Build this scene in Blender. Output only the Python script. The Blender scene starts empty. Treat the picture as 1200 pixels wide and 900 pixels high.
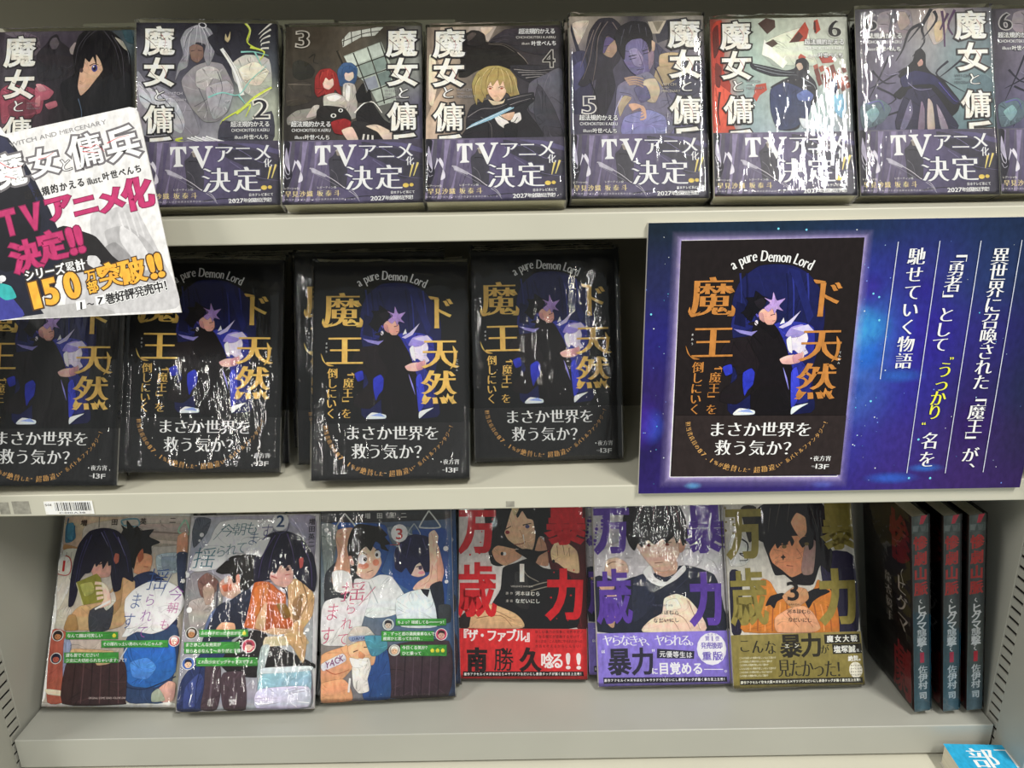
# Book shop shelf bay with wrapped paperbacks and comics, two promotional cards.
import bpy, math, random
from mathutils import Vector, Matrix
from mathutils.geometry import tessellate_polygon
S = bpy.context.scene
C = S.collection
R = math.radians
# ------------------------------------------------------------------ camera, world, lamps, exposure
cam = bpy.data.objects.new('camera', bpy.data.cameras.new('camera'))
C.objects.link(cam)
S.camera = cam
cam.data.sensor_width = 36.0
cam.data.lens = 884.8 / 1200 * 36.0
cam.data.clip_start = 0.01
PITCH, YAW, ROLL = 0.30316, -0.00014, -0.01640
cp, sp, cy, sy = math.cos(PITCH), math.sin(PITCH), math.cos(YAW), math.sin(YAW)
f_ = Vector((sy * cp, cy * cp, -sp)); r0 = Vector((cy, -sy, 0)); u0 = r0.cross(f_)
cr, sr = math.cos(ROLL), math.sin(ROLL)
rt = cr * r0 + sr * u0; up = -sr * r0 + cr * u0
cam.matrix_world = Matrix(((rt.x, up.x, -f_.x, 0.0127), (rt.y, up.y, -f_.y, -0.5664), (rt.z, up.z, -f_.z, 0.5126), (0, 0, 0, 1)))
w = bpy.data.worlds.new('shop_interior'); S.world = w; w.use_nodes = True
w.node_tree.nodes['Background'].inputs[0].default_value = (0.80, 0.84, 0.80, 1)
w.node_tree.nodes['Background'].inputs[1].default_value = 0.30
def tube(x, y, z, sx, sy_, power, col=(1.0, 0.97, 0.90)):
    l = bpy.data.lights.new('ceiling_tube', 'AREA'); l.shape = 'RECTANGLE'; l.size = sx; l.size_y = sy_
    l.energy = power; l.color = col
    o = bpy.data.objects.new('ceiling_tube', l); C.objects.link(o); o.location = (x, y, z)
tube(1.0, -1.60, 2.30, .14, 1.2, 50)
tube(-2.3, -1.55, 2.30, .14, 1.2, 52)
tube(-1.25, -5.3, 2.35, .14, 3.0, 34)
tube(1.45, -5.3, 2.35, .14, 3.0, 34)
S.view_settings.view_transform = 'Standard'; S.view_settings.look = 'None'
S.view_settings.gamma = 1.0; S.view_settings.exposure = 0.58; S.view_settings.use_curve_mapping = False
S.cycles.max_bounces = 8; S.cycles.transparent_max_bounces = 32
try: S.cycles.use_denoising = True
except Exception: pass
# ------------------------------------------------------------------ helpers
def tag(o, label=None, cat=None, group=None, kind=None):
    for k, v in (('label', label), ('category', cat), ('group', group), ('kind', kind)):
        if v: o[k] = v
    return o
def lin(h):
    c = [int(h[i:i+2], 16) / 255 for i in (0, 2, 4)]
    return tuple((v / 12.92 if v <= .04045 else ((v + .055) / 1.055) ** 2.4) for v in c)
def nodes(name):
    m = bpy.data.materials.new(name); m.use_nodes = True
    nt = m.node_tree; return m, nt, nt.nodes, nt.links, nt.nodes['Principled BSDF']
def noise(N, L, scale, detail=3, stretch=None, coord='Object'):
    tc = N.new('ShaderNodeTexCoord'); mp = N.new('ShaderNodeMapping'); n = N.new('ShaderNodeTexNoise')
    if stretch: mp.inputs['Scale'].default_value = stretch
    L.new(tc.outputs[coord], mp.inputs[0]); L.new(mp.outputs[0], n.inputs['Vector'])
    n.inputs['Scale'].default_value = scale; n.inputs['Detail'].default_value = detail
    return n
def ramp(N, L, src, c0, c1, p0=.3, p1=.7):
    r = N.new('ShaderNodeValToRGB'); L.new(src, r.inputs[0])
    r.color_ramp.elements[0].position = p0; r.color_ramp.elements[1].position = p1
    r.color_ramp.elements[0].color = (*c0, 1); r.color_ramp.elements[1].color = (*c1, 1)
    return r.outputs[0]
def plain(name, h, rough=.5, var=.1, scale=40, metal=0, bump=0, stretch=None, bscale=None):
    m, nt, N, L, P = nodes(name)
    c = lin(h); n = noise(N, L, scale, 4, stretch)
    L.new(ramp(N, L, n.outputs[0], tuple(v * (1 - var) for v in c), tuple(min(1, v * (1 + var)) for v in c)), P.inputs['Base Color'])
    P.inputs['Roughness'].default_value = rough; P.inputs['Metallic'].default_value = metal
    if bump:
        b = N.new('ShaderNodeBump'); b.inputs['Strength'].default_value = bump; b.inputs['Distance'].default_value = .0005
        n2 = noise(N, L, bscale or scale * 6, 2, stretch); L.new(n2.outputs[0], b.inputs['Height']); L.new(b.outputs[0], P.inputs['Normal'])
    return m
def print_material():
    # ink on paper: colour comes from the printed layer's colour attribute, mottled slightly like coated stock
    m, nt, N, L, P = nodes('printed_ink')
    a = N.new('ShaderNodeAttribute'); a.attribute_name = 'ink'
    n = noise(N, L, 260, 5, (1, 1, .6)); r = ramp(N, L, n.outputs[0], (1.0, 1.0, 1.0), (1.5, 1.5, 1.5), .3, .7)
    mx = N.new('ShaderNodeMix'); mx.data_type = 'RGBA'; mx.blend_type = 'MULTIPLY'; mx.inputs[0].default_value = .8
    L.new(a.outputs['Color'], mx.inputs[6]); L.new(r, mx.inputs[7])
    cl = N.new('ShaderNodeVectorMath'); cl.operation = 'MINIMUM'; cl.inputs[1].default_value = (.9, .9, .9)
    L.new(mx.outputs[2], cl.inputs[0]); L.new(cl.outputs[0], P.inputs['Base Color'])
    P.inputs['Roughness'].default_value = .42; P.inputs['Specular IOR Level'].default_value = .22
    L.new(a.outputs['Alpha'], P.inputs['Alpha'])
    return m
def wrap_material(name='shrink_film', strength=.42, rough=.05, scale=34):
    m, nt, N, L, P = nodes(name); N.remove(P); out = N['Material Output']
    t = N.new('ShaderNodeBsdfTransparent'); g = N.new('ShaderNodeBsdfGlossy'); g.inputs['Roughness'].default_value = rough
    t.inputs[0].default_value = (.99, .99, .99, 1)
    fr = N.new('ShaderNodeFresnel'); fr.inputs['IOR'].default_value = 1.42
    n1 = noise(N, L, scale, 3, (1, 1, .35)); n2 = noise(N, L, scale * 5, 2, (1, 1, .3))
    ad = N.new('ShaderNodeMath'); ad.operation = 'MULTIPLY_ADD'; ad.inputs[1].default_value = .25
    L.new(n2.outputs[0], ad.inputs[0]); L.new(n1.outputs[0], ad.inputs[2])
    b = N.new('ShaderNodeBump'); b.inputs['Strength'].default_value = strength; b.inputs['Distance'].default_value = .004
    L.new(ad.outputs[0], b.inputs['Height']); L.new(b.outputs[0], g.inputs['Normal']); L.new(b.outputs[0], fr.inputs['Normal'])
    k = N.new('ShaderNodeMath'); k.operation = 'MULTIPLY'; k.inputs[1].default_value = 1.15; L.new(fr.outputs[0], k.inputs[0])
    mx = N.new('ShaderNodeMixShader'); L.new(k.outputs[0], mx.inputs[0]); L.new(t.outputs[0], mx.inputs[1]); L.new(g.outputs[0], mx.inputs[2])
    L.new(mx.outputs[0], out.inputs[0]); return m
M_INK = print_material()
M_WRAP = wrap_material()
M_WRAP_TAUT = wrap_material('taut_film', .24, .04, 20)
M_PAGE = plain('page_edges', 'd6d0bc', .8, .10, 900, bump=.3, stretch=(1, 1, .02))
M_PAGE_BUNKO = plain('paperback_pages', 'e6e3cc', .8, .06, 700, stretch=(1, 1, .05))
M_STEEL = plain('cream_painted_steel', 'c9c6b6', .36, .04, 9, bump=.05, bscale=900)
M_STEEL_GREY = plain('grey_painted_steel', 'a8a8a0', .34, .05, 8, bump=.06, bscale=900)
M_SIDE = plain('side_panel_paint', 'a2a198', .42, .05, 6, bump=.08, bscale=700)
M_BACK = plain('back_panel_paint', '6e6a5c', .6, .08, 5)
M_BACK_UP = plain('upper_back_panel_paint', '8c8676', .6, .08, 5)
M_BOX = plain('cream_card_box', '9c9a84', .7, .07, 25)
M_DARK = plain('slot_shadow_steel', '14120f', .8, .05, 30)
M_SCUFF = plain('tape_residue', '98958a', .7, .25, 220)

class MB:
    def __init__(s): s.v = []; s.f = []; s.m = []
    def box(s, x0, x1, y0, y1, z0, z1, mi=0):
        i = len(s.v)
        s.v += [(x0,y0,z0),(x1,y0,z0),(x1,y1,z0),(x0,y1,z0),(x0,y0,z1),(x1,y0,z1),(x1,y1,z1),(x0,y1,z1)]
        for q in ((0,3,2,1),(4,5,6,7),(0,1,5,4),(1,2,6,5),(2,3,7,6),(3,0,4,7)): s.f.append(tuple(i + k for k in q)); s.m.append(mi)
    def prism(s, prof, x0, x1, mi=0):
        # closed (y, z) profile swept along x
        i = len(s.v); n = len(prof)
        s.v += [(x0, y, z) for y, z in prof] + [(x1, y, z) for y, z in prof]
        for k in range(n):
            j = (k + 1) % n; s.f.append((i + k, i + j, i + n + j, i + n + k)); s.m.append(mi)
        s.f.append(tuple(range(i + n - 1, i - 1, -1))); s.m.append(mi); s.f.append(tuple(range(i + n, i + 2 * n))); s.m.append(mi)
    def quad(s, a, b, c, d, mi=0):
        i = len(s.v); s.v += [a, b, c, d]; s.f.append((i, i+1, i+2, i+3)); s.m.append(mi)
    def mesh(s, name, mats, bevel=0):
        me = bpy.data.meshes.new(name); me.from_pydata(s.v, [], s.f)
        for m in mats: me.materials.append(m)
        me.polygons.foreach_set('material_index', s.m); me.update(); return me
def obj(name, me, parent=None, bevel=0):
    o = bpy.data.objects.new(name, me); C.objects.link(o)
    if parent: o.parent = parent
    if bevel:
        b = o.modifiers.new('bevel', 'BEVEL'); b.width = bevel; b.segments = 3; b.limit_method = 'ANGLE'
    return o
def empty(name, M=None):
    o = bpy.data.objects.new(name, None); C.objects.link(o); o.empty_display_size = .02
    if M: o.matrix_world = M
    return o
def copy_tree(o, M):
    c = o.copy(); C.objects.link(c); c.matrix_world = M
    for ch in [x for x in bpy.data.objects if x.parent == o]:
        d = ch.copy(); C.objects.link(d); d.parent = c
    return c

# ------------------------------------------------------------------ lettering: glyph outlines turned into printed shapes
STY = {'r': (.004, .002), 'g': (.020, .014), 'b': (.036, .024), 'k': (.060, .034), 'm': (.024, -.015), 'd': (.034, -.010), 'h': (-.010, -.012)}
_cu = bpy.data.curves.new('lettering', 'FONT'); _fo = bpy.data.objects.new('lettering', _cu); C.objects.link(_fo)
OUT = {}
def outline(ch):
    if ch in OUT: return OUT[ch]
    _cu.body = ch; bpy.context.view_layer.update()
    c2 = _fo.to_curve(bpy.context.evaluated_depsgraph_get()); loops = []
    for sp_ in c2.splines:
        B = sp_.bezier_points; n = len(B); L = []
        for i in range(n):
            p0, p1 = B[i], B[(i + 1) % n]; a, b, c, d = p0.co.xy, p0.handle_right.xy, p1.handle_left.xy, p1.co.xy
            L.append(a.copy())
            ch_ = d - a; ln = ch_.length
            if ln > 1e-6 and max(abs((b - a).cross(ch_)), abs((c - a).cross(ch_))) / ln > .004:
                k = 4 if ln > .25 else (3 if ln > .08 else 2)
                for j in range(1, k):
                    t = j / k; q = 1 - t; L.append(a * q**3 + b * 3*q*q*t + c * 3*q*t*t + d * t**3)
        M = []
        for p in L:
            if not M or (p - M[-1]).length > 1e-4: M.append(p)
        if len(M) > 2: loops.append(M)
    _fo.to_curve_clear(); OUT[ch] = loops; return loops
GC = {}
def area(L): return sum(p.x * q.y - q.x * p.y for p, q in zip(L, L[1:] + L[:1])) / 2
def inside(p, L):
    r = False
    for a, b in zip(L, L[1:] + L[:1]):
        if (a.y > p.y) != (b.y > p.y) and p.x < (b.x - a.x) * (p.y - a.y) / (b.y - a.y) + a.x: r = not r
    return r
def grow(L, ax, ay):
    n = len(L); Q = []
    for i in range(n):
        a, b, c = L[i-1], L[i], L[(i+1) % n]
        d1 = (b - a).normalized(); d2 = (c - b).normalized()
        n1 = Vector((-d1.y, d1.x)); m = n1 + Vector((-d2.y, d2.x)); k = m.dot(n1)
        m = m / k if k > .55 else (m.normalized() * 1.3 if m.length > 1e-5 else n1)
        Q.append(Vector((b.x + m.x * ax, b.y + m.y * ay)))
    return Q
def glyph(ch, ax, ay):
    key = (ch, round(ax, 3), round(ay, 3))
    if key in GC: return GC[key]
    Ls = outline(ch); V = []; T = []; LP = []
    if Ls:
        big = max(Ls, key=lambda L: abs(area(L))); sg = 1 if area(big) > 0 else -1
        outer = [L for L in Ls if area(L) * sg > 0]; holes = [L for L in Ls if area(L) * sg <= 0]
        for O in outer:
            H_ = [h for h in holes if inside(h[0], O) and not any(o is not O and inside(h[0], o) and inside(o[0], O) for o in outer)]
            best = None
            for k in (1, .85, .7, .55, .4, .25, .1, 0):
                P = [grow(L, ax * k, ay * k) for L in [O] + H_]
                P = [P[0]] + [h for h in P[1:] if area(h) * sg < -1e-5]
                want = abs(sum(area(q) for q in P)); t = tessellate_polygon([[q.to_3d() for q in p] for p in P])
                fl = [q for p in P for q in p]
                got = sum(abs((fl[x].x-fl[z].x)*(fl[y].y-fl[z].y) - (fl[y].x-fl[z].x)*(fl[x].y-fl[z].y)) / 2 for x, y, z in t)
                err = abs(got - want) / max(want, 1e-6)
                if best is None or err < best[0]: best = (err, fl, t, P)
                if err < .012: break
            LP += best[3]; i = len(V); V += best[1]; T += [(i+x, i+y, i+z) for x, y, z in best[2]]
    xs = [v.x for v in V] or [0, .3]
    r = ([(v.x, v.y) for v in V], T, min(xs), max(xs), LP); GC[key] = r; return r
# the outlines must grow outwards whichever way the font winds
_t = outline('口'); _a = sum(p.x * q.y - q.x * p.y for p, q in zip(_t[0], _t[0][1:] + _t[0][:1]))
SGN = -1 if _a > 0 else 1
def is_cjk(c): return ord(c) > 0x2000

class Ink:
    """flat print as layered shapes, in mm, x right, y down"""
    def __init__(s): s.v = []; s.f = []; s.c = []; s.z = 0
    def put(s, P, F, col, al=1.0):
        s.z += 1; i = len(s.v); s.v += [(x, y, s.z) for x, y in P]; s.f += [tuple(i + k for k in t) for t in F]
        if callable(col): s.c += [(*col(x, y), 1) for x, y in P]
        else: s.c += [(*col[:3], al)] * len(P)
    def colour(s, c):
        if isinstance(c, str): return lin(c)
        a, b = lin(c[0]), lin(c[1]); x0, y0, x1, y1 = c[2:]; dx, dy = x1 - x0, y1 - y0; q = dx*dx + dy*dy or 1
        return lambda x, y: tuple(a[i] + (b[i] - a[i]) * max(0, min(1, ((x-x0)*dx + (y-y0)*dy) / q)) for i in range(3))
    def poly(s, c, P, edge=False):
        if len(P) < 3: return
        F = [tuple(t) for t in tessellate_polygon([[Vector((x, y, 0)) for x, y in P]])]
        xs = [q[0] for q in P]; ys = [q[1] for q in P]; dx, dy = max(xs) - min(xs), max(ys) - min(ys)
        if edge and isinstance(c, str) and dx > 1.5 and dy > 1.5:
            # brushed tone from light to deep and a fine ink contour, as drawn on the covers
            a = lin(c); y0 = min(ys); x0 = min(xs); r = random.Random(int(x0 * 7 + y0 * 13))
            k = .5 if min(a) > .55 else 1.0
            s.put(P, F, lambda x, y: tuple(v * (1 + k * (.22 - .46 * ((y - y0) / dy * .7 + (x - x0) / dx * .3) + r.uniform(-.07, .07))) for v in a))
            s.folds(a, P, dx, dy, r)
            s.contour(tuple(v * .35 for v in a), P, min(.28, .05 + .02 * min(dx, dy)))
        else: s.put(P, F, s.colour(c))
    def folds(s, a, P, dx, dy, r):
        # brush strokes running in from the outline: creases, hair strands, shading
        if dx * dy < 25 or dx < 3 or dy < 3: return
        skin = a[0] > a[1] * 1.15 > a[2] * 1.1 and a[0] > .3
        cx, cy_ = sum(q[0] for q in P) / len(P), sum(q[1] for q in P) / len(P)
        for _ in range(min(16, int(dx * dy / (90 if skin else 38)) + 1)):
            x, y = r.choice(P); u = r.uniform(.04, .15); v = r.uniform(.45, .95)
            x0, y0 = x + (cx - x) * u, y + (cy_ - y) * u; x1, y1 = x + (cx - x) * v + r.uniform(-.12, .12) * dx, y + (cy_ - y) * v + r.uniform(-.05, .2) * dy
            xm, ym = (x0 + x1) / 2 + r.uniform(-.08, .08) * dx, (y0 + y1) / 2 + r.uniform(-.08, .08) * dy
            if not all(inside(Vector(q), [Vector(t) for t in P]) for q in ((x0, y0), (x1, y1), (xm, ym))): continue
            k = r.choice((.5, .62, .7, 1.35, 1.6)) if not skin else r.choice((.72, .8, 1.12))
            s.stroke_lin(tuple(v_ * k for v_ in a), r.uniform(.25, .9) * min(1.4, .5 + dx * dy / 600), .05, [(x0, y0), (xm, ym), (x1, y1)])
    def contour(s, col, P, w_):
        n = len(P); A = []; B = []
        for i, (x, y) in enumerate(P):
            a = P[i-1]; b = P[(i+1) % n]; dx, dy = b[0]-a[0], b[1]-a[1]; l = math.hypot(dx, dy) or 1
            q = w_ * (.35 + .65 * abs(math.sin(i * .55 + x)));  A.append((x - dy/l*q/2, y + dx/l*q/2)); B.append((x + dy/l*q/2, y - dx/l*q/2))
        s.put(A + B, [(i, (i+1) % n, n+(i+1) % n, n+i) for i in range(n)], col)
    def cat(s, P, closed, k=4):
        tn = .30 if closed else .5
        n = len(P); o = []
        for i in range(n if closed else n - 1):
            g = (lambda j: P[j % n]) if closed else (lambda j: P[max(0, min(n-1, j))])
            a, b, c, d = g(i-1), g(i), g(i+1), g(i+2)
            for j in range(k):
                t = j / k
                h0, h1, h2, h3 = 2*t**3-3*t*t+1, t**3-2*t*t+t, -2*t**3+3*t*t, t**3-t*t
                o.append(tuple(h0*b[q] + h2*c[q] + tn*((c[q]-a[q])*h1 + (d[q]-b[q])*h3) for q in (0, 1)))
        if not closed: o.append(P[-1])
        return o
    def stroke(s, c, w0, w1, P): s.stroke_lin(lin(c), w0, w1, P)
    def stroke_lin(s, c, w0, w1, P):
        if len(P) > 2: P = s.cat(P, False)
        n = len(P); A = []; B = []
        for i, (x, y) in enumerate(P):
            a = P[max(0, i-1)]; b = P[min(n-1, i+1)]; dx, dy = b[0]-a[0], b[1]-a[1]; l = math.hypot(dx, dy) or 1
            w_ = (w0 + (w1 - w0) * i / (n-1)) / 2; A.append((x - dy/l*w_, y + dx/l*w_)); B.append((x + dy/l*w_, y - dx/l*w_))
        s.put(A + B, [(i, i+1, n+i+1, n+i) for i in range(n-1)], c)
    def ell(s, c, x, y, rx, ry, a=0, k=16):
        ca, sa = math.cos(R(a)), math.sin(R(a))
        P = [(x + rx*math.cos(t)*ca - ry*math.sin(t)*sa, y + rx*math.cos(t)*sa + ry*math.sin(t)*ca) for t in [6.2832*i/k for i in range(k)]]
        s.put(P, [tuple(range(k))], s.colour(c))
    def blob(s, c, x, y, rx, ry, a, al, k=24):
        s.z += 1; i = len(s.v); col = lin(c); s.v.append((x, y, s.z)); s.c.append((*col, al))
        for q, u in ((.3, .88), (.55, .55), (.8, .2), (1.0, 0)):
            for j in range(k):
                t = 6.2832*j/k; s.v.append((x + rx*q*math.cos(t), y + ry*q*math.sin(t), s.z)); s.c.append((*col, al*u))
        for j in range(k):
            s.f.append((i, i+1+j, i+1+(j+1) % k))
            for r_ in range(3): p = i+1+r_*k; s.f.append((p+j, p+k+j, p+k+(j+1) % k, p+(j+1) % k))
    def grid(s, rows, box):
        x0, y0, x1, y1 = box; n, m = len(rows), len(rows[0]); K = [[lin(h) for h in r] for r in rows]; a, b = 24, 32
        s.z += 1; i = len(s.v); sm = lambda t: t*t*(3-2*t)
        for v in range(b+1):
            for u in range(a+1):
                fu, fv = u/a*(m-1), v/b*(n-1); iu, iv = min(int(fu), m-2), min(int(fv), n-2); tu, tv = sm(fu-iu), sm(fv-iv)
                s.v.append((x0+(x1-x0)*u/a, y0+(y1-y0)*v/b, s.z))
                s.c.append((*[(K[iv][iu][q]*(1-tu)+K[iv][iu+1][q]*tu)*(1-tv)+(K[iv+1][iu][q]*(1-tu)+K[iv+1][iu+1][q]*tu)*tv for q in range(3)], 1))
        for v in range(b):
            for u in range(a): p = i+v*(a+1)+u; s.f.append((p, p+1, p+a+2, p+a+1))
    def char(s, ch, cx, cy_, w_, h, col, st, ow=0, rot=0, nat=None, skew=0):
        ax, ay = STY[st]; e = max(w_, h)
        V, T, mn, mx, LP = glyph(ch, ax * SGN, ay * SGN)
        if not T: return
        if ow:
            # halo: a ribbon round every contour of the letter
            V = list(V); T = list(T); o = ow / e
            for Lp in LP:
                A, B = grow(Lp, o, o), grow(Lp, -o, -o); n = len(Lp); i = len(V); V += [(p.x, p.y) for p in A + B]
                T += [(i+j, i+(j+1) % n, i+n+(j+1) % n, i+n+j) for j in range(n)]
        if is_cjk(ch): ox, oy, sx, sy_ = .5, .38, w_, h
        else:
            sy_ = h / .76; ox, oy = (mn + mx) / 2, .36; sx = nat if nat else min(w_ * .86 / max(mx - mn, .2), sy_ * 1.15)
        c_, s_ = math.cos(rot), math.sin(rot); P = []
        for x, y in V:
            X, Y = (x - ox) * sx + skew * (y - oy) * sy_, -(y - oy) * sy_; P.append((cx + X*c_ - Y*s_, cy_ + X*s_ + Y*c_))
        s.put(P, T, col); s.z -= 1
    def line(s, txt, x0, y0, x1, y1, w_, h, c, st, oc, ow, fl):
        rot = math.atan2(y1-y0, x1-x0) if fl in ('R', 'R1') else 0
        sk = .16 if st == 'h' else 0
        if fl == 'R1':
            cx, cy_ = (x0+x1)/2, (y0+y1)/2; n = len(txt); d = w_/n
            x0, y0, x1, y1 = cx-math.cos(rot)*d*(n-1)/2, cy_-math.sin(rot)*d*(n-1)/2, cx+math.cos(rot)*d*(n-1)/2, cy_+math.sin(rot)*d*(n-1)/2
            if n > 1: w_ = d * 1.1
        n = len(txt); lat = n > 1 and not any(is_cjk(q) for q in txt) and fl != 'R1'
        pos = []
        if lat:
            adv = [(.3 if q == ' ' else glyph(q, .004*SGN, .002*SGN)[3] - glyph(q, .004*SGN, .002*SGN)[2] + .09) for q in txt]
            tot = sum(adv); span = math.hypot(x1-x0, y1-y0) + w_; k = span / tot; acc = 0
            dx, dy = (x1-x0), (y1-y0); l = math.hypot(dx, dy) or 1
            for q, a_ in zip(txt, adv):
                t = (acc + a_/2) * k - w_/2; pos.append((x0 + dx/l*t, y0 + dy/l*t)); acc += a_
            nat = k
        else:
            nat = None
            for i in range(n): t = i/(n-1) if n > 1 else 0; pos.append((x0+(x1-x0)*t, y0+(y1-y0)*t))
        col = lin(c) if isinstance(c, str) else s.colour(c)
        vert = abs(y1-y0) > abs(x1-x0) and fl not in ('R', 'R1')
        for k2 in ((1, 0) if oc else (0,)):
            for q, (x, y) in zip(txt, pos):
                if q == ' ': continue
                r_ = rot
                if vert and q in '「」『』ー〜（）': r_ = math.pi/2
                dx_, dy_ = (w_*.1 if vert and q in '、。' else 0), 0
                if vert and q in '、。': dx_, dy_ = w_*.5, -h*.5
                s.char(q, x+dx_, y+dy_, w_, h, lin(oc) if k2 else col, st, ow if k2 else 0, r_, nat, sk)
            s.z += 1
    def arc(s, txt, P, w_, h, c, st):
        s.z += 1
        P = s.cat(P, False, 8); D = [0]
        for a, b in zip(P, P[1:]): D.append(D[-1] + math.hypot(b[0]-a[0], b[1]-a[1]))
        adv = [1.0 if is_cjk(q) else (.35 if q == ' ' else glyph(q, 0.0, 0.0)[3] - glyph(q, 0.0, 0.0)[2] + .10) for q in txt]
        if any(is_cjk(q) for q in txt): adv = [1.0 if is_cjk(q) and q in '絶賛超勘違' else .72 for q in txt]
        tot = sum(adv); acc = 0
        for q, a_ in zip(txt, adv):
            t = (acc + a_/2) / tot * D[-1]; acc += a_; i = 0
            while i < len(D)-2 and D[i+1] < t: i += 1
            u = (t - D[i]) / ((D[i+1]-D[i]) or 1); x = P[i][0]+(P[i+1][0]-P[i][0])*u; y = P[i][1]+(P[i+1][1]-P[i][1])*u
            if q == ' ': continue
            k = a_ if any(is_cjk(z) for z in txt) else 1
            s.char(q, x, y, w_*k*1.05, h*k*1.05, lin(c), st, 0, math.atan2(P[i+1][1]-P[i][1], P[i+1][0]-P[i][0]), None if is_cjk(q) else D[-1]/tot)
    def draw(s, ops, full=None, edge=True):
        pr = lambda q: list(zip(q[0::2], q[1::2]))
        for o in ops:
            k = o[0]
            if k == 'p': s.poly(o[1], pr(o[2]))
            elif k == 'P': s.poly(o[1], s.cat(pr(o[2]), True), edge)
            elif k == 's': s.stroke(o[1], o[2], o[3], pr(o[4]))
            elif k == 'e': s.ell(*o[1:])
            elif k == 'b': s.blob(*o[1:])
            elif k == 'g': s.grid(o[1], o[2] if o[2][2] else full)
            elif k == 't': s.line(*o[1:])
            elif k == 'a': s.arc(o[1], pr(o[2]), *o[3:])
            elif k == 'q':
                P = pr(o[2]); a = lin(o[1][0]); s.z += 1; ws = ((0, .8), (.22, .42), (.5, .13), (1, 0)); i = len(s.v)
                for u, al in ws:
                    for p, q in ((P[0], P[3]), (P[1], P[2])): s.v.append((p[0] + (q[0]-p[0])*u, p[1] + (q[1]-p[1])*u, s.z)); s.c.append((*a, al))
                s.f += [(i+2*j, i+2*j+1, i+2*j+3, i+2*j+2) for j in range(3)]
        return s
    def clip(s, x0, y0, x1, y1):
        s.v = [(max(x0, min(x1, x)), max(y0, min(y1, y)), z) for x, y, z in s.v]
        return s
    def mesh(s, name, fn, extra=None):
        """fn maps (x mm, y mm, layer height in m) to local coordinates; extra = MB geometry joined in"""
        V = [fn(x, y, .00006 + z * .000003) for x, y, z in s.v]; F = list(s.f); cols = list(s.c); mi = [0] * len(F); mats = [M_INK]
        if extra:
            mb, ms = extra; n = len(V); V += mb.v; F += [tuple(n + k for k in t) for t in mb.f]; mi += [1 + k for k in mb.m]; mats += ms; cols += [(1, 1, 1, 1)] * len(mb.v)
        me = bpy.data.meshes.new(name); me.from_pydata(V, [], F)
        for m in mats: me.materials.append(m)
        me.polygons.foreach_set('material_index', mi)
        at = me.color_attributes.new('ink', 'FLOAT_COLOR', 'POINT'); at.data.foreach_set('color', [q for c in cols for q in c])
        me.update(); return me
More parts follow.
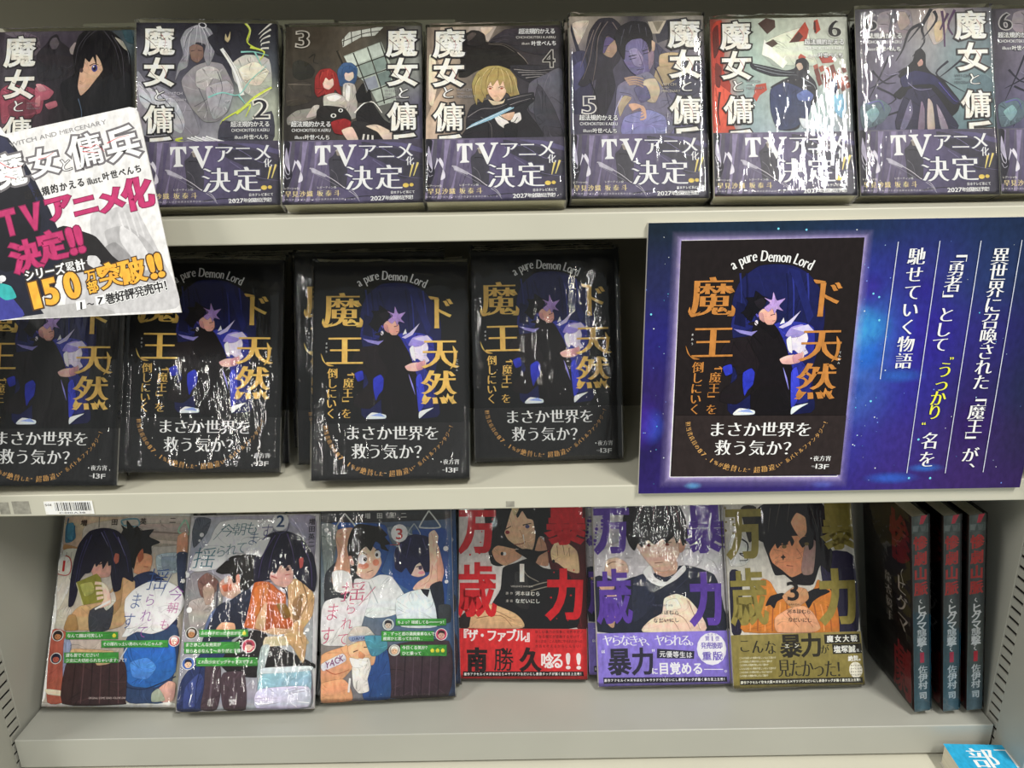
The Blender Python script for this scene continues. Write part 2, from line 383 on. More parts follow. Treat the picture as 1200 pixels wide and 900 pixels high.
# ------------------------------------------------------------------ printed artwork: shapes in mm on each cover, x right, y down from its top left corner
ART = {}
ART['T4'] = [
('g',[['c9b7a4','a89a8c','3a3432','2e2a2a'],['cdb49c','6a625c','38343a','3a383e'],['c4ae9c','5c5450','4a464e','46444c'],['a89890','4a4446','3c3a42','3e3c44']],[0,0,106,149]),('p','8a7c70',[-0,-0.1,10.7,-0.4,6.9,23.1,14.5,50.3,4.5,68.6,0,80.7]),('P','e2cfb8',[2,25.1,6.9,29.4,8.5,50.2,5.2,68.6,1.8,64.4]),('p','b8aaa0',[33.5,0.2,55.2,-0,48.5,13.7,42.9,9.3,31.5,6.9]),('P','d8c4b0',[42.2,1.3,52.4,1.2,45.1,9]),('P','23201f',[28.1,13.1,30,6.4,37.2,4.5,45.1,8.1,46.2,13.6,53.4,15.5,62,17,71.3,23.9,79.3,32.8,71.1,37.5,42.7,38.1,31.8,44.5,25,44.3,26.6,31.1,25.1,21.4]),('P','2e2b2c',[31.5,6.9,35,3.6,41,4.2,45.5,7.7,46.2,14,40.2,17.6,31.5,16.2]),('P','57504c',[31.5,8.6,35.7,5.3,39.1,6.7,35.7,11.2,32.3,13.2]),('s','8a8078',0.75,0.19,[71.3,23.9,76.4,29.4,79.5,34.4]),('s','6e6660',0.56,0.19,[48.5,15.8,60.9,17.8,69,23.8]),('P','39353a',[48.5,14.1,61.8,3.5,80.6,1.9,104.5,2.6,105.6,19.3,91.3,26.4,74.6,22.7,61.6,15.7]),('s','746c6a',0.56,0.19,[49.1,13.3,56.5,4.2,65.5,2.8]),('P','2d2b31',[65.1,35.3,87.4,35.4,105.9,38.3,105.9,52.3,90.8,54,83.5,51.8,72.4,45.4]),('s','1d1c20',0.74,0.09,[67,37.4,83.7,39.5,98.5,37.4]),('s','8a8484',0.74,0.09,[68.4,38.7,84.8,40.3,99,39]),('s','1d1c20',0.74,0.09,[69.9,40,85.9,41.2,99.6,40.7]),('s','8a8484',0.74,0.09,[71.4,41.3,87,42,100.1,42.3]),('s','1d1c20',0.74,0.09,[72.9,42.5,88.1,42.9,100.6,44]),('s','8a8484',0.74,0.09,[74.3,43.8,89.1,43.7,101.1,45.6]),('s','1d1c20',0.74,0.09,[75.8,45.1,90.2,44.6,101.6,47.3]),('s','8a8484',0.74,0.09,[77.3,46.3,91.3,45.4,102.1,48.9]),('s','1d1c20',0.74,0.09,[78.7,47.6,92.4,46.2,102.7,50.6]),('P','55525c',[79.8,51.7,92.9,43.4,105.8,40,105.6,98.6,89.9,98.3,87.5,80.3,79.4,74.1]),('P','3b3941',[87.1,51.9,97.8,70.4,104.7,90.6,105.2,99,89.9,98.3,83.1,74.1]),('P','28262b',[31.3,79.2,35.4,69.2,48.1,64.5,61.1,64.4,74,63.8,82.6,59.9,83.9,66.1,77.6,74,89.9,98.3,29.4,97.8,30.9,89.3]),('s','7c7678',0.74,0.19,[32.1,79.3,42.5,72.6,53.6,72,64.7,67.7]),('s','7c7678',0.74,0.18,[83.2,64.4,74,66.7,66.6,65.3]),('s','15141a',0.74,0.55,[47.9,85.6,48.2,98.1]),('s','6a6464',0.56,0.19,[42.4,79.4,49.8,85.6,50.6,97.7]),('P','d8d4d0',[52.8,79.6,58.7,78.1,64.5,85.9,61.5,89.9,55.7,85.7]),('P','d8d4d0',[66.8,78.3,72.4,76,73.4,82,68.2,86,65.3,83.9]),('P','caa890',[58,78.1,68.3,75.5,66,81.9,62.3,82.6]),('s','1a191d',0.55,0.55,[55.8,78.1,62.7,82.6,67.5,84.3,70.5,80]),('P','1f1d22',[60.1,87,65.3,84.7,70.4,86,69.5,98,61.4,98.3]),('P','c9b89e',[48.1,64.5,51.8,65.8,58.8,66.4,61.1,64,59.6,68,51.8,69.5]),('P','9c8a58',[36.6,61,35.5,50.7,39.3,41.3,47.2,36.1,56.2,35.5,64.7,39,70.2,47,70.8,55.6,74,65.9,68.5,62.5,66.6,65.7,62.6,59.1,46.6,60.4,43.6,67.3,39.9,63.5,39.2,69.2]),('P','dcb8a0',[46.7,51,48.9,60.5,53.7,66.3,58.1,65.1,61.9,58.7,61.6,48.8,53.8,45]),('P','9c8a58',[42.6,55,44.2,43.9,50.9,37.9,59.1,38.9,64.6,45.2,65.6,60,61.5,55.8,59.8,48.8,57.1,52.9,55.3,47.5,51.5,53.1,50.1,49.4,47.4,54.3,45.9,63.7]),('s','c9b888',0.56,0.19,[48.3,38.2,43.8,44.7,41.8,55.4]),('s','c9b888',0.56,0.19,[53.2,37.1,49,42.8,47.5,51]),
('s','c9b888',0.56,0.19,[58,38.1,59.8,43,60.9,49.7]),('s','c9b888',0.56,0.19,[62.1,40.2,65,47.3,66.3,58.8]),('s','c9b888',0.56,0.19,[42.7,44.7,38.9,50.8,38.1,59.4]),('s','c9b888',0.56,0.19,[68,45.3,70.1,53.5,72.2,61.8]),('s','6a5a38',0.56,0.19,[50.9,39.1,46.7,47.3,45.9,55.5]),('s','6a5a38',0.56,0.19,[56.2,37.2,56.1,43,54.9,48.7]),('s','6a5a38',0.56,0.19,[65,44.4,67.2,51.4,67.8,62.5]),('s','6a5a38',0.56,0.19,[40.8,44.7,37.4,54.1,37,61.8]),('s','4a3026',0.56,0.37,[47.4,54.3,50,53.5,51.9,54.8]),('s','4a3026',0.56,0.37,[56,54.9,58.2,53.7,60.8,54.6]),('e','8a3a30',49.7,55.2,1.1,0.8,0),('e','8a3a30',58.6,55.3,1.1,0.8,0),('s','9a6a5a',0.37,0.37,[52.6,61.8,54.8,61.8]),('p','8fb4c8',[30.5,89.7,35.4,85.4,64.7,71.4,68.4,70.6,67.6,72.6,49.8,82]),('s','e4f2f6',0.56,0.19,[31.3,89.3,48,80.4,67.3,71.2]),('P','2b292e',[61.8,64,72.2,60.9,83.3,59.1,82.1,65.2,74,68.3,66.5,71.8,62.5,68.1]),('s','8a8486',0.55,0.18,[62.9,65.2,72.2,62.6,81.8,60.7]),('s','8a8486',0.55,0.18,[64.7,69.7,72.9,66.6,80.7,64.4]),('t','魔',17.5,15,17.5,15,25.02,26.07,'e8e2d8','b','2c2a2e',1.33,0),('t','女',17.5,41,17.5,41,24.84,25.7,'e8e2d8','b','2c2a2e',1.32,0),('t','と',16.8,57.9,16.8,57.9,11.38,11.71,'e8e4dc','m','3a3638',0.56,0),('t','傭',17.9,79,17.9,79,24.58,25.17,'e8e2d8','b','2c2a2e',1.3,0),('t','兵',17.9,105.6,17.9,105.6,24.4,24.8,'e8e2d8','b','2c2a2e',1.29,0),('s','5a3a3c',0.57,0.19,[7.1,12.6,12.8,17.8,16,22.1]),('s','a0555a',0.47,0.19,[19.4,10,22.8,15.9,21.7,21.4]),('s','5a3a3c',0.57,0.19,[8.9,39.8,12.8,44.9,16.8,49.1]),('s','a0555a',0.47,0.19,[19.4,37.1,22.8,43,22.6,48.4]),('s','5a3a3c',0.56,0.19,[10.7,76.8,12.9,81.7,17.6,85.9]),('s','a0555a',0.47,0.19,[19.4,74.1,22.8,79.9,23.5,85.2]),('t','超法規的かえる',74.5,5.6,99.2,5.8,4.49,5.24,'f0ece6','g',None,0,0),('t','CHOHOKITEKI KAERU',71.1,10.9,100.6,11.3,1.87,2.3,'d0ccc6','r',None,0,0),('t','illust',75.5,16.5,80.3,16.4,1.68,2.29,'c8c4be','r',None,0,0),('t','叶世べんち',84.1,16.5,100.1,16.5,3.91,4.58,'f0ece6','g',None,0,0),('t','4',95.7,29.9,95.7,29.9,10.38,16.12,'2a2728','m','a8a49e',0.56,0),('t','WITCH',24.5,55.8,34.2,56.1,2.06,2.46,'8a868a','r',None,0,0),('t','AND',24.5,58.7,29,58.8,1.5,1.64,'8a868a','r',None,0,0),('t','MERCENARY',24.5,61.6,37.5,61.9,1.68,2.46,'8a868a','r',None,0,0),]
ART['OBI'] = [
('g',[['504e56','6c657a','5c5272','4a4656','4a4454'],['4a4656','665e76','5c5474','4e4862','423e4c'],['3a3744','565064','56506c','443f54','3c3a46']],[0,0,0,0]),('p','766c88',[2.4,98.1,6.4,98.2,3.6,124.9,1.5,146.9,-1.5,146.9,1.4,122.9]),('p','524a64',[9,98.2,13.1,98.3,9.7,125,7.4,147,4.4,147,8,123]),('p','867c9a',[14.6,98.3,18.7,98.4,14.6,125,12.1,147,9.2,147,13.5,123]),('p','5a526e',[19.4,98.4,23.5,98.5,18.9,125.1,16.1,147.1,13.2,147.1,18.3,123.1]),('p','807694',[24.6,98.5,28.7,98.6,23.5,125.2,20.5,147.1,17.6,147.1,23.5,123.2]),('p','564e6a',[29.8,98.6,33.8,98.6,28,125.2,24.9,147.2,22,147.1,28.6,123.2]),('p','726a84',[33.5,98.6,37.5,98.7,31.2,125.3,27.8,147.2,24.9,147.2,32.3,123.3]),('P','26242e',[0.1,98.1,5.3,99.4,3.9,113,7.3,125,3.6,136.8,0.4,140.7]),('P','d8d4e0',[6.1,105.8,8.7,113,14.6,125,15,129.8,11.7,131.3,13.9,118.7,10.9,113.1,6.9,123,8.7,113]),('P','b4aec2',[2.4,103,4.6,113,5.4,122.9,1.3,114.9]),('s','cac6d4',0.55,0.18,[1.3,116.9,2.5,122.9,4.7,124.9,5.4,120.2]),('s','cac6d4',0.37,0.18,[1.7,124.9,3.2,128.5,5.8,127.3]),('P','3c3a46',[59.2,99,73.5,102.1,89.8,106.3,104.1,114.4,106,126.2,89.3,129.9,78.7,118,64.2,109.9]),('P','5c5678',[71.7,99.2,89.8,104.3,106,108.9,106.5,105.7,89.9,100.3]),('s','7a729a',0.55,0.18,[60.2,105.8,73.4,104,89.6,114.2,105.8,118.4]),('s','2c2a34',0.91,0.36,[47.5,145.1,63.8,143.3,81.8,145.4]),('s','6e688a',0.55,0.18,[67.8,113.9,85.8,126,105.9,130.1]),('P','413f48',[35.2,123.3,34.5,113.4,37.8,109.9,39.7,106.3,42.3,104.8,44.8,106.4,45.2,110,48.4,113.6,48.7,125.5,47.5,137.3,42.1,135.6,36.2,135.6]),('P','8a8078',[40.1,106.7,41.9,105.6,44.1,106.8,43.7,110,40.8,109.9]),('P','aaa49c',[39.3,106.3,41.5,104.4,44.5,105.6,44.1,107.6,41.5,106.7]),('s','25242a',0.73,0.37,[37.4,113.5,42.2,113.5,47,115.6]),('s','6a6670',0.55,0.18,[36.3,121.4,40.3,125.4,42.1,133.3]),('s','c8c4cc',0.74,0.18,[20.2,120,29.3,124.4,39.2,130.5,47.5,137.3,54,142,58,147.5]),('s','8e8a98',0.55,0.18,[21.6,123.2,31.2,128.4,42.1,135.2]),('p','b0acb8',[20.5,119.6,23.1,120,33,125.7,31.9,127.6,22,123.2]),('s','d8d4dc',0.46,0.18,[45.4,135.7,53,139.3,57.3,145.2]),('p','f6f4f4',[23.9,101.7,24.2,108.1,25,108.1,26.4,104.1,27.9,103.3,27.9,115.3,26.4,116.9,26.4,117.7,33.4,117.4,33.4,116.6,31.6,115.4,31.2,103.4,33.1,103.8,35.3,107.5,35.8,107.5,35.7,101.5]),('p','f6f4f4',[37.9,101.5,45.2,101.2,45.2,102.2,43.8,103,48.1,113.6,51.5,103.7,49.6,102.5,49.7,101.3,55.5,101.2,55.5,102.2,54,102.9,47.7,119.1,46.9,119.1,40.4,103.5,37.9,102.3]),('t','アニメ',63.5,107.5,92.3,106.7,15.3,16.27,'f6f4f4','m','4a4660',0.73,0),('t','化',96.1,115.3,96.1,115.3,6.51,7.89,'f6f4f4','m','4a4660',0.54,0),('t','決定',57.4,128.7,80.3,128.2,21.41,21.98,'f6f4f4','m','4a4660',0.91,0),('s','dcc878',1.63,0.54,[98.2,118.3,95.8,128.4]),('s','dcc878',1.63,0.54,[102.2,116.7,98.7,127.7]),('e','dcc060',92.8,135.2,2.3,1.8,0),('e','dcc060',97.1,134.9,1.6,1.4,0),('t','早見沙織',4.4,140.7,20.5,140.7,4.77,5.3,'e4cf98','m',None,0,0),('t','坂泰斗',28.2,140.6,41,140.5,4.92,5.28,'e4cf98','m',None,0,0),
('t','レアーシャ役',2.2,136.1,11.7,136.3,2.02,1.97,'e8e0d8','r',None,0,0),('t','レガーティン役',26.7,135.8,39.5,135.8,2.01,1.96,'e8e0d8','r',None,0,0),('t','日本テレビ系にて',82.3,140.8,98.5,140.6,2.16,2.53,'f6f4f4','g',None,0,0),('t','2027年全国放送予定！',67.4,145.3,98.7,144.8,3.42,3.69,'f6f4f4','g',None,0,0),('t','はやみさおりばんたいとほか出演決定原作小説シリーズ',1.5,145.2,54,145.3,1.82,1.56,'c0bcc4','r',None,0,0),]
ART['T3'] = [
('g',[['3a342c','443c32','5a5248','3c362e','6c6a66'],['3a342c','3c362e','50483e','6c7068','8a8c88'],['2e2a26','342e2c','4a4440','5c5c58','5c5870'],['2c2826','3a3434','40403c','545650','5a5670'],['2a2628','3a3032','40363a','444048','4c485e']],[0,0,106,149]),('p','c6c8c0',[43.8,12.1,49.3,5.2,71.5,1,76.3,1,69.6,8.3,58.9,9.4,44.6,18.2]),('s','3a362e',0.74,0.74,[45.6,8.9,44.9,17.4]),('s','3a362e',0.74,0.74,[51.1,4.9,51.5,14.2]),('s','3a362e',0.74,0.74,[58.9,2.9,59.3,10.6]),('s','3a362e',0.74,0.74,[66.3,1.8,67,8.7]),('s','3a362e',0.74,0.74,[44.2,13.3,60.4,6.6,73.3,4.3]),('p','a4aca2',[45.3,25.9,74.4,13.7,82.5,34.9,86,65.1,72.5,68.9,64.1,50.7,51.2,38.5]),('p','c4cac0',[45.7,26.7,52.3,24,55.2,32.9,50.5,36.9]),('p','bcc4ba',[53.4,23.6,63.3,18.8,66.6,28.6,56.3,32.5]),('p','b4bcb4',[64.4,18.4,73.7,14.5,77,24.3,67.7,27.8]),('p','8a968e',[56.7,34.1,66.6,30.2,69.9,40.8,59.7,44.6]),('p','7c8a84',[67.7,29,77.7,25.5,80.2,36,71,40]),('p','6c7a76',[71.4,41.6,81,37.7,82.4,49,74.3,52.1]),('p','8a8e9a',[60.4,46.3,69.9,42.8,72.5,52.9,63.3,56]),('s','2e2c28',0.92,0.92,[52.7,23.2,64.1,54.8,68.5,68.4]),('s','2e2c28',0.92,0.92,[63.7,18.4,73.6,50.9,76.9,67]),('s','2e2c28',0.92,0.92,[73.7,14.1,84.3,49]),('s','2e2c28',0.92,0.92,[49.4,36.9,78.8,25.5]),('s','2e2c28',0.92,0.92,[53.1,47,82.5,36.5]),('s','2e2c28',0.92,0.92,[64.1,57.2,84.6,49.4]),('s','2e2c28',0.91,0.91,[68.5,66.8,86.1,60.7]),('s','2a2620',2.2,1.47,[40.2,21,45.7,36.4,46.9,50.5]),('s','5a5044',0.92,0.73,[41.3,21.4,45.7,32.4]),('P','2a2822',[6.2,31.9,10.9,29.1,18.2,32,23,38.1,20.2,44.1,11.1,46,6.3,41.9]),('s','1e1c18',0.91,0.37,[18.2,27.2,22.9,24,21.9,30.5,25.6,32.1]),('P','3e3830',[2,49.9,18.4,48.1,20.3,64.1,2.2,67.9]),('s','7a7064',0.55,0.36,[2.4,49.5,20.2,50.1]),('P','8a8680',[2.3,77.8,9.5,71.9,20.3,70.1,25.8,68.2,24,78.1,11.4,81.9,3.1,83.8]),('P','b8b0a8',[16.8,78,22.2,68.2,26.9,67.8,24.4,76.2]),('P','3a5478',[41.4,50.4,40.6,38.4,45,32,51.6,32,56,36.9,55.3,46.6,51.6,53.8,45.8,52.5]),('P','d8c4b4',[46.1,39.2,52.3,38.9,53.1,44.6,49.8,47.7,46.5,45.7]),('P','36527a',[44.3,44.4,44.6,36.8,49,34.4,54.2,36.9,54.9,42.6,52.3,39.7,49,40.9,46.8,40.1]),('P','aaa49e',[45,50.5,53.8,50.6,56,64.7,55,78.6,45.8,78.5]),('P','e8e2da',[47.6,51.3,50.5,52.6,49.8,64.6,46.9,62.5]),('P','1f1c1e',[55,78.6,56.8,70.7,62.6,64.8,67.7,66.8,76.8,80.9,89.6,89.1,89.6,98.2,64.1,97.8]),('s','e2dcd4',1.09,0.73,[53.9,74.6,61.1,66.7,68.5,66,75,74.9]),('P','2a2728',[45.9,92.4,53.1,81.8,64.1,82.7,71.4,88.8,67.7,97.9,49.5,97.6]),('P','d2bcac',[62.6,85.9,71.4,84.8,82.3,91,84.5,98.1,76.8,98,71.4,90.8]),('P','1a1819',[54.9,58.6,60.4,49.5,63,58,65.5,54.8,66.6,64.8,56.8,65.9]),('P','8a2a28',[23.2,56.2,23.4,44.2,27.4,37.8,34.7,36.7,39.9,41.2,42.1,50.4,44,61.3,38.8,54.8,36.7,61.2,30.5,58.7,25.7,61]),('P','dcc0b0',[29.3,45.5,36.6,44.3,37.7,50.8,34.1,54.7,30.1,52.7]),('P','942c2a',[26.8,52.2,27.4,42.2,32.2,38.3,37.7,40.7,39.5,48.4,37,45.2,34,46.7,31.5,44.3,29.7,48.7]),('s','c04a40',0.55,0.18,[29.3,39.4,27.1,46.2]),('s','c04a40',0.55,0.18,[33.3,37.9,32.6,43.5]),
('s','c04a40',0.55,0.18,[36.9,40.3,38.8,48.4]),('P','b4aea6',[30.1,60.3,38.8,57.6,46.5,61.7,48,70.5,34.9,73.5,30.5,70.3]),('P','e6e0d8',[32.3,61.1,38.9,58.8,44,61.3,38.9,64.8,34.1,63.9]),('P','24201f',[25.1,72.2,31.2,68.3,45.8,70.5,51.3,78.6,49.1,84.5,34.2,82.3,25.9,80.1]),('P','8a2426',[36,82.3,45.8,79.3,51.3,82.5,48.4,92.4,39,91.5]),('P','d6bcaa',[44.1,89.2,52.1,86.5,56.8,96.5,55.3,98.1,48.8,97.6]),('e','ece6dc',37.8,76.8,2.2,1.8,0),('e','ece6dc',43.3,72.5,1.8,1.6,0),('e','1a1818',37.8,76.8,1.1,1.2,0),('e','1a1818',43.3,72.5,0.9,1,0),('s','d0ccc4',1.45,1.45,[60.4,97.7,61.2,92.6]),('s','d0ccc4',1.46,1.46,[64.1,97.8,64.4,93.1]),('s','d0ccc4',1.46,1.46,[67.7,97.9,67.7,93.7]),('t','魔',90.6,15.1,90.6,15.1,24.41,25.25,'e8e2d8','b','2c2a2e',1.29,0),('t','女',91.3,40.6,91.3,40.6,24.32,25.04,'e8e2d8','b','2c2a2e',1.29,0),('t','と',91.6,58.2,91.6,58.2,11.15,11.45,'e8e4dc','m','3a3638',0.55,0),('t','傭',91.1,78.2,91.1,78.2,24.17,24.74,'e8e2d8','b','2c2a2e',1.28,0),('t','兵',91.4,104,91.4,104,24.07,24.53,'e8e2d8','b','2c2a2e',1.28,0),('s','5a3a3c',0.55,0.18,[80.9,12.5,86.4,17.5,89.5,21.6]),('s','a0555a',0.46,0.19,[92.9,9.8,96.2,15.5,95.1,20.8]),('s','5a3a3c',0.55,0.18,[82.4,38.9,86.3,43.8,90.1,47.9]),('s','a0555a',0.46,0.18,[92.8,36.2,96.1,41.9,95.9,47.1]),('s','5a3a3c',0.55,0.18,[84,75.1,86.2,79.9,90.7,83.9]),('s','a0555a',0.46,0.18,[92.6,72.4,95.9,78,96.6,83.2]),('t','3',13.3,10.9,13.3,10.9,11.36,15.42,'26211c','m','b0aaa0',0.73,0),('t','超法規的かえる',7.7,83.4,34,83.8,4.53,5.11,'f0ece6','g','2a282c',0.27,0),('t','CHOHOKITEKI KAERU',7.1,88.5,34.6,88.9,2.24,2.78,'f0ece6','r',None,0,0),('t','illust',9.5,94.4,14.9,94.5,2.09,2.93,'f0ece6','r',None,0,0),('t','叶世べんち',17.9,94.5,33.4,94.8,3.88,4.4,'f0ece6','g','2a282c',0.27,0),('t','WITCH',77.8,56.2,87.4,56.3,2.02,2.41,'8a868a','r',None,0,0),('t','AND',77.8,59,82.2,59,1.47,1.6,'8a868a','r',None,0,0),('t','MERCENARY',77.8,61.8,90.6,62,1.65,2.41,'8a868a','r',None,0,0),]
ART['T2'] = [
('g',[['24222c','282632','1c1a24','201e28','24222c'],['5c5a66','4c4a56','3c3a46','2c2a36','4a4e56'],['8c8c92','6e6c76','76747e','9aa09a','acb0a0'],['9c9ca0','8c8a92','a4a2a8','b8b8b0','989c88'],['6c7068','6a6872','94929a','3a3844','4a4854']],[0,0,106,149]),('P','b4b4ac',[70.7,34.1,81.5,26.1,99.2,29.9,100.6,53.6,91.2,63.5,80.8,57.7,72.5,47.9]),('P','d4ccbc',[75.9,38.1,88.4,32,98.9,39.9,91.5,51.7,81,49.8]),('P','8a8690',[0.2,40.6,7.3,48.4,21.2,54.2,38.6,67.6,45.3,90.7,24.6,98.7,1.5,90.8]),('P','b8b6be',[1,48.4,10.8,54.2,28.2,63.8,35,81.2,31.5,90.7,10.8,75.5,2.1,64]),('s','5c5a66',0.87,0.17,[3.8,48.4,17.7,60,31.6,79.2,33.2,94.5]),('s','5c5a66',0.87,0.17,[2.1,60.1,14.2,69.7,24.6,86.9,26.3,98.3]),('s','5c5a66',0.87,0.17,[28.2,54.1,42.1,67.6,47.1,86.8]),('P','8a878a',[32.8,48.2,42.4,36.3,53,32.3,63.6,34.2,68.7,44,72.1,53.8,68.2,71.4,59.4,81,48.9,81.1,38.6,67.6]),('P','b2aeac',[44.1,40.3,53,35.5,60.7,38.6,63.4,48,56.4,46.1,51,55.9,44,52.1]),('P','a09da2',[51,54,66.9,48,72,55.8,66.5,73.3,55.9,79.1]),('s','5a5860',0.7,0.18,[45.7,54,50.8,67.6,52.4,81.1]),('s','5a5860',0.71,0.18,[60,40.2,63.3,53.9,59.5,71.4]),('P','8c8a92',[34.7,26.5,32.7,14.6,37.3,5.7,46.3,1.6,55.1,5.1,58.9,14.3,57.7,26.3,53,36.3,49.9,27.6,51.4,18.4,44.3,16.5,39.3,26.5,37.5,36.4,31.8,40.4,28.2,48.2,30.8,34.5]),('P','7c6258',[39.3,20.5,44.3,17.7,49.3,20.4,49.5,28.4,45.2,33.2,40.7,30.4]),('s','3a2e30',0.71,0.35,[40.4,23.7,43.6,22.9]),('s','3a2e30',0.71,0.35,[45.7,22.8,48.9,23.6]),('s','c8c6cc',0.62,0.18,[44.5,2.8,37.3,10.5,35.4,24.5]),('s','c8c6cc',0.62,0.18,[48,2.4,51.5,10.4,54.9,26.3]),('s','c8c6cc',0.62,0.18,[41.3,4.9,39.4,14.5,37.1,32.4]),('s','c8c6cc',0.62,0.18,[51.6,4.4,56.1,14.4,55.2,28.3]),('s','c8c6cc',0.62,0.18,[45.5,2.4,44.8,10.5,43.3,18.5]),('s','c8c6cc',0.62,0.18,[47,2.4,48.3,12.4,48.9,18.4]),('s','55535e',0.62,0.18,[42.7,4.4,36.5,16.5,34.6,34.4]),('s','55535e',0.62,0.18,[49.8,3.6,54,14.4,54.1,32.3]),('e','d8d6da',49.5,2,3.2,2.4,20),('e','24222c',49.5,2,2.3,1.6,20),('P','26242e',[53.3,12.4,60.4,8.3,65.7,16.3,70.8,26.2,67.2,28.2,60.2,26.3,55.3,18.4]),('s','e8e4de',2.66,3.55,[63.4,21.5,70.7,34.1,75.4,46,78.3,60]),('s','a8a4a0',0.71,0.35,[65.9,24.3,74.1,40.1,80,59.6]),('P','c8b890',[66.1,13.9,66.8,9,68.2,12.6,70.4,7,70,13.4,68.1,16.2]),('s','c8d44e',1.97,0.54,[82,0,85.5,6,83.1,16.1,92.2,22]),('s','c8d44e',1.96,0.53,[85.2,20.1,95.8,24,91.3,32]),('s','c8d44e',1.94,0.53,[100.6,53.6,87.7,61.5,77,71.3,62.8,81,61.3,90.6]),('s','c8d44e',1.92,0.52,[73.4,75.2,84.1,67.4,80.4,77.5]),('s','c8d44e',1.9,0.52,[33.2,94.5,28,96.1,38.4,98.3]),('s','eef0a0',0.72,0.18,[82.9,0.4,85.8,6.4,83.8,15.7]),('s','eef0a0',0.71,0.18,[100.3,54.4,87.7,62.7,77,72.1]),('s','86c0b8',1.4,0.35,[52.6,61.7,63.2,57.8,75.5,59.7,84.5,47.9,97.2,35.9]),('s','86c0b8',1.41,0.35,[75.5,59.7,80.6,67.4]),('s','86c0b8',1.42,0.36,[78,24.2,88.6,24.1,99.2,27.2]),('s','86c0b8',1.42,0.36,[88.6,24.1,93.7,35.9]),('s','d8d4cc',1.62,0.36,[102.1,-0.2,96.2,5.1,91.8,9.6]),('s','d8d4cc',1.61,0.36,[101.4,5.1,95.6,9.2,92.5,12.8]),
('s','d8d4cc',1.61,0.36,[100.8,10.3,95,13.2,93.1,16]),('s','d8d4cc',1.61,0.36,[100.1,15.6,94.3,17.2,93.7,19.2]),('s','d8d4cc',1.61,0.36,[99.4,20.8,93.7,21.2,94.4,22.4]),('P','2a2834',[0.4,90.9,24.6,98.7,62.6,98.6,90.5,90.5,97.3,98.5,0.5,99.6]),('P','403e4a',[62.8,81,80.2,82.9,100.1,73.1,99.7,98.5,60.8,98.6]),('s','e8e4ec',1.21,0.17,[36.7,94.5,45.3,97.5,53.9,99.4]),('s','e8e4ec',1.21,0.17,[39.4,93.9,48.4,97.5,57.4,99.4]),('s','e8e4ec',1.21,0.17,[42.2,93.3,51.5,97.5,60.8,99.4]),('s','e8e4ec',1.21,0.17,[45,94.5,54.6,97.5,64.3,99.4]),('s','e8e4ec',1.21,0.17,[47.7,93.9,57.7,97.5,67.8,99.3]),('s','e8e4ec',1.21,0.17,[50.5,93.3,60.9,97.5,71.2,99.3]),('s','e8e4ec',1.21,0.17,[53.3,94.4,64,97.5,74.7,99.3]),('t','魔',16.7,15.3,16.7,15.3,23.33,24.76,'e8e2d8','b','2c2a2e',1.24,0),('t','女',16.7,41.1,16.7,41.1,23.14,24.37,'e8e2d8','b','2c2a2e',1.23,0),('t','と',16.7,59.6,16.7,59.6,10.58,11.08,'e8e4dc','m','3a3638',0.52,0),('t','傭',16.3,79.3,16.3,79.3,22.86,23.78,'e8e2d8','b','2c2a2e',1.21,0),('t','兵',16.3,104.4,16.3,104.4,22.68,23.4,'e8e2d8','b','2c2a2e',1.2,0),('s','5a3a3c',0.53,0.18,[7,12.8,12.3,17.6,15.3,21.5]),('s','a0555a',0.44,0.18,[18.5,9.9,21.7,15.5,20.6,20.7]),('s','5a3a3c',0.53,0.18,[8.6,38.6,12.3,43.3,16,47.2]),('s','a0555a',0.44,0.18,[18.5,35.7,21.6,41.2,21.4,46.3]),('s','5a3a3c',0.52,0.17,[10.2,77.4,12.3,82,16.6,85.8]),('s','a0555a',0.43,0.17,[18.4,74.7,21.5,80.1,22.2,85]),('t','2',92.1,70.8,92.1,70.8,13.34,16.67,'2a2830','m','e0dcd4',0.88,0),('t','超法規的かえる',71.1,83.7,96.4,83.6,4.36,4.95,'f0ece6','g','2a282c',0.26,0),('t','CHOHOKITEKI KAERU',70.4,88.6,96.9,88.5,2.16,2.69,'f0ece6','r',None,0,0),('t','illust',72.6,94.2,77.7,94.2,2.01,2.83,'f0ece6','r',None,0,0),('t','叶世べんち',80.6,94.2,95.5,94.2,3.73,4.25,'f0ece6','g','2a282c',0.26,0),('t','WITCH',23.7,58.4,32.7,58.4,1.92,2.33,'c0bcc4','r',None,0,0),('t','AND',23.6,61.1,27.8,61.1,1.4,1.55,'c0bcc4','r',None,0,0),('t','MERCENARY',23.6,63.9,35.8,63.8,1.57,2.33,'c0bcc4','r',None,0,0),]
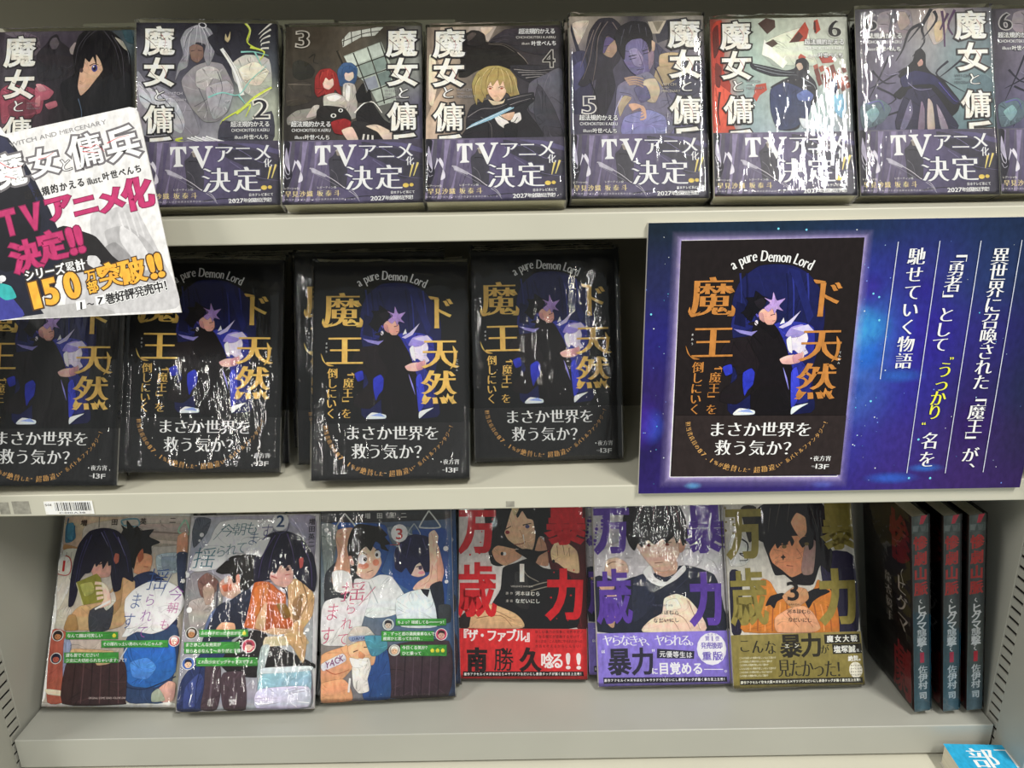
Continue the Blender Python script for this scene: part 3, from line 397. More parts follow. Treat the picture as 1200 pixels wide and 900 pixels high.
ART['T5'] = [
('g',[['b0a498','948a80','3a3640','9c9488','8c867e'],['5c5660','4c4654','3a3848','5c5668','6a6470'],['4a4658','3c3848','4e4a64','5a5674','2c2a3c'],['3a3648','4a4454','605c80','6c6890','3a3850'],['343044','48424e','6c6c90','646490','2c2a40']],[0,0,106,149]),('p','2c2a38',[1.2,5.7,8.4,29.1,5.8,31.1,0.9,11.6]),('P','c8bcae',[2.3,5.7,15.8,3.5,10.3,17.4,6.6,23.3]),('p','3a3844',[65.9,4.7,84.9,2.4,104,4.2,103.8,10.3,69.3,22.7]),('p','c4b8a8',[62.1,4.8,76.8,3.8,71.3,14.7,65.7,14.8]),('p','8e8474',[65.9,4.7,74.6,4.6,69.5,13.5]),('P','34324a',[1.1,33.1,12,29.1,19.1,44.7,15.3,75.6,2,79.3]),('P','48466a',[2.2,42.8,10.1,36.9,11.8,52.5,3.5,62.1]),('P','2c2832',[12,33,15.7,13.4,23.1,2.6,34.2,1.6,41.5,9.1,43.2,23,39.3,36.8,33.7,44.6,35.8,58.3,31.6,71.8,24.2,87.1,17.1,71.7,20.9,52.4,11.8,58.2,6.4,56.3,13.7,42.8]),('P','a88c78',[24.1,21.2,30.4,16.8,36.6,21,37.2,28.9,33.1,34.5,28.4,32.9,24.7,28.6]),('P','5c5078',[24.1,21.2,30.7,17.2,35.1,19.9,30.3,25,27.3,31,24.7,28.6]),('P','2c2832',[21.1,29,22.3,15.3,28.6,7.3,36.3,11.1,38.8,21,34,18.7,30.4,15.2,27.4,21.1,25.8,31]),('s','2a2026',0.55,0.37,[27.3,25.1,31.4,24.6]),('s','c89a80',0.55,0.37,[28.8,29,31.7,29.8]),('s','7a6c68',0.73,0.18,[25,5.4,19.4,17.3,15.6,36.9,10,52.5]),('s','7a6c68',0.74,0.18,[30.5,4.5,23,17.2,21,36.9,17.2,58.3]),('s','7a6c68',0.74,0.18,[34.2,5.2,40.3,17,41.2,32.8]),('s','7a6c68',0.73,0.18,[19.4,11.4,13.8,27.1,8.3,42.8]),('s','15131a',0.92,0.18,[26.8,5.3,21.1,21.2,18.2,42.7]),('s','15131a',0.9,0.18,[15.5,52.4,20.8,67.9,22.4,83.3]),('P','3c3a50',[67.4,22.7,76.7,30.6,91.7,36.5,104.8,44.4,105.6,58.4,90.9,68.2,76.1,58.3,67,42.6]),('P','9c886c',[68.9,42.6,84,39.7,91.5,44.5,83.7,52.4,74.2,58.3,64.9,58.3]),('P','b09a78',[71,32.6,80.4,30.6,91.8,32.5,84,39.7,70.8,42.6]),('P','6a6288',[43.2,21,50.7,14.9,61.9,16.8,65.5,26.7,65.2,40.6,61.3,48.5,56.1,51.3,48.4,46.6,42.3,36.8]),('P','8a7484',[61.8,20.8,66.2,26.7,66,38.6,62.2,44.6]),('P','8a82a0',[46.8,28.9,52.4,26.8,57.9,34.7,55.9,42.6,50.3,40.7]),('P','1f1c22',[38,26.9,35.5,17.1,39.7,9.1,49,4.6,60.2,5.6,64.6,12.8,65.9,22.7,63.1,30.7,61,22.8,56.3,18.9,48.8,20.1,44.3,24.9,43,36.8]),('s','4c4a56',0.74,0.19,[43.3,11.1,41.4,19]),('s','4c4a56',0.75,0.19,[49,7.8,47,15]),('s','4c4a56',0.75,0.19,[54.6,6.9,55.6,14.5]),('s','4c4a56',0.75,0.19,[60.1,9.6,61.1,17.6]),('s','4c4a56',0.74,0.19,[41.4,17,40.2,25]),('s','1f1a26',0.92,0.55,[46.4,34,52.7,32.4]),('s','1f1a26',0.75,0.56,[57.2,29.6,62.1,27.9]),('s','1f1a26',0.55,0.55,[47.1,36.3,52.3,35.1]),('s','1f1a26',0.56,0.56,[57.9,31.9,62.4,30.7]),('s','3c3048',0.56,0.37,[52.5,45,58.4,44.2]),('s','4a4060',0.56,0.37,[54.9,32.7,57,40.2,54.4,40.6]),('P','c8a890',[64.8,20.8,67.4,22.7,66.9,28.7,65,29.5]),('P','6e6a80',[37.2,58.3,50.2,50.5,61.4,46.5,68.7,54.4,79.6,70.1,83,85.8,75.3,98.5,33.1,98.3,35.1,79.6]),('P','a89880',[37.1,71.9,42.6,66.1,48.1,68,42.5,75.7,38.7,83.4]),('P','7c7ca8',[42.4,83.5,60.8,77.8,73.7,83.7,73.4,97.3,40.4,98]),('P','b8a890',[57.5,54.4,66.9,52.4,70.4,62.2,66.5,72,59.1,70]),
('P','5a5678',[50,60.2,59.3,58.3,62.9,68.1,55.4,71.9]),('s','c8a088',2.2,1.1,[45.8,74.2,50.9,73.5,56.4,75.8,55.6,78.9]),('s','c8a088',2.2,1.1,[46.5,75.4,52.8,74.1,57.1,78.6,55.2,81.3]),('s','c8a088',2.2,1.1,[47.2,76.6,54.6,74.7,57.8,81.3,54.8,83.6]),('s','c8a088',2.2,1.1,[47.9,77.7,56.4,75.3,58.5,84,54.4,85.9]),('s','a88c7c',1.84,0.74,[42.8,52.4,50.2,50.9,57.6,52.4]),('s','a88c7c',1.84,0.74,[43.9,54,50.9,52.8,57.5,54.8]),('s','a88c7c',1.84,0.74,[45,55.6,51.6,54.8,57.5,57.1]),('s','a88c7c',1.84,0.74,[46,57.1,52.3,56.7,57.4,59.5]),('s','8a6a60',0.55,0.18,[47.9,79.7,53.4,78.1,57.8,80.9]),('s','3a3450',0.75,0.37,[67,42.6,74.2,60.3,79.3,83.8]),('s','b0acd0',0.73,0.37,[40.8,66.1,35.1,79.6,33.5,96.8]),('t','魔',90.3,15.1,90.3,15.1,25.55,24.57,'e8e2d8','b','2c2a2e',1.33,0),('t','女',90.8,40.5,90.8,40.5,25.42,24.3,'e8e2d8','b','2c2a2e',1.33,0),('t','と',91.1,58.3,91.1,58.3,11.65,11.09,'e8e4dc','m','3a3638',0.57,0),('t','傭',90.3,78,90.3,78,25.21,23.9,'e8e2d8','b','2c2a2e',1.32,0),('t','兵',90.1,103.3,90.1,103.3,25.07,23.64,'e8e2d8','b','2c2a2e',1.31,0),('s','5a3a3c',0.57,0.19,[81,12.6,86.6,17.3,89.7,21.3]),('s','a0555a',0.48,0.19,[93.5,9.6,96.8,15.2,95.5,20.4]),('s','5a3a3c',0.57,0.19,[82.2,38.5,86,43.3,89.9,47.3]),('s','a0555a',0.48,0.19,[92.8,35.7,96.1,41.3,95.8,46.5]),('s','5a3a3c',0.56,0.19,[83,76,85.2,80.7,89.8,84.7]),('s','a0555a',0.47,0.19,[91.9,73.3,95.2,78.8,95.8,83.9]),('t','5',14.6,73.3,14.6,73.3,11.51,15.35,'3c3a4a','m','d0ccc8',0.72,0),('t','超法規的かえる',9,83.9,35.2,84.2,4.51,4.93,'ffffff','g','2a282c',0.27,0),('t','CHOHOKITEKI KAERU',8.4,88.8,35.7,89.1,2.23,2.68,'ffffff','r',None,0,0),('t','illust',10.7,94.5,16,94.5,2.07,2.82,'ffffff','r',None,0,0),('t','叶世べんち',19,94.6,34.5,94.8,3.87,4.25,'ffffff','g','2a282c',0.27,0),('t','WITCH',72.4,57.1,82.1,57.2,2.06,2.36,'b0a898','r',None,0,0),('t','AND',72.3,59.9,76.8,59.9,1.5,1.57,'b0a898','r',None,0,0),('t','MERCENARY',72.3,62.6,85.4,62.7,1.69,2.36,'b0a898','r',None,0,0),]
ART['T6'] = [
('g',[['8c3a30','a8b0a4','b8beb0','bcc0b4','b8bab0'],['9c3c30','98aca4','a8b4a8','b0b8ac','a4a89c'],['b84a38','8c9ea0','a0aca8','8c9c9c','8a8c8c'],['b85040','90a0a8','98a4b0','8894a4','7c8490'],['c45440','8c9cac','7c8ca0','8c98ac','8894a8']],[0,0,106,149]),('P','a83c2e',[1.3,7.2,8.8,1.1,12.1,17.8,8.9,42.5,14.7,56.9,10.5,77,1.1,95.7,0.7,50.5]),('P','c8543e',[2,56.6,9.2,58.8,16.2,67,12.1,83,17.2,95.1,1.8,95.7]),('P','5c2420',[1.6,11.4,6.2,5.2,6.4,26,2.5,34.1]),('P','6a2822',[3.5,38.3,7.8,42.5,6.3,58.7,3.1,56.7]),('s','3a1c1c',1.81,0.72,[6.2,62.8,4.3,78.9,5.5,90.9]),('P','ccd0c0',[41.1,22.5,54.1,14.5,74.3,8.7,78.7,31.5,81.9,41.7,63.9,41.4,51.3,39.1]),('p','e0e2d6',[41.6,18.4,51.6,31,59,38.5,55.1,43.7,46.1,35,39.3,31.5]),('p','98a098',[39.3,31.5,46.1,35.4,55.1,43.7,47.7,41.1]),('p','4a3630',[37.3,4.6,43.7,-0.3,50.5,1.9,50.7,8.2,44.3,13.9]),('p','4a3a34',[42.2,21.7,48.8,18.5,52.3,22.3,47.5,25.5]),('p','a84434',[68.7,10.6,73.8,3.7,76.4,10.8,74.1,20.3,60.7,21.7]),('p','4e2e2a',[60.7,21.7,68.7,12.3,71.8,16.5,68.3,21]),('p','a84434',[80.7,3,83.6,1.8,85.4,11,81.6,14.6,80,10]),('p','4a302c',[80.3,4.7,81.8,3,82.1,13,80.6,13.4]),('p','a04032',[82.9,34,93,33.8,94.2,39.1,85.5,39.8]),('p','a84636',[67.1,34.1,69.3,31.3,73.2,34.2,71.2,38.7,68.3,39.5]),('p','a84434',[33.8,57.2,41.7,55.7,42.3,61.8,36,66.5,32.5,63.2]),('p','b04c3c',[34.4,61.2,38.3,62.5,34,71.3,31.3,67.3]),('p','9c5444',[78.3,41.7,81.6,40.1,82.5,44.6,79.5,46.2]),('p','6c3830',[84.4,52.6,87.7,51,88.6,55.5,85.7,57]),('p','6c3830',[91.4,45.2,94.7,43.6,95.6,48.1,92.6,49.7]),('p','9c5444',[97.5,56,100.8,54.5,101.6,58.9,98.7,60.5]),('p','6c3830',[79.4,48.2,82.7,46.6,83.6,51.1,80.7,52.7]),('p','6c3830',[85.6,59.1,88.9,57.5,89.7,62,86.8,63.5]),('p','9c5444',[92.5,51.7,95.8,50.1,96.7,54.6,93.7,56.2]),('p','6c3830',[99.5,44.3,102.8,42.7,103.7,47.2,100.7,48.8]),('p','6c3830',[80.6,54.7,83.9,53.2,84.7,57.6,81.8,59.2]),('p','9c5444',[87.5,47.3,90.8,45.8,91.7,50.3,88.8,51.8]),('p','6c3830',[93.6,58.2,96.9,56.6,97.8,61.1,94.9,62.6]),('p','6c3830',[100.6,50.8,103.9,49.3,104.8,53.7,101.8,55.3]),('p','9c5444',[82.5,43,85.8,41.4,86.7,45.9,83.8,47.5]),('p','6c3830',[88.7,53.9,92,52.3,92.8,56.8,89.9,58.3]),('p','6c3830',[95.6,46.5,98.9,44.9,99.8,49.4,96.9,51]),('p','9c5444',[101.7,57.3,105,55.8,105.8,60.2,102.9,61.8]),('p','6c3830',[83.7,49.5,87,47.9,87.8,52.4,84.9,54]),('p','6c3830',[90.6,42.1,94,40.5,94.8,45,91.9,46.6]),('p','9c5444',[96.8,53,100,51.4,100.9,55.9,98,57.4]),('p','6c3830',[78.7,45.2,82,43.6,82.8,48.1,79.9,49.6]),('p','6c3830',[84.8,56,88.1,54.5,89,58.9,86,60.5]),('p','9c5444',[91.8,48.6,95.1,47.1,95.9,51.5,93,53.1]),('p','6c3830',[97.9,59.5,101.2,57.9,102,62.4,99.1,63.9]),('p','6c3830',[79.8,51.7,83.1,50.1,84,54.6,81,56.2]),('p','9c5444',[86.8,44.3,90.1,42.7,90.9,47.2,88,48.8]),('p','6c3830',[92.9,55.1,96.2,53.6,97,58,94.1,59.6]),
('P','26252e',[30.7,38.8,45.8,42.3,56.5,45.4,63.8,43.9,67.7,37.4,72.8,35.9,75.1,40.4,73.4,46.9,79.4,55.9,80.7,68,76.8,76,69.8,71.9,65.3,93.8,51.1,94.8,48.2,75.6,50.5,63.5,45.2,59.4,54.4,53.5,59.9,50.7,45.6,49.7,31.7,43.3]),('P','30385a',[45.1,61.4,56.1,55.5,66.7,59.8,75.3,68,72.9,83.9,61.8,93.7,49.3,94.8,44.5,79.5]),('P','5c6ca0',[64.7,65.8,72,61.9,77.2,66.4,75.2,71.2,66.3,71]),('P','c0a898',[65.3,41.4,67.6,37.8,70.4,39.5,70.3,44,67.3,45.6]),('P','15141c',[64.6,41.4,65.9,36.6,71.4,35,75.1,39.6,74.1,46.9,71,43.6,69.4,39.5,66.8,39.4]),('s','9aa0a8',0.54,0.18,[33.2,40.5,49.3,45.2,63.6,47.5]),('s','9aa0a8',0.54,0.18,[34.9,43.3,51,48.5,65.4,49.6]),('s','9aa0a8',0.54,0.18,[68.9,51.7,77.6,57.9,79.2,62]),('s','9aa0a8',0.54,0.18,[69.7,57.8,75.7,59.1]),('P','2c3450',[91.3,54.5,95.6,53.8,95.5,64.3,91.5,65.4]),('P','7ca8c0',[91.4,68.2,100.4,66.4,101.5,78.4,97.6,86.3,92.6,80.3]),('P','c8ccd0',[65.7,85.8,76.2,88,79.5,94,68.9,94.2]),('t','魔',19.4,14.8,19.4,14.8,23.73,25.33,'e8e2d8','b','241f20',1.28,0),('t','女',19.6,40.6,19.6,40.6,23.57,24.99,'e8e2d8','b','241f20',1.27,0),('t','と',20,58,20,58,10.79,11.39,'e8e4dc','m','3a3638',0.54,0),('t','傭',20.4,78.2,20.4,78.2,23.33,24.5,'e8e2d8','b','241f20',1.26,0),('t','兵',20.4,106.1,20.4,106.1,23.16,24.14,'e8e2d8','b','241f20',1.25,0),('s','5a3a3c',0.55,0.18,[10.6,11.5,15.9,16.6,18.9,20.8]),('s','a0555a',0.46,0.18,[22.5,8.9,25.7,14.8,24.4,20.1]),('s','5a3a3c',0.54,0.18,[11.5,38.4,15.2,43.4,18.9,47.6]),('s','a0555a',0.45,0.18,[21.8,35.7,24.9,41.5,24.5,46.8]),('s','5a3a3c',0.54,0.18,[12.2,75,14.2,79.9,18.6,83.9]),('s','a0555a',0.45,0.18,[20.7,72.3,23.8,78,24.3,83.2]),('t','6',96,10,96,10,11.56,16.16,'1c1a1c','m','b8b8b0',0.54,0),('t','超法規的かえる',74.7,21.5,100.9,22,4.51,5.31,'fffef8','g','2a282c',0.27,0),('t','CHOHOKITEKI KAERU',73.9,26.8,101.2,27.3,2.23,2.88,'fffef8','r',None,0,0),('t','illust',76,32.9,81.4,33,2.08,3.04,'fffef8','r',None,0,0),('t','叶世べんち',84.3,33.1,99.7,33.4,3.85,4.56,'fffef8','g','2a282c',0.27,0),('t','WITCH',27.4,54.2,36.7,54.4,1.98,2.44,'8a868a','r',None,0,0),('t','AND',27.3,57.1,31.6,57.1,1.44,1.62,'8a868a','r',None,0,0),('t','MERCENARY',27.2,59.9,39.8,60.1,1.62,2.43,'8a868a','r',None,0,0),]
ART['T7'] = [
('g',[['3c3840','6c6470','a09490','8c8288','5c5c64'],['3e3844','6a6474','8c8c90','78888c','64747a'],['484458','645e78','5c6270','70868a','60767a'],['40405c','4c4c68','4a4a60','586e78','5c7078'],['5c7c84','4a4e64','3a3850','40485c','54666e']],[0,0,106,149]),('P','8c8288',[18.8,3.7,30,0.8,42.9,2.1,44.3,15.6,34.7,27,22,21.1,16.7,15.3]),('P','a89890',[31.7,3.9,39.2,2.8,42.6,11.7,35,17.4]),('P','5c5660',[30,-0,34.6,7.8,27.7,15.4,33,21.3,25.7,19.2]),('P','beb0a8',[59.5,2.2,68.9,0.4,72.1,12.1,67.9,25.5,60.4,29.3,55.4,15.7]),('P','c4b090',[61,13.9,66.7,10.1,67.3,23.6,62.3,27.4]),('s','1d1b26',2.96,0.56,[59.6,0.3,53.7,9.9,47.9,17.6,40.2,27.1]),('s','1d1b26',2.96,0.56,[57.6,4.1,51.7,15.7,53.1,27.3,43.5,38.7]),('s','1d1b26',2.96,0.55,[53.6,11.8,42.4,17.5,36.3,32.8,30.5,42.3]),('s','1d1b26',2.96,0.56,[61.4,2.2,63,10,51.3,25.3]),('s','4a2c50',2.22,1.11,[67.7,2.3,68.7,15.9,68.8,31.3]),('s','4a2c50',2.22,1.11,[72.4,4.3,65.6,17.8]),('s','4a2c50',2.23,1.11,[77.7,1.6,72.1,14,75.5,21.8]),('s','1f1d2c',1.84,0.37,[71,42.8,61.4,52.3,70.3,60,82.9,67.8]),('s','1f1d2c',1.84,0.37,[82.1,41.1,70.7,50.5,63.1,56.1]),('s','1f1d2c',1.83,0.37,[25.2,38.4,17.3,55.5,7.7,74.3]),('s','1f1d2c',1.83,0.37,[37.7,48.1,19,59.3,7.9,64.8]),('s','1f1d2c',1.82,0.36,[15.3,63.1,29.6,72.7,7.4,83.7]),('s','1f1d2c',1.82,0.36,[32.9,82.2,18.2,87.6,12.5,96]),('s','1f1d2c',1.83,0.37,[12,49.7,20.9,59.3,30,59.5]),('P','5a6a74',[2.1,78,16.8,72.5,25.7,80.2,18.1,91.4,3.4,95.9]),('P','7c9aa0',[5.6,83.7,13,78.1,16.5,83.9,10.8,91.3]),('P','18161e',[43.4,42.5,45.8,34.9,50,32.2,53.5,36.9,53.5,46.4,57.7,52.2,66.7,58.1,73.7,67.7,78.9,75.3,76.8,82.9,69.2,88.4,62.4,75.1,55.4,65.5,40.8,65.3,33.2,72.8,27.9,68.9,37.3,59.6,32,53.8]),('P','26244a',[33.8,55.7,45,50.1,59.5,54.2,73.6,69.6,78.9,75.3,73.3,77.2,59.2,61.8,44.6,61.6,35.4,63.3]),('P','c0988a',[46.7,42.9,49,39.9,51.5,41.8,51,45.6,48,46.8]),('P','19171f',[45.5,45.6,45.7,38.7,49.9,35.3,52.7,38.8,52.5,44.5,50.1,40.7]),('P','2a2740',[39,65.3,57.3,65.5,69.4,82.8,76.2,97,28.8,96.3]),('P','b8a49c',[54.1,73.1,57.6,76.9,58.7,96.7,52.9,96.6]),('P','7c6c80',[48.9,74.9,51.2,80.6,50.7,96.6,45.6,96.5]),('P','8c8090',[60.5,77,65.6,86.5,68.9,96.9,63.4,96.8]),('P','6a6480',[40.5,72.9,42,84.2,36.1,96.4,31.7,96.3]),('s','8a84a8',0.55,0.37,[39.1,59.6,46.3,65.4,57.3,64.8]),('s','9a94b0',0.55,0.18,[32.1,51.9,24.7,53.7,21.1,51.7]),('s','5a50a0',0.73,0.18,[63,59.9,73.5,73.4,77.1,75.3]),('e','6a8086',95.8,66.1,11,13.3,0),('e','5c7078',95.8,66.1,9.9,12.2,0),('s','6c5cb0',0.73,0.18,[7.6,76.2,16.8,74.4,20.2,82]),('t','魔',89.1,14.2,89.1,14.2,24.11,23.62,'e8e2d8','b','3a3638',1.3,0),('t','女',90.1,39.8,90.1,39.8,24.01,23.42,'e8e2d8','b','3a3638',1.29,0),('t','と',90.6,57.4,90.6,57.4,11.01,10.71,'e8e4dc','m','3a3638',0.55,0),('t','傭',91.6,77.4,91.6,77.4,23.86,23.13,'e8e2d8','b','3a3638',1.28,0),('t','兵',92.4,102,92.4,102,23.77,22.94,'e8e2d8','b','3a3638',1.28,0),('s','5a3a3c',0.56,0.19,[81.6,12.2,87,16.9,90,20.8]),('s','a0555a',0.46,0.19,[93.8,9.6,96.9,15,95.5,20.1]),
('s','5a3a3c',0.55,0.18,[82.3,37.2,85.9,41.9,89.7,45.8]),('s','a0555a',0.46,0.18,[92.7,34.7,95.8,40.1,95.4,45.1]),('s','5a3a3c',0.55,0.18,[82.4,75.4,84.4,80,88.8,83.8]),('s','a0555a',0.46,0.18,[91.1,72.9,94.2,78.2,94.7,83.1]),('t','6',11.6,10.2,11.6,10.2,11.41,15.05,'1d1b20','m','a8a4a4',0.74,0),('t','超法規的かえる',7.2,21.7,33.9,22,4.59,4.96,'f0ece6','g','2a282c',0.28,0),('t','CHOHOKITEKI KAERU',6.4,26.6,34.3,27,2.27,2.69,'f0ece6','r',None,0,0),('t','illust',8.7,32.3,14.1,32.4,2.12,2.84,'f0ece6','r',None,0,0),('t','叶世べんち',17.2,32.4,32.9,32.6,3.94,4.27,'f0ece6','g','2a282c',0.28,0),('t','WITCH',76,54.6,85.6,54.7,2.02,2.29,'5a6068','r',None,0,0),('t','AND',75.9,57.2,80.3,57.3,1.47,1.53,'5a6068','r',None,0,0),('t','MERCENARY',75.8,59.9,88.7,60.1,1.66,2.29,'5a6068','r',None,0,0),]
ART['T1'] = [
('g',[['4a424c','544c58','4c4450','3a363c','5a6c74'],['48424a','322e36','28242a','2a2828','3c3c3e'],['54404a','3c3038','201c20','1e1c1e','2c2c2c'],['6c4450','5c3c46','2a2228','1a181c','262428'],['4c3840','5c404a','2a2428','1a181c','222024']],[0,0,106,149]),('P','6a606c',[4.4,1,17.2,-0.4,30.5,5.1,32.6,17.1,25.9,21.9,16.4,8.2]),('P','2c282e',[30,20.4,36.5,12.1,40.4,5.3,44.6,2.8,47.7,9,56.5,17.6,59.7,31,49.1,40.4,32.8,43.2]),('P','5c545c',[39.3,10.8,41.3,6.4,44.7,5.8,46.7,11,44.6,15.7,41.2,15.6]),('P','9a8c8c',[55,15.9,59.1,10.1,63.5,16.1,59.4,21.1,56,20.3]),('P','8c4454',[3.6,51.9,11.2,45.8,27.8,49.3,36.5,58.8,34.5,70.8,18.9,73.4,6.3,79]),('P','a85c6c',[29.9,49.4,35.7,46.4,44.2,52.8,40.5,58.9,31.2,60.2]),('P','c08890',[30.3,46.3,34.3,46,38.7,51.1,33.4,52.6]),('P','a4606c',[38.1,63.4,45.9,60.5,47.4,65.1,41,67.9]),('P','b87880',[30.6,58.7,34.1,55.7,34.2,64.8,30.7,64.7]),('P','6c3844',[10.2,64.3,23,58.5,31.9,70.7,17,82.1]),('P','17151a',[59.9,37.4,58,21,62.1,4.1,71.6,-2.6,81.7,-2.4,93.1,6.6,101.3,20.4,103.2,38.4,103.2,72.2,76.8,86.1,66.4,80.2,52.8,65.2,49.3,46.7]),('P','c8a48c',[63.9,34.3,65.1,26.2,70.5,18,77.5,16.5,81.8,24.9,81.3,34.7,76.4,42.6,71.1,50.3,65,56.7,62.4,48.6]),('P','17151a',[60.2,46.9,60.8,31,64.9,16.2,73.2,9.6,81.7,11.5,87.3,23.4,87.3,39.6,81.9,53.6,81.3,34.7,79,26.5,75.6,21.4,76.3,31.3,73.4,23.1,70.7,27.9,67.3,24.6,66.1,32.7,63.4,35.9]),('e','3a3c7c',74.8,33.3,2.3,3.2,0),('e','14121c',74.8,33.3,1.2,1.9,0),('e','c8ccf0',74,31.9,0.6,0.8,0),('s','17151a',0.83,0.41,[71,31.2,74.6,29.3,77.9,30.7]),('e','4a3a3c',64.8,35,1.4,1.9,0),('s','7a4a40',0.41,0.27,[63.7,46.1,66.1,46.8]),('s','48444c',0.86,0.14,[70.3,0.9,62,14.4,59.7,31]),('s','48444c',0.86,0.14,[80.3,-0.6,90.2,15.1,95.5,38.2]),('s','48444c',0.85,0.14,[87.4,4.8,95.7,21.9,98,50.9]),('s','48444c',0.86,0.14,[76,-0.7,67.5,7.7,63.5,17.8]),('s','7c8088',0.57,0.14,[94.5,10.1,100,18.7,101.8,30.3]),('P','b0ac9c',[89.7,6.5,95.9,10.1,100,18.7,95.8,15.2]),('P','3c5660',[94.6,-2,101.7,-1.9,105,12.1,98.7,10.2]),('s','c8a48c',0.41,0.14,[76.4,41,71.1,50.3,65.8,56.4]),('s','4a5a70',0.8,0.27,[63.2,59.4,66.2,71.4,65.1,80.2]),('t','魔',17.2,17.6,17.2,17.6,23.96,27.84,'e8e2d8','b','2c2a2e',0.99,0),('t','女',18,46,18,46,23.17,26.05,'e8e2d8','b','2c2a2e',0.95,0),('t','と',17.9,64.4,17.9,64.4,10.42,11.46,'e8e4dc','m','3a3638',0.4,0),('t','傭',18.3,85,18.3,85,22.09,23.69,'e8e2d8','b','2c2a2e',0.91,0),('t','兵',19.5,111.2,19.5,111.2,21.36,22.16,'e8e2d8','b','2c2a2e',0.88,0),('s','5a3a3c',0.55,0.14,[12.4,44.3,18.2,47.6,22.6,52.3]),('t','WITCH',24.7,62.5,31.6,62.6,1.47,1.82,'7a7478','r',None,0,0),('t','AND',24.8,64.6,28,64.7,1.07,1.21,'7a7478','r',None,0,0),('t','MERCENARY',25,66.7,34.3,66.9,1.2,1.8,'7a7478','r',None,0,0),]
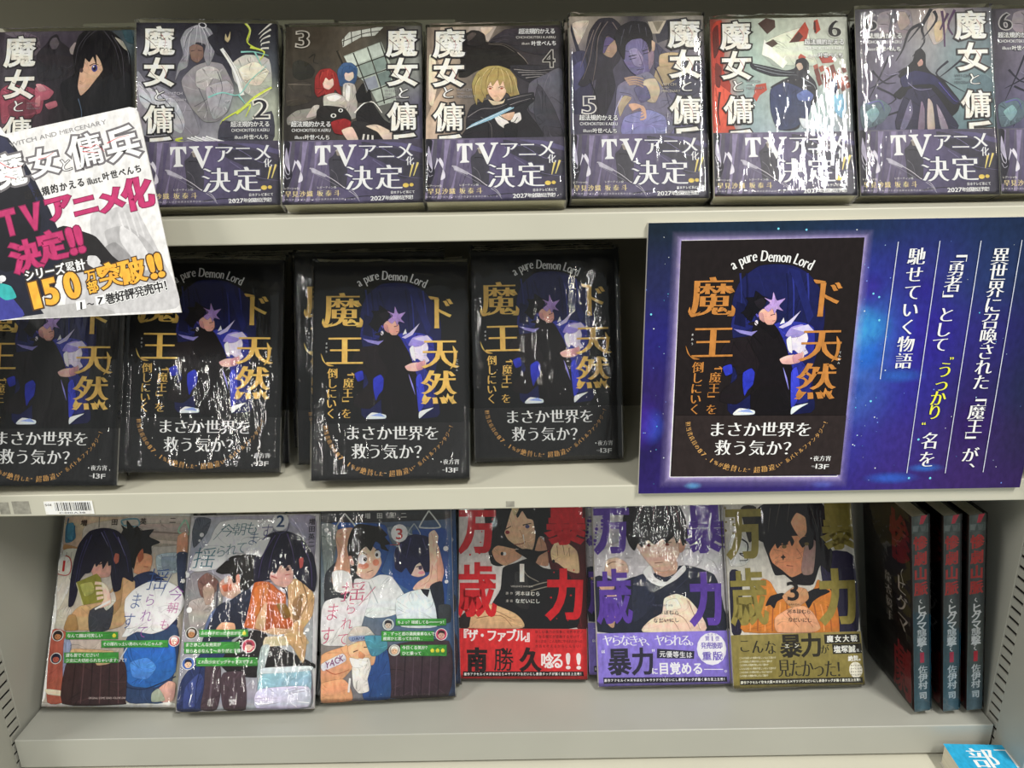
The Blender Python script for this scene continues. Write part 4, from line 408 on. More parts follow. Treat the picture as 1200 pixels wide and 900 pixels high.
ART['M'] = [
('g',[['0e0f12','0e0f12'],['0e0f12','0e0f12']],[0,0,129,183]),('P','161a4a',[49,24.4,56.7,19.1,68.8,18.1,81,19.5,91.5,25.1,100.5,35.7,106.1,52.6,105.9,74.1,101.4,93.7,102.3,113.8,102.6,131.9,43.2,132.4,41.2,112.9,42.6,86.2,39.5,62.2,39.1,43,43.3,30.5]),('P','1e2468',[40.7,55.8,52.8,51.8,57.6,62.5,45.7,68.8,39.2,64.4]),('P','2a3090',[70,62.7,86.3,60.9,99,65.4,100.5,82.7,90.8,91.3,75.9,86.7]),('P','242a7c',[75.9,86.7,92.9,91.4,100.3,104.8,99.7,122.7,84.9,122.5]),('s','222a6c',1.42,0.81,[43.3,24.2,45,38.9,45.9,60.2]),('s','10133a',1.42,0.81,[47.8,24.3,49.5,39,50.5,60.3]),('s','2a3284',1.42,0.81,[80.6,24.9,82.6,39.6,83.8,60.8]),('s','161a50',1.42,0.81,[86.2,25,88.3,39.7,89.6,60.9]),('s','2c3488',1.42,0.81,[91.1,25.1,93.1,39.8,94.5,61]),('s','12163f',1.42,0.81,[76.5,24.8,78.5,39.5,79.7,60.8]),('p','1c2260',[77,20.7,85.3,22.9,98.3,56.8,94.7,63.1,84.3,35.4]),('p','10133a',[42.1,45.2,48.4,47.4,49.5,64.6,41.1,62.3]),('P','1a1418',[51.4,62.4,55.4,60.4,61.9,64.8,64.1,67,54.1,71.1,39.7,73.1,33.8,79.5,32.1,86.1,40.3,84,34.6,92.7,43.1,95.1,45.7,104,35.7,112.8,34.1,121.8,47,124.3,59.1,115.4,64.5,132.7,87.9,133,86.3,113.5,83.7,95.7,77.3,78,70.3,67.1]),('P','120e12',[55.6,62.5,65.7,60.5,72.7,66,79.4,78,84.8,93.5,87.7,104.6,87.9,133,59.4,132.7,56.8,113.1,61.8,93.1,54.5,77.6]),('P','100c10',[57.2,62.5,61.5,58.3,70,62.7,74.6,69.3,70.8,73.6,64.1,67]),('P','d8d0e8',[81.1,73.7,85,69.9,89.2,71.7,93.5,67.9,95.6,73.9,94.1,80.4,96.5,84.8,91.7,87,86,82.5,82.4,84.6,83.6,79]),('P','9a8cd0',[78.9,71.5,82.5,65.1,90.6,63.1,95.1,67.4,89.3,72.1,84.4,72.9]),('P','ece6f4',[80,74.6,83.1,72,84.9,84.7,81.8,82.4]),('P','e8b8b0',[76.1,89.4,80.9,86.8,86.3,86,90.5,86.9,92.3,83.5,93.8,87,90.9,91.8,84.8,93.5,78.5,92.9]),('P','c89098',[85.5,86.9,92.4,84.8,92,90.5,86.8,92.6]),('p','c8c0f0',[73.5,64.9,80.1,60.8,88.5,52.8,82.4,62.9,76.4,65.9]),('p','e8e4ff',[74.1,62.8,76.6,57.7,77.7,61.6]),('p','8c84c8',[40.9,65.7,53.9,68.1,58.4,67.3,54.1,71.1,45.7,68.8]),('p','c8c0e8',[82.6,66,94.7,63.1,99.2,67.9,95.2,69.6]),('p','5850b0',[59.3,56.1,54.9,53.1,57.7,57.4]),('P','0e0c14',[47.2,53.8,50.3,45.3,48.1,42.3,54.2,42,55.1,37.4,60.3,41.3,63.6,42.6,62.4,48.1,59,51.9,55.1,56.1,53.4,60.3,50.3,58.1]),('P','1c1820',[54.4,45.4,60.4,42.6,63.1,46.8,58.9,51]),('p','0e0c14',[45.1,53.8,50.6,49.6,51,56]),('P','e0a898',[58.3,54.4,61,51,67.5,50.3,71,54.2,71.4,59.3,69.2,62.7,65.1,62.7,61.5,58.7]),('P','c08c8c',[58.3,54.4,61.2,54,62.9,60.9,59.4,58.7]),('P','b898d8',[62.1,50.2,66,46.5,61.6,42.6,67,44.4,67.8,38.5,70.7,44.8,76.7,43.3,72.7,48.7,75.8,52.6,71.2,51.2,69.8,55,67.9,50.7,65.2,53.2]),('s','3a2030',0.62,0.41,[67,55.8,70.3,55]),('s','7a3a44',0.41,0.41,[68.6,60.1,70.6,59.7]),('e','e8d8f0',57.1,61.2,1.2,1.9,0),('s','302838',0.62,0.62,[55.8,60.4,58.1,63]),('P','2a34b0',[50.1,99.6,55.7,96.1,58.5,99.7,57.8,108.6,54.3,113.1,52.1,117.6,50.2,108.5]),('P','3640c0',[85.3,100.1,89.1,95.7,92.3,109.1,91.3,122.6,87.4,127.1]),('P','8c88e0',[79.1,95.6,82.7,104.5,84.7,113.5,81.4,104.5]),
('P','dce4f0',[44.8,131.1,49.3,127.5,60,129.5,59.8,132.7,45.4,132.9]),('P','dce4f0',[87.9,133,88.3,127.1,99.8,124.1,93.8,128.1]),('p','8ca0d8',[47.3,130.2,55.7,128,59.7,131.3]),('P','2a34b0',[34.7,94.9,40.9,92.8,42.1,99.5,37.2,101.6]),('t','魔',23.5,41.1,23.5,41.1,30.74,31.77,'e0b862','d',None,0,0),('t','王',26.3,75.5,26.3,75.5,31.21,27.96,'e0b862','d',None,0,0),('P','e0b862',[8.3,48.5,7.2,52.3,9.4,56.2,13.5,55.4,16.2,52,13.8,53.2,11,53.6,9.2,51.9]),('P','e0b862',[6.7,77.8,10.4,85.7,17.6,88.5,12.6,88.4,8.2,83.9]),('P','e0b862',[38.6,47.7,41.3,50.7,40.3,55.8,35.4,55.7,37.8,54.1,38.4,51.5]),('P','e0b862',[32.5,33.7,37.8,34.6,40.1,38,35.9,36.7]),('t','ド',106.5,44.2,106.5,44.2,24.44,31.81,'e0b862','d',None,0,0),('t','天',105.5,78.4,105.5,78.4,31.02,28.43,'e0b862','d',None,0,0),('t','然',104.3,107.1,104.3,107.1,29.33,31.4,'e0b862','d',None,0,0),('P','e0b862',[116,72.1,119.5,77.8,118.3,87.4,113.8,92.1,116.5,85.6,116.7,78.6]),('P','e0b862',[92.2,112.7,90.1,118.1,92.7,119.9,95,116.3]),('P','e0b862',[107.4,113.8,111.2,119.7,112.1,115.7,115.1,120.7,116.6,114,113.8,115.7,111.4,112.1,110.1,116.1]),('P','e0b862',[95.9,29.8,104.1,31.2,103.8,32.4,97.8,32.7]),('t','「魔王」を',30.1,94.4,28.1,128.1,8.88,9.02,'e0b862','m',None,0,0),('t','、',35.8,92.7,35.8,92.7,8.38,8.87,'e0b862','m',None,0,0),('t','倒しにいく',16.5,94.7,15.5,128,8.89,9.47,'e0b862','m',None,0,0),('t','まおう',11.3,69.6,11.2,76.5,1.87,1.96,'f2f0ea','r',None,0,0),('t','てんねん',119.7,84.8,119.4,92.7,1.87,1.99,'f2f0ea','r',None,0,0),('a','a pure Demon Lord',[36.1,18.3,50.2,12,66.3,12.3,80.5,13.8,94.6,19.4],5.47,8.29,'f2f0ea','d'),]
ART['Mo'] = [
('g',[['202022','202022'],['202022','202022']],[0,0,0,0]),('t','まさか世界を',33.2,144.3,98.2,145.1,13.25,12.99,'f2f0ea','m',None,0,0),('t','救う気か？',38.4,159.3,90,160.4,12.48,13.63,'f2f0ea','m',None,0,0),('a','担当書店員の87.1％が絶賛した“超勘違い”系バトルファンタジー！',[11,137.5,12.8,146.8,18.9,158.6,28,168.1,39.2,174.4,54.6,177.9,69.7,177.6,82.5,173.9,92.7,166.5,102.6,157.2,110.4,148,114.9,137.1],4.71,5.54,'c89858','m'),('t','夜方宵',109.6,169,118.7,169.1,4.3,4.73,'f2f0ea','m',None,0,0),('t','13F',110.6,175.4,118.9,176,2.59,4.29,'f2f0ea','r',None,0,0),('e','f2f0ea',105.8,169,0.5,0.6,0),('t','イラスト',106.8,175.6,109.4,175.7,0.86,1.43,'f2f0ea','r',None,0,0),]
ART['PM'] = [
('p','1c1617',[24.5,13.2,159.7,12.9,163.2,203.4,25.8,202.4]),('P','161a4a',[75.9,38,84,32.6,96.6,31.5,109.4,33,120.6,38.7,130.2,49.6,136.4,67.1,136.6,89.3,132.2,109.6,133.5,130.5,134.1,149.4,71.1,149.7,68.7,129.4,69.9,101.7,66.3,76.9,65.8,57.2,70,44.3]),('P','1e2468',[67.6,70.3,80.2,66.1,85.4,77.2,72.9,83.7,66.1,79.1]),('P','2a3090',[98.5,77.5,115.7,75.5,129.1,80.2,131,98.2,120.9,107.1,105.1,102.3]),('P','242a7c',[105.1,102.3,123.1,107.2,131.2,121.1,130.9,139.9,115.1,139.6]),('s','222a6c',1.49,0.85,[69.9,37.9,71.9,52.9,73.1,74.8]),('s','10133a',1.49,0.85,[74.6,38,76.6,53,77.9,74.9]),('s','2a3284',1.49,0.85,[109.1,38.5,111.4,53.6,113.1,75.5]),('s','161a50',1.49,0.85,[115.1,38.6,117.4,53.7,119.1,75.6]),('s','2c3488',1.49,0.85,[120.2,38.7,122.5,53.8,124.3,75.7]),('s','12163f',1.49,0.85,[104.8,38.5,107.1,53.5,108.7,75.4]),('p','1c2260',[105.3,34.2,114,36.5,128.2,71.3,124.6,77.9,113.1,49.3]),('p','10133a',[69,59.4,75.6,61.7,76.9,79.3,68.1,76.9]),('P','1a1418',[78.9,77.1,83.1,75,90,79.5,92.3,81.8,81.8,86.1,66.7,88.1,60.6,94.7,58.9,101.5,67.5,99.4,61.5,108.4,70.5,110.8,73.4,120.1,62.9,129.3,61.3,138.6,74.9,141.2,87.7,132,93.6,150.1,118.4,150.6,116.5,130.2,113.4,111.6,106.4,93.3,98.9,81.9]),('P','120e12',[83.3,77.2,93.9,75.2,101.4,80.8,108.6,93.3,114.5,109.3,117.8,120.9,118.4,150.6,88.2,150,85.2,129.6,90.2,108.9,82.3,92.8]),('P','100c10',[85,77.2,89.4,72.9,98.5,77.5,103.4,84.2,99.5,88.6,92.3,81.8]),('P','d8d0e8',[110.4,88.8,114.4,84.9,118.9,86.7,123.3,82.8,125.7,89.1,124.2,95.8,126.8,100.4,121.8,102.6,115.6,97.9,111.9,100.1,113.1,94.3]),('P','9a8cd0',[108,86.5,111.7,79.9,120.2,77.8,125,82.4,119,87.2,113.8,88]),('P','ece6f4',[109.2,89.7,112.4,87.1,114.5,100.2,111.2,97.9]),('P','e8b8b0',[105.3,105,110.3,102.4,116,101.6,120.5,102.6,122.3,98.9,124,102.6,121,107.6,114.5,109.3,107.8,108.7]),('P','c89098',[115.2,102.5,122.4,100.3,122.2,106.2,116.6,108.4]),('p','c8c0f0',[102.2,79.7,109.1,75.4,117.9,67.2,111.5,77.7,105.3,80.7]),('p','e8e4ff',[102.8,77.5,105.4,72.3,106.6,76.3]),('p','8c84c8',[67.9,80.5,81.6,83,86.3,82.1,81.8,86.1,72.9,83.7]),('p','c8c0e8',[111.8,80.8,124.6,77.9,129.4,82.9,125.2,84.6]),('p','5850b0',[87.1,70.6,82.5,67.5,85.5,71.9]),('P','0e0c14',[74.4,68.2,77.6,59.5,75.2,56.4,81.6,56.1,82.5,51.4,88,55.4,91.5,56.7,90.3,62.4,86.7,66.2,82.7,70.6,80.9,74.9,77.7,72.7]),('P','1c1820',[81.9,59.6,88.1,56.7,91,61.1,86.6,65.4]),('p','0e0c14',[72.2,68.2,77.9,63.9,78.4,70.5]),('P','e0a898',[86.1,68.9,88.8,65.4,95.6,64.6,99.4,68.6,99.9,73.9,97.6,77.4,93.3,77.4,89.5,73.3]),('P','c08c8c',[86.1,68.9,89.1,68.5,90.9,75.6,87.3,73.3]),('P','b898d8',[90,64.5,94,60.7,89.4,56.7,95.1,58.5,95.9,52.5,99,59,105.3,57.4,101.1,63,104.5,67,99.6,65.6,98.2,69.5,96.1,65.1,93.3,67.7]),('s','3a2030',0.65,0.43,[95.3,70.3,98.7,69.5]),('s','7a3a44',0.43,0.43,[96.9,74.8,99.1,74.4]),('e','e8d8f0',84.9,75.9,1.3,2,0),('s','302838',0.65,0.65,[83.5,75,85.9,77.7]),('P','2a34b0',[77.9,115.6,83.8,112,86.8,115.7,86.2,125,82.6,129.6,80.2,134.3,78.2,124.9]),
('P','3640c0',[115.2,116.2,119.2,111.7,122.7,125.6,121.9,139.7,117.8,144.4]),('P','8c88e0',[108.5,111.5,112.5,120.8,114.7,130.2,111.2,120.8]),('P','dce4f0',[72.8,148.3,77.4,144.6,88.8,146.7,88.6,150,73.3,150.3]),('P','dce4f0',[118.4,150.6,118.7,144.4,131,141.3,124.7,145.4]),('p','8ca0d8',[75.4,147.4,84.2,145.2,88.5,148.6]),('P','2a34b0',[61.7,110.7,68.1,108.5,69.5,115.4,64.4,117.6]),('t','魔',49.4,55.1,49.4,55.1,32.2,32.61,'b87a3c','d',None,0,0),('t','王',52.7,90.5,52.7,90.5,32.8,28.88,'b87a3c','d',None,0,0),('P','b87a3c',[33.5,62.7,32.4,66.6,34.8,70.6,39,69.8,41.9,66.4,39.4,67.6,36.4,68,34.5,66.2]),('P','b87a3c',[32,92.9,36,101.1,43.6,104,38.3,103.9,33.7,99.2]),('P','b87a3c',[65.3,61.9,68.1,65,67.2,70.3,62,70.2,64.4,68.5,65.1,65.9]),('P','b87a3c',[58.7,47.5,64.3,48.5,66.7,52,62.3,50.6]),('t','ド',136.8,58.3,136.8,58.3,25.83,32.86,'b87a3c','d',None,0,0),('t','天',136.2,93.8,136.2,93.8,32.89,29.55,'b87a3c','d',None,0,0),('t','然',135.4,123.5,135.4,123.5,31.17,32.8,'b87a3c','d',None,0,0),('P','b87a3c',[147.3,87.2,151,93.1,150,103.1,145.3,108,148,101.2,148.1,94]),('P','b87a3c',[122.7,129.4,120.5,135,123.4,136.9,125.7,133.2]),('P','b87a3c',[138.8,130.6,143.1,136.8,144,132.5,147.2,137.8,148.7,130.8,145.7,132.6,143.1,128.8,141.8,133]),('P','b87a3c',[125.3,43.5,134,44.9,133.7,46.2,127.4,46.5]),('t','「魔王」を',56.8,110.1,55,145.2,9.36,9.38,'b87a3c','m',None,0,0),('t','、',62.8,108.4,62.8,108.4,8.83,9.2,'b87a3c','m',None,0,0),('t','倒しにいく',42.5,110.4,41.8,144.9,9.36,9.84,'b87a3c','m',None,0,0),('t','まおう',36.8,84.4,36.8,91.6,1.97,2.02,'f6f4f0','r',None,0,0),('t','てんねん',151.4,100.4,151.3,108.6,1.98,2.07,'f6f4f0','r',None,0,0),('a','a pure Demon Lord',[62.3,31.8,77,25.3,93.9,25.6,108.8,27.1,123.8,32.8],5.72,8.49,'f6f4f0','d'),]
ART['PMo'] = [
('p','2a2222',[26.7,149.9,162.3,152.3,163.2,203.4,25.8,202.4]),('t','まさか世界を',60.6,162.1,129.6,163.3,14.07,13.62,'f6f4f0','m',None,0,0),('t','救う気か？',66.2,177.8,121.1,179.2,13.27,14.33,'f6f4f0','m',None,0,0),('a','担当書店員の87.1％が絶賛した“超勘違い”系バトルファンタジー！',[37.1,154.9,39,164.6,45.6,176.9,55.3,186.9,67.3,193.6,83.7,197.4,99.8,197.2,113.3,193.5,124,185.7,134.5,176,142.6,166.4,147.3,154.9],4.97,5.78,'c89858','m'),('t','夜方宵',142.2,188.5,151.9,188.7,4.6,5,'f6f4f0','m',None,0,0),('t','13F',143.4,195.3,152.2,195.9,2.77,4.53,'f6f4f0','r',None,0,0),('e','f6f4f0',138.1,188.4,0.6,0.6,0),('t','イラスト',139.3,195.4,142,195.5,0.92,1.51,'f6f4f0','r',None,0,0),]
ART['B1'] = [
('g',[['e4e2dc','e4e2dc'],['e4e2dc','e4e2dc']],[0,0,129,183]),('P','beb6aa',[0.3,4,63.6,2.7,128.1,3.2,127.8,10.7,132.1,66.1,128.9,176.3,122.2,178.1,5.9,179.9,2.6,175.6,4.4,134.6,2.5,67.8,-0.6,7.7]),('P','c8b49a',[3,35.7,19.7,35.4,21.5,12.1,63.8,4.5,39.7,3.9,1.3,4.4]),('P','b4895a',[2.9,31,17.1,34.1,17.5,37.3,2.6,36.1]),('P','d6d2c6',[2.7,36.6,19.9,37.3,12.8,74.4,3.7,94.8,-0.1,58.7]),('P','c0bcb0',[6.1,94.8,17.2,90.1,17.7,112.4,3.3,112.6]),('P','a85848',[1.9,112.6,18.3,116.8,21.1,138.7,21.6,177.5,5.3,179,1.5,147.7]),('P','8890ac',[14.2,121.3,21.7,125.6,25,169,17.4,156.1]),('P','d8d0b8',[2.3,167.1,20.4,169,20.1,173.3,4.8,171.8]),('P','b4a49a',[71.8,11.5,124.5,10.8,123.9,29.5,90.7,32.2]),('s','8a7a72',1.91,1.43,[89.3,18.3,123.9,20.1]),('s','cabcb0',3.34,2.38,[92.6,27.5,123.9,29.5]),('P','aebcc4',[96.5,41.4,118.1,38.8,119.4,57.1,100.8,59.7]),('P','8a98a4',[101.5,43.6,115.6,42.5,116.8,54.9,105.1,56]),('s','c8b8a4',1.19,1.19,[94.3,39.1,96.5,59.7]),('P','4e8ca8',[2.4,12.4,9.3,9.9,13.4,23.9,9.3,28.6,3.5,28.7]),('s','3a6c8c',1.44,1.2,[3.9,5.3,3.9,24,11.3,26.3,11,12.3]),('s','6a98a8',1.68,1.44,[59.8,11.6,58.3,7,73.5,5.8,74.8,12.8,59.9,12.1]),('s','98c8b0',1.68,1.44,[121.6,6.1,116,17.9,127.7,20.1,122.6,6.1]),('s','7a7870',0.96,0.96,[34.9,4,35.7,14.3]),('P','d8a080',[116,22.6,122.8,18.3,126,22.5,127.1,38.7,116.8,39.7]),('P','2a3450',[116.8,39.7,127.6,38.7,131.3,47.8,129.1,84.2,121.5,73]),('P','161417',[59.2,23.3,60.3,16.3,57.9,11.7,64.1,15.3,63.1,6.9,70.7,14.8,74.3,12.4,78.6,17,91.4,15.9,87.4,23,98.9,28.4,90.7,32.2,91.5,39.1,89.6,43.8,84.4,39.2,83.4,48.4,79,55.4,74,53.2]),('P','dba078',[76.1,50.8,77.5,41.6,84.4,39.2,91.7,41.4,92.9,48.3,91,56.6,81.9,59.9,75.5,57.7]),('P','b86848',[77.5,41.6,82,34.6,83.9,43.8,80.1,48.5]),('s','2a1c1c',0.95,0.95,[86.2,38.7,88.9,37.3]),('s','9c4434',0.71,0.71,[84.8,52.1,89.6,52.5]),('P','20284a',[73.2,66.9,79.5,59.9,93.3,56.6,108.5,66.4,119.8,84.4,122.4,111.1,85.2,111.6,72.8,84.9]),('P','2c4064',[80.5,111.6,122,106.7,127.4,133.1,119.7,176.4,101.7,179.2,80.9,176.8,73.7,133.7]),('P','2a66b0',[75.1,129.3,93.6,124.7,121.4,124.4,126.3,150.5,109.3,164.5,86.3,163.9,77.1,155.4]),('P','4a86cc',[81.6,142.4,97.3,137.8,107.5,146.4,99.4,157.3,85.4,155.3]),('s','1a2c4c',1.38,1.15,[77.2,164,98.1,166.4,126.8,154.8]),('s','c8ccd4',1.16,0.7,[77.6,127.1,70.1,142.5,63.2,162.1]),('P','c89c90',[109.7,167.9,120.3,159.2,127.4,161.3,126.6,176.3,115.3,177.7]),('P','98a090',[105.4,170.1,111.8,165.8,118.8,176.4,106.2,177.8]),('P','c4a27a',[22.4,112.4,18.3,99.1,26.5,90,49.4,85.2,59,67,67.9,62.4,77.9,66.8,78,89.4,70.7,107.3,57.2,111.9]),('P','a88458',[13.1,112.5,16,99.1,23,99,27,112.3]),('P','ab8a60',[59,67,65.7,63.3,66.3,89.5,58,98.6]),('P','3a3c44',[36.4,94.4,56.4,85.2,59.8,94.1,57.2,111.9,38.9,114.4]),('P','c8c4bc',[47.1,85.3,57.7,76.1,61.1,85.1,52.8,94.2]),('P','19172f',[14.8,90.2,13.7,63.1,17,33.2,27,18.1,41,14.7,54.7,17.3,66.4,27.9,72.5,48.6,76.5,66.8,65.6,62.4,64.5,73.8,57.7,76.1,50.6,55.7,31.7,56,23.4,65.2,21.6,81.1,19.4,89.2]),
('P','d8a898',[32.1,51.4,44.5,44.3,52.4,51.1,51.8,61.7,37.3,62.8]),('P','c46c58',[55.4,39.6,59.3,40.5,59.6,47.4,57,49.7,54.6,45.6]),('P','19172f',[27.3,58.3,27.6,42.3,31.5,35.3,43.2,32.8,52.5,39.6,54.5,48.8,50.1,51.6,48.6,47.1,44.8,54.9,42.5,47.6,37.9,52.7,36.1,49.5,32.9,57.8]),('s','1c1424',1.18,0.71,[40.5,50.4,46.3,47.5]),('s','3c3870',0.95,0.24,[29.8,21.4,23.2,44.6,21.3,67.5]),('s','3c3870',0.96,0.24,[41.3,17.5,50.6,35,58,57.9]),('s','3c3870',0.96,0.24,[51,18.8,65.3,39.5,70.7,57.8]),('s','3c3870',0.95,0.24,[25.6,26.1,20.8,44.7,18.6,72.1]),('s','8a86b8',0.72,0.24,[39.1,18.9,47.9,32.8]),('s','8a86b8',0.72,0.24,[56.4,23.4,65.6,41.8]),('p','8c8a3c',[19.9,67.5,39.2,59.1,43.4,62.7,51.7,85.2,29.7,89.1]),('P','a8a860',[24,69.7,35.5,67.3,38.9,76.4,30.1,81]),('s','c8c49c',0.94,0.94,[20,68,29.2,89.1]),('s','ecc8b8',3.06,1.88,[38.4,68.2,47.5,69.4,53.5,76.2]),('s','ecc8b8',3.06,1.88,[39.7,73.2,48,73.5,53.8,78.4]),('s','ecc8b8',3.05,1.88,[41,78.1,48.5,77.6,54,80.7]),('s','ecc8b8',3.05,1.88,[42.3,83.1,49,81.6,54.3,82.9]),('P','ecc8b8',[44.9,67.2,52.8,73.9,56.7,87.4,45.5,92,49.1,83]),('s','e4e0dc',2.34,1.88,[55.5,85.2,41.4,93]),('P','3a2426',[21.1,138.7,46.2,136.3,74.5,140.3,79.9,155.4,80.9,176.8,79,180.3,20.5,180.1]),('s','281618',1.15,1.15,[28.6,143,28.8,162.5,28.7,180]),('s','55383a',1.15,1.15,[36.9,142.9,37.5,162.4,37.9,179.9]),('s','281618',1.15,1.15,[45.2,142.8,46.2,162.3,47,179.8]),('s','55383a',1.15,1.15,[53.5,142.7,54.9,162.2,56.1,179.7]),('s','281618',1.15,1.15,[61.8,142.6,63.6,162.1,65.2,179.6]),('s','55383a',1.15,1.15,[70.1,142.5,72.3,161.9,74.3,179.5]),('P','c4a27a',[24.6,130,59.6,131.7,65,138.2,33.2,142.9,23.1,136.5]),('P','c8a880',[46,134.1,64.2,131.7,63.2,142.6,49.6,144.9]),('P','e2e0e0',[70.6,93.9,70.7,82.7,78.6,73.6,92,66.6,108.4,65.5,123.3,73,129.4,86.5,123.6,100,113.1,111.2,99.6,115.8,85.4,113.8,76.6,118.3,71,118.4,74.7,109.5]),('t','揺',100.8,64.2,100.8,64.2,21.71,22.85,'34508a','h',None,0,0),('t','られて',95,83.8,90.5,113.7,12.15,13.45,'8a4c98','h',None,0,0),('t','ます',81.3,84.8,75.9,103.7,13.1,17.08,'34508a','h',None,0,0),('t','今',120,77.6,120,77.6,16.93,15.87,'8a4c98','h',None,0,0),('t','朝も',118.1,91.1,111.7,106.8,11.68,11.2,'b05090','h',None,0,0),('s','34508a',0.71,0.47,[113.5,59.5,105.2,80]),('t','増',20.5,9.8,20.5,9.8,6.7,6.61,'3a2c28','g',None,0,0),('t','田',51.3,8.9,51.3,8.9,6.71,6.61,'3a2c28','g',None,0,0),('t','英',80,8.1,80,8.1,6.71,6.61,'3a2c28','g',None,0,0),('t','二',109.7,6.8,109.7,6.8,6.72,6.61,'3a2c28','g',None,0,0),('P','dcd8d0',[-0.2,47.2,2.5,42.6,8.7,42.5,12.9,49.4,13,58.1,8.7,61.3,1,60]),('s','b03030',0.95,0.71,[6.2,42.1,10.3,43.9,13,50.7,12.2,59,7.7,60.9,0.5,59.6]),('t','1',5.6,51.7,5.6,51.7,8.04,11.08,'b82828','g',None,0,0),('e','e8e6e2',125.9,65.7,2.1,2.1,0),('e','e8e6e2',129.4,57.9,2.1,2.1,0),('e','e8e6e2',126.1,119.9,2.1,2,0),('e','e8e6e2',131.5,98.6,2.1,2,0),('e','d8dcd8',8.2,117.8,5.6,5.3,0),('e','4a3a30',8.2,117.8,4.9,4.7,0),('e','b07850',8.3,118.5,3.1,3.2,0),
('P','181014',[4.8,118.3,5,114.8,7.7,113.9,10.8,114.9,11.7,118.2,9.9,116.7,6.6,116.5]),('e','30282a',7.1,118.5,0.5,0.4,0),('e','30282a',9.7,118.5,0.5,0.4,0),('s','80403a',0.46,0.46,[7.6,120.3,9.7,120.2]),('e','d8dcd8',122.6,122.2,5.6,5.3,0),('e','c03850',122.6,122.2,4.9,4.6,0),('e','e8c0b0',122.6,122.8,3.1,3.2,0),('P','e8e4e0',[119.1,122.6,119.5,119.1,122.2,118.2,125.3,119.3,126.1,122.6,124.3,121,121.1,120.9]),('e','30282a',121.5,122.8,0.5,0.4,0),('e','30282a',124,122.8,0.5,0.4,0),('s','80403a',0.46,0.46,[121.9,124.6,124,124.6]),('e','d8dcd8',9.1,138.9,5.5,5.3,0),('e','303848',9.1,138.9,4.8,4.6,0),('e','b05848',9.2,139.5,3,3.2,0),('P','181830',[5.7,139.4,5.9,135.9,8.6,135,11.7,136,12.6,139.3,10.8,137.8,7.6,137.6]),('e','30282a',8,139.6,0.5,0.4,0),('e','30282a',10.6,139.5,0.5,0.4,0),('s','80403a',0.46,0.46,[8.5,141.3,10.6,141.3]),('P','3f8f3c',[15.8,115.3,16.6,114.6,41.2,114.3,65.9,114,66.9,114.7,67.5,120,66.6,120.6,42,120.9,17.5,121.2,16.4,120.6]),('t','なんて顔は可笑しい',19.3,117.9,50.2,117.5,3.95,3.78,'e8f4e4','g',None,0,0),('P','d8d040',[63.2,115.4,65.3,117.1,64.8,119.1,62.5,119.2,61.6,117.2]),('P','3f8f3c',[51.6,122.8,52.4,122.1,84,121.8,115.5,121.4,116.5,122,117.1,127.3,116.2,128,84.7,128.3,53.2,128.7,52.2,128.1]),('t','その隠れっ土い男のいいんじゃんか',55.1,125.4,109.6,124.7,3.71,3.53,'e8f4e4','g',None,0,0),('P','3f8f3c',[16.8,134.2,17.7,133.5,43.1,133.2,68.5,132.9,69.5,133.6,70.5,141.8,69.6,142.5,44.3,142.8,18.9,143.1,17.9,142.5]),('t','道も皆でください！',20.3,135.9,51,135.5,3.93,3.74,'e8f4e4','g',None,0,0),('t','少女に大切められちゃいますって！',20.9,140.7,78.4,140,3.92,3.73,'e8f4e4','g',None,0,0),('t','ORIGINAL COMIC SERIES VOLUME ONE',46.3,174.7,80.2,174.3,1.83,1.93,'c8b4b0','r',None,0,0),]
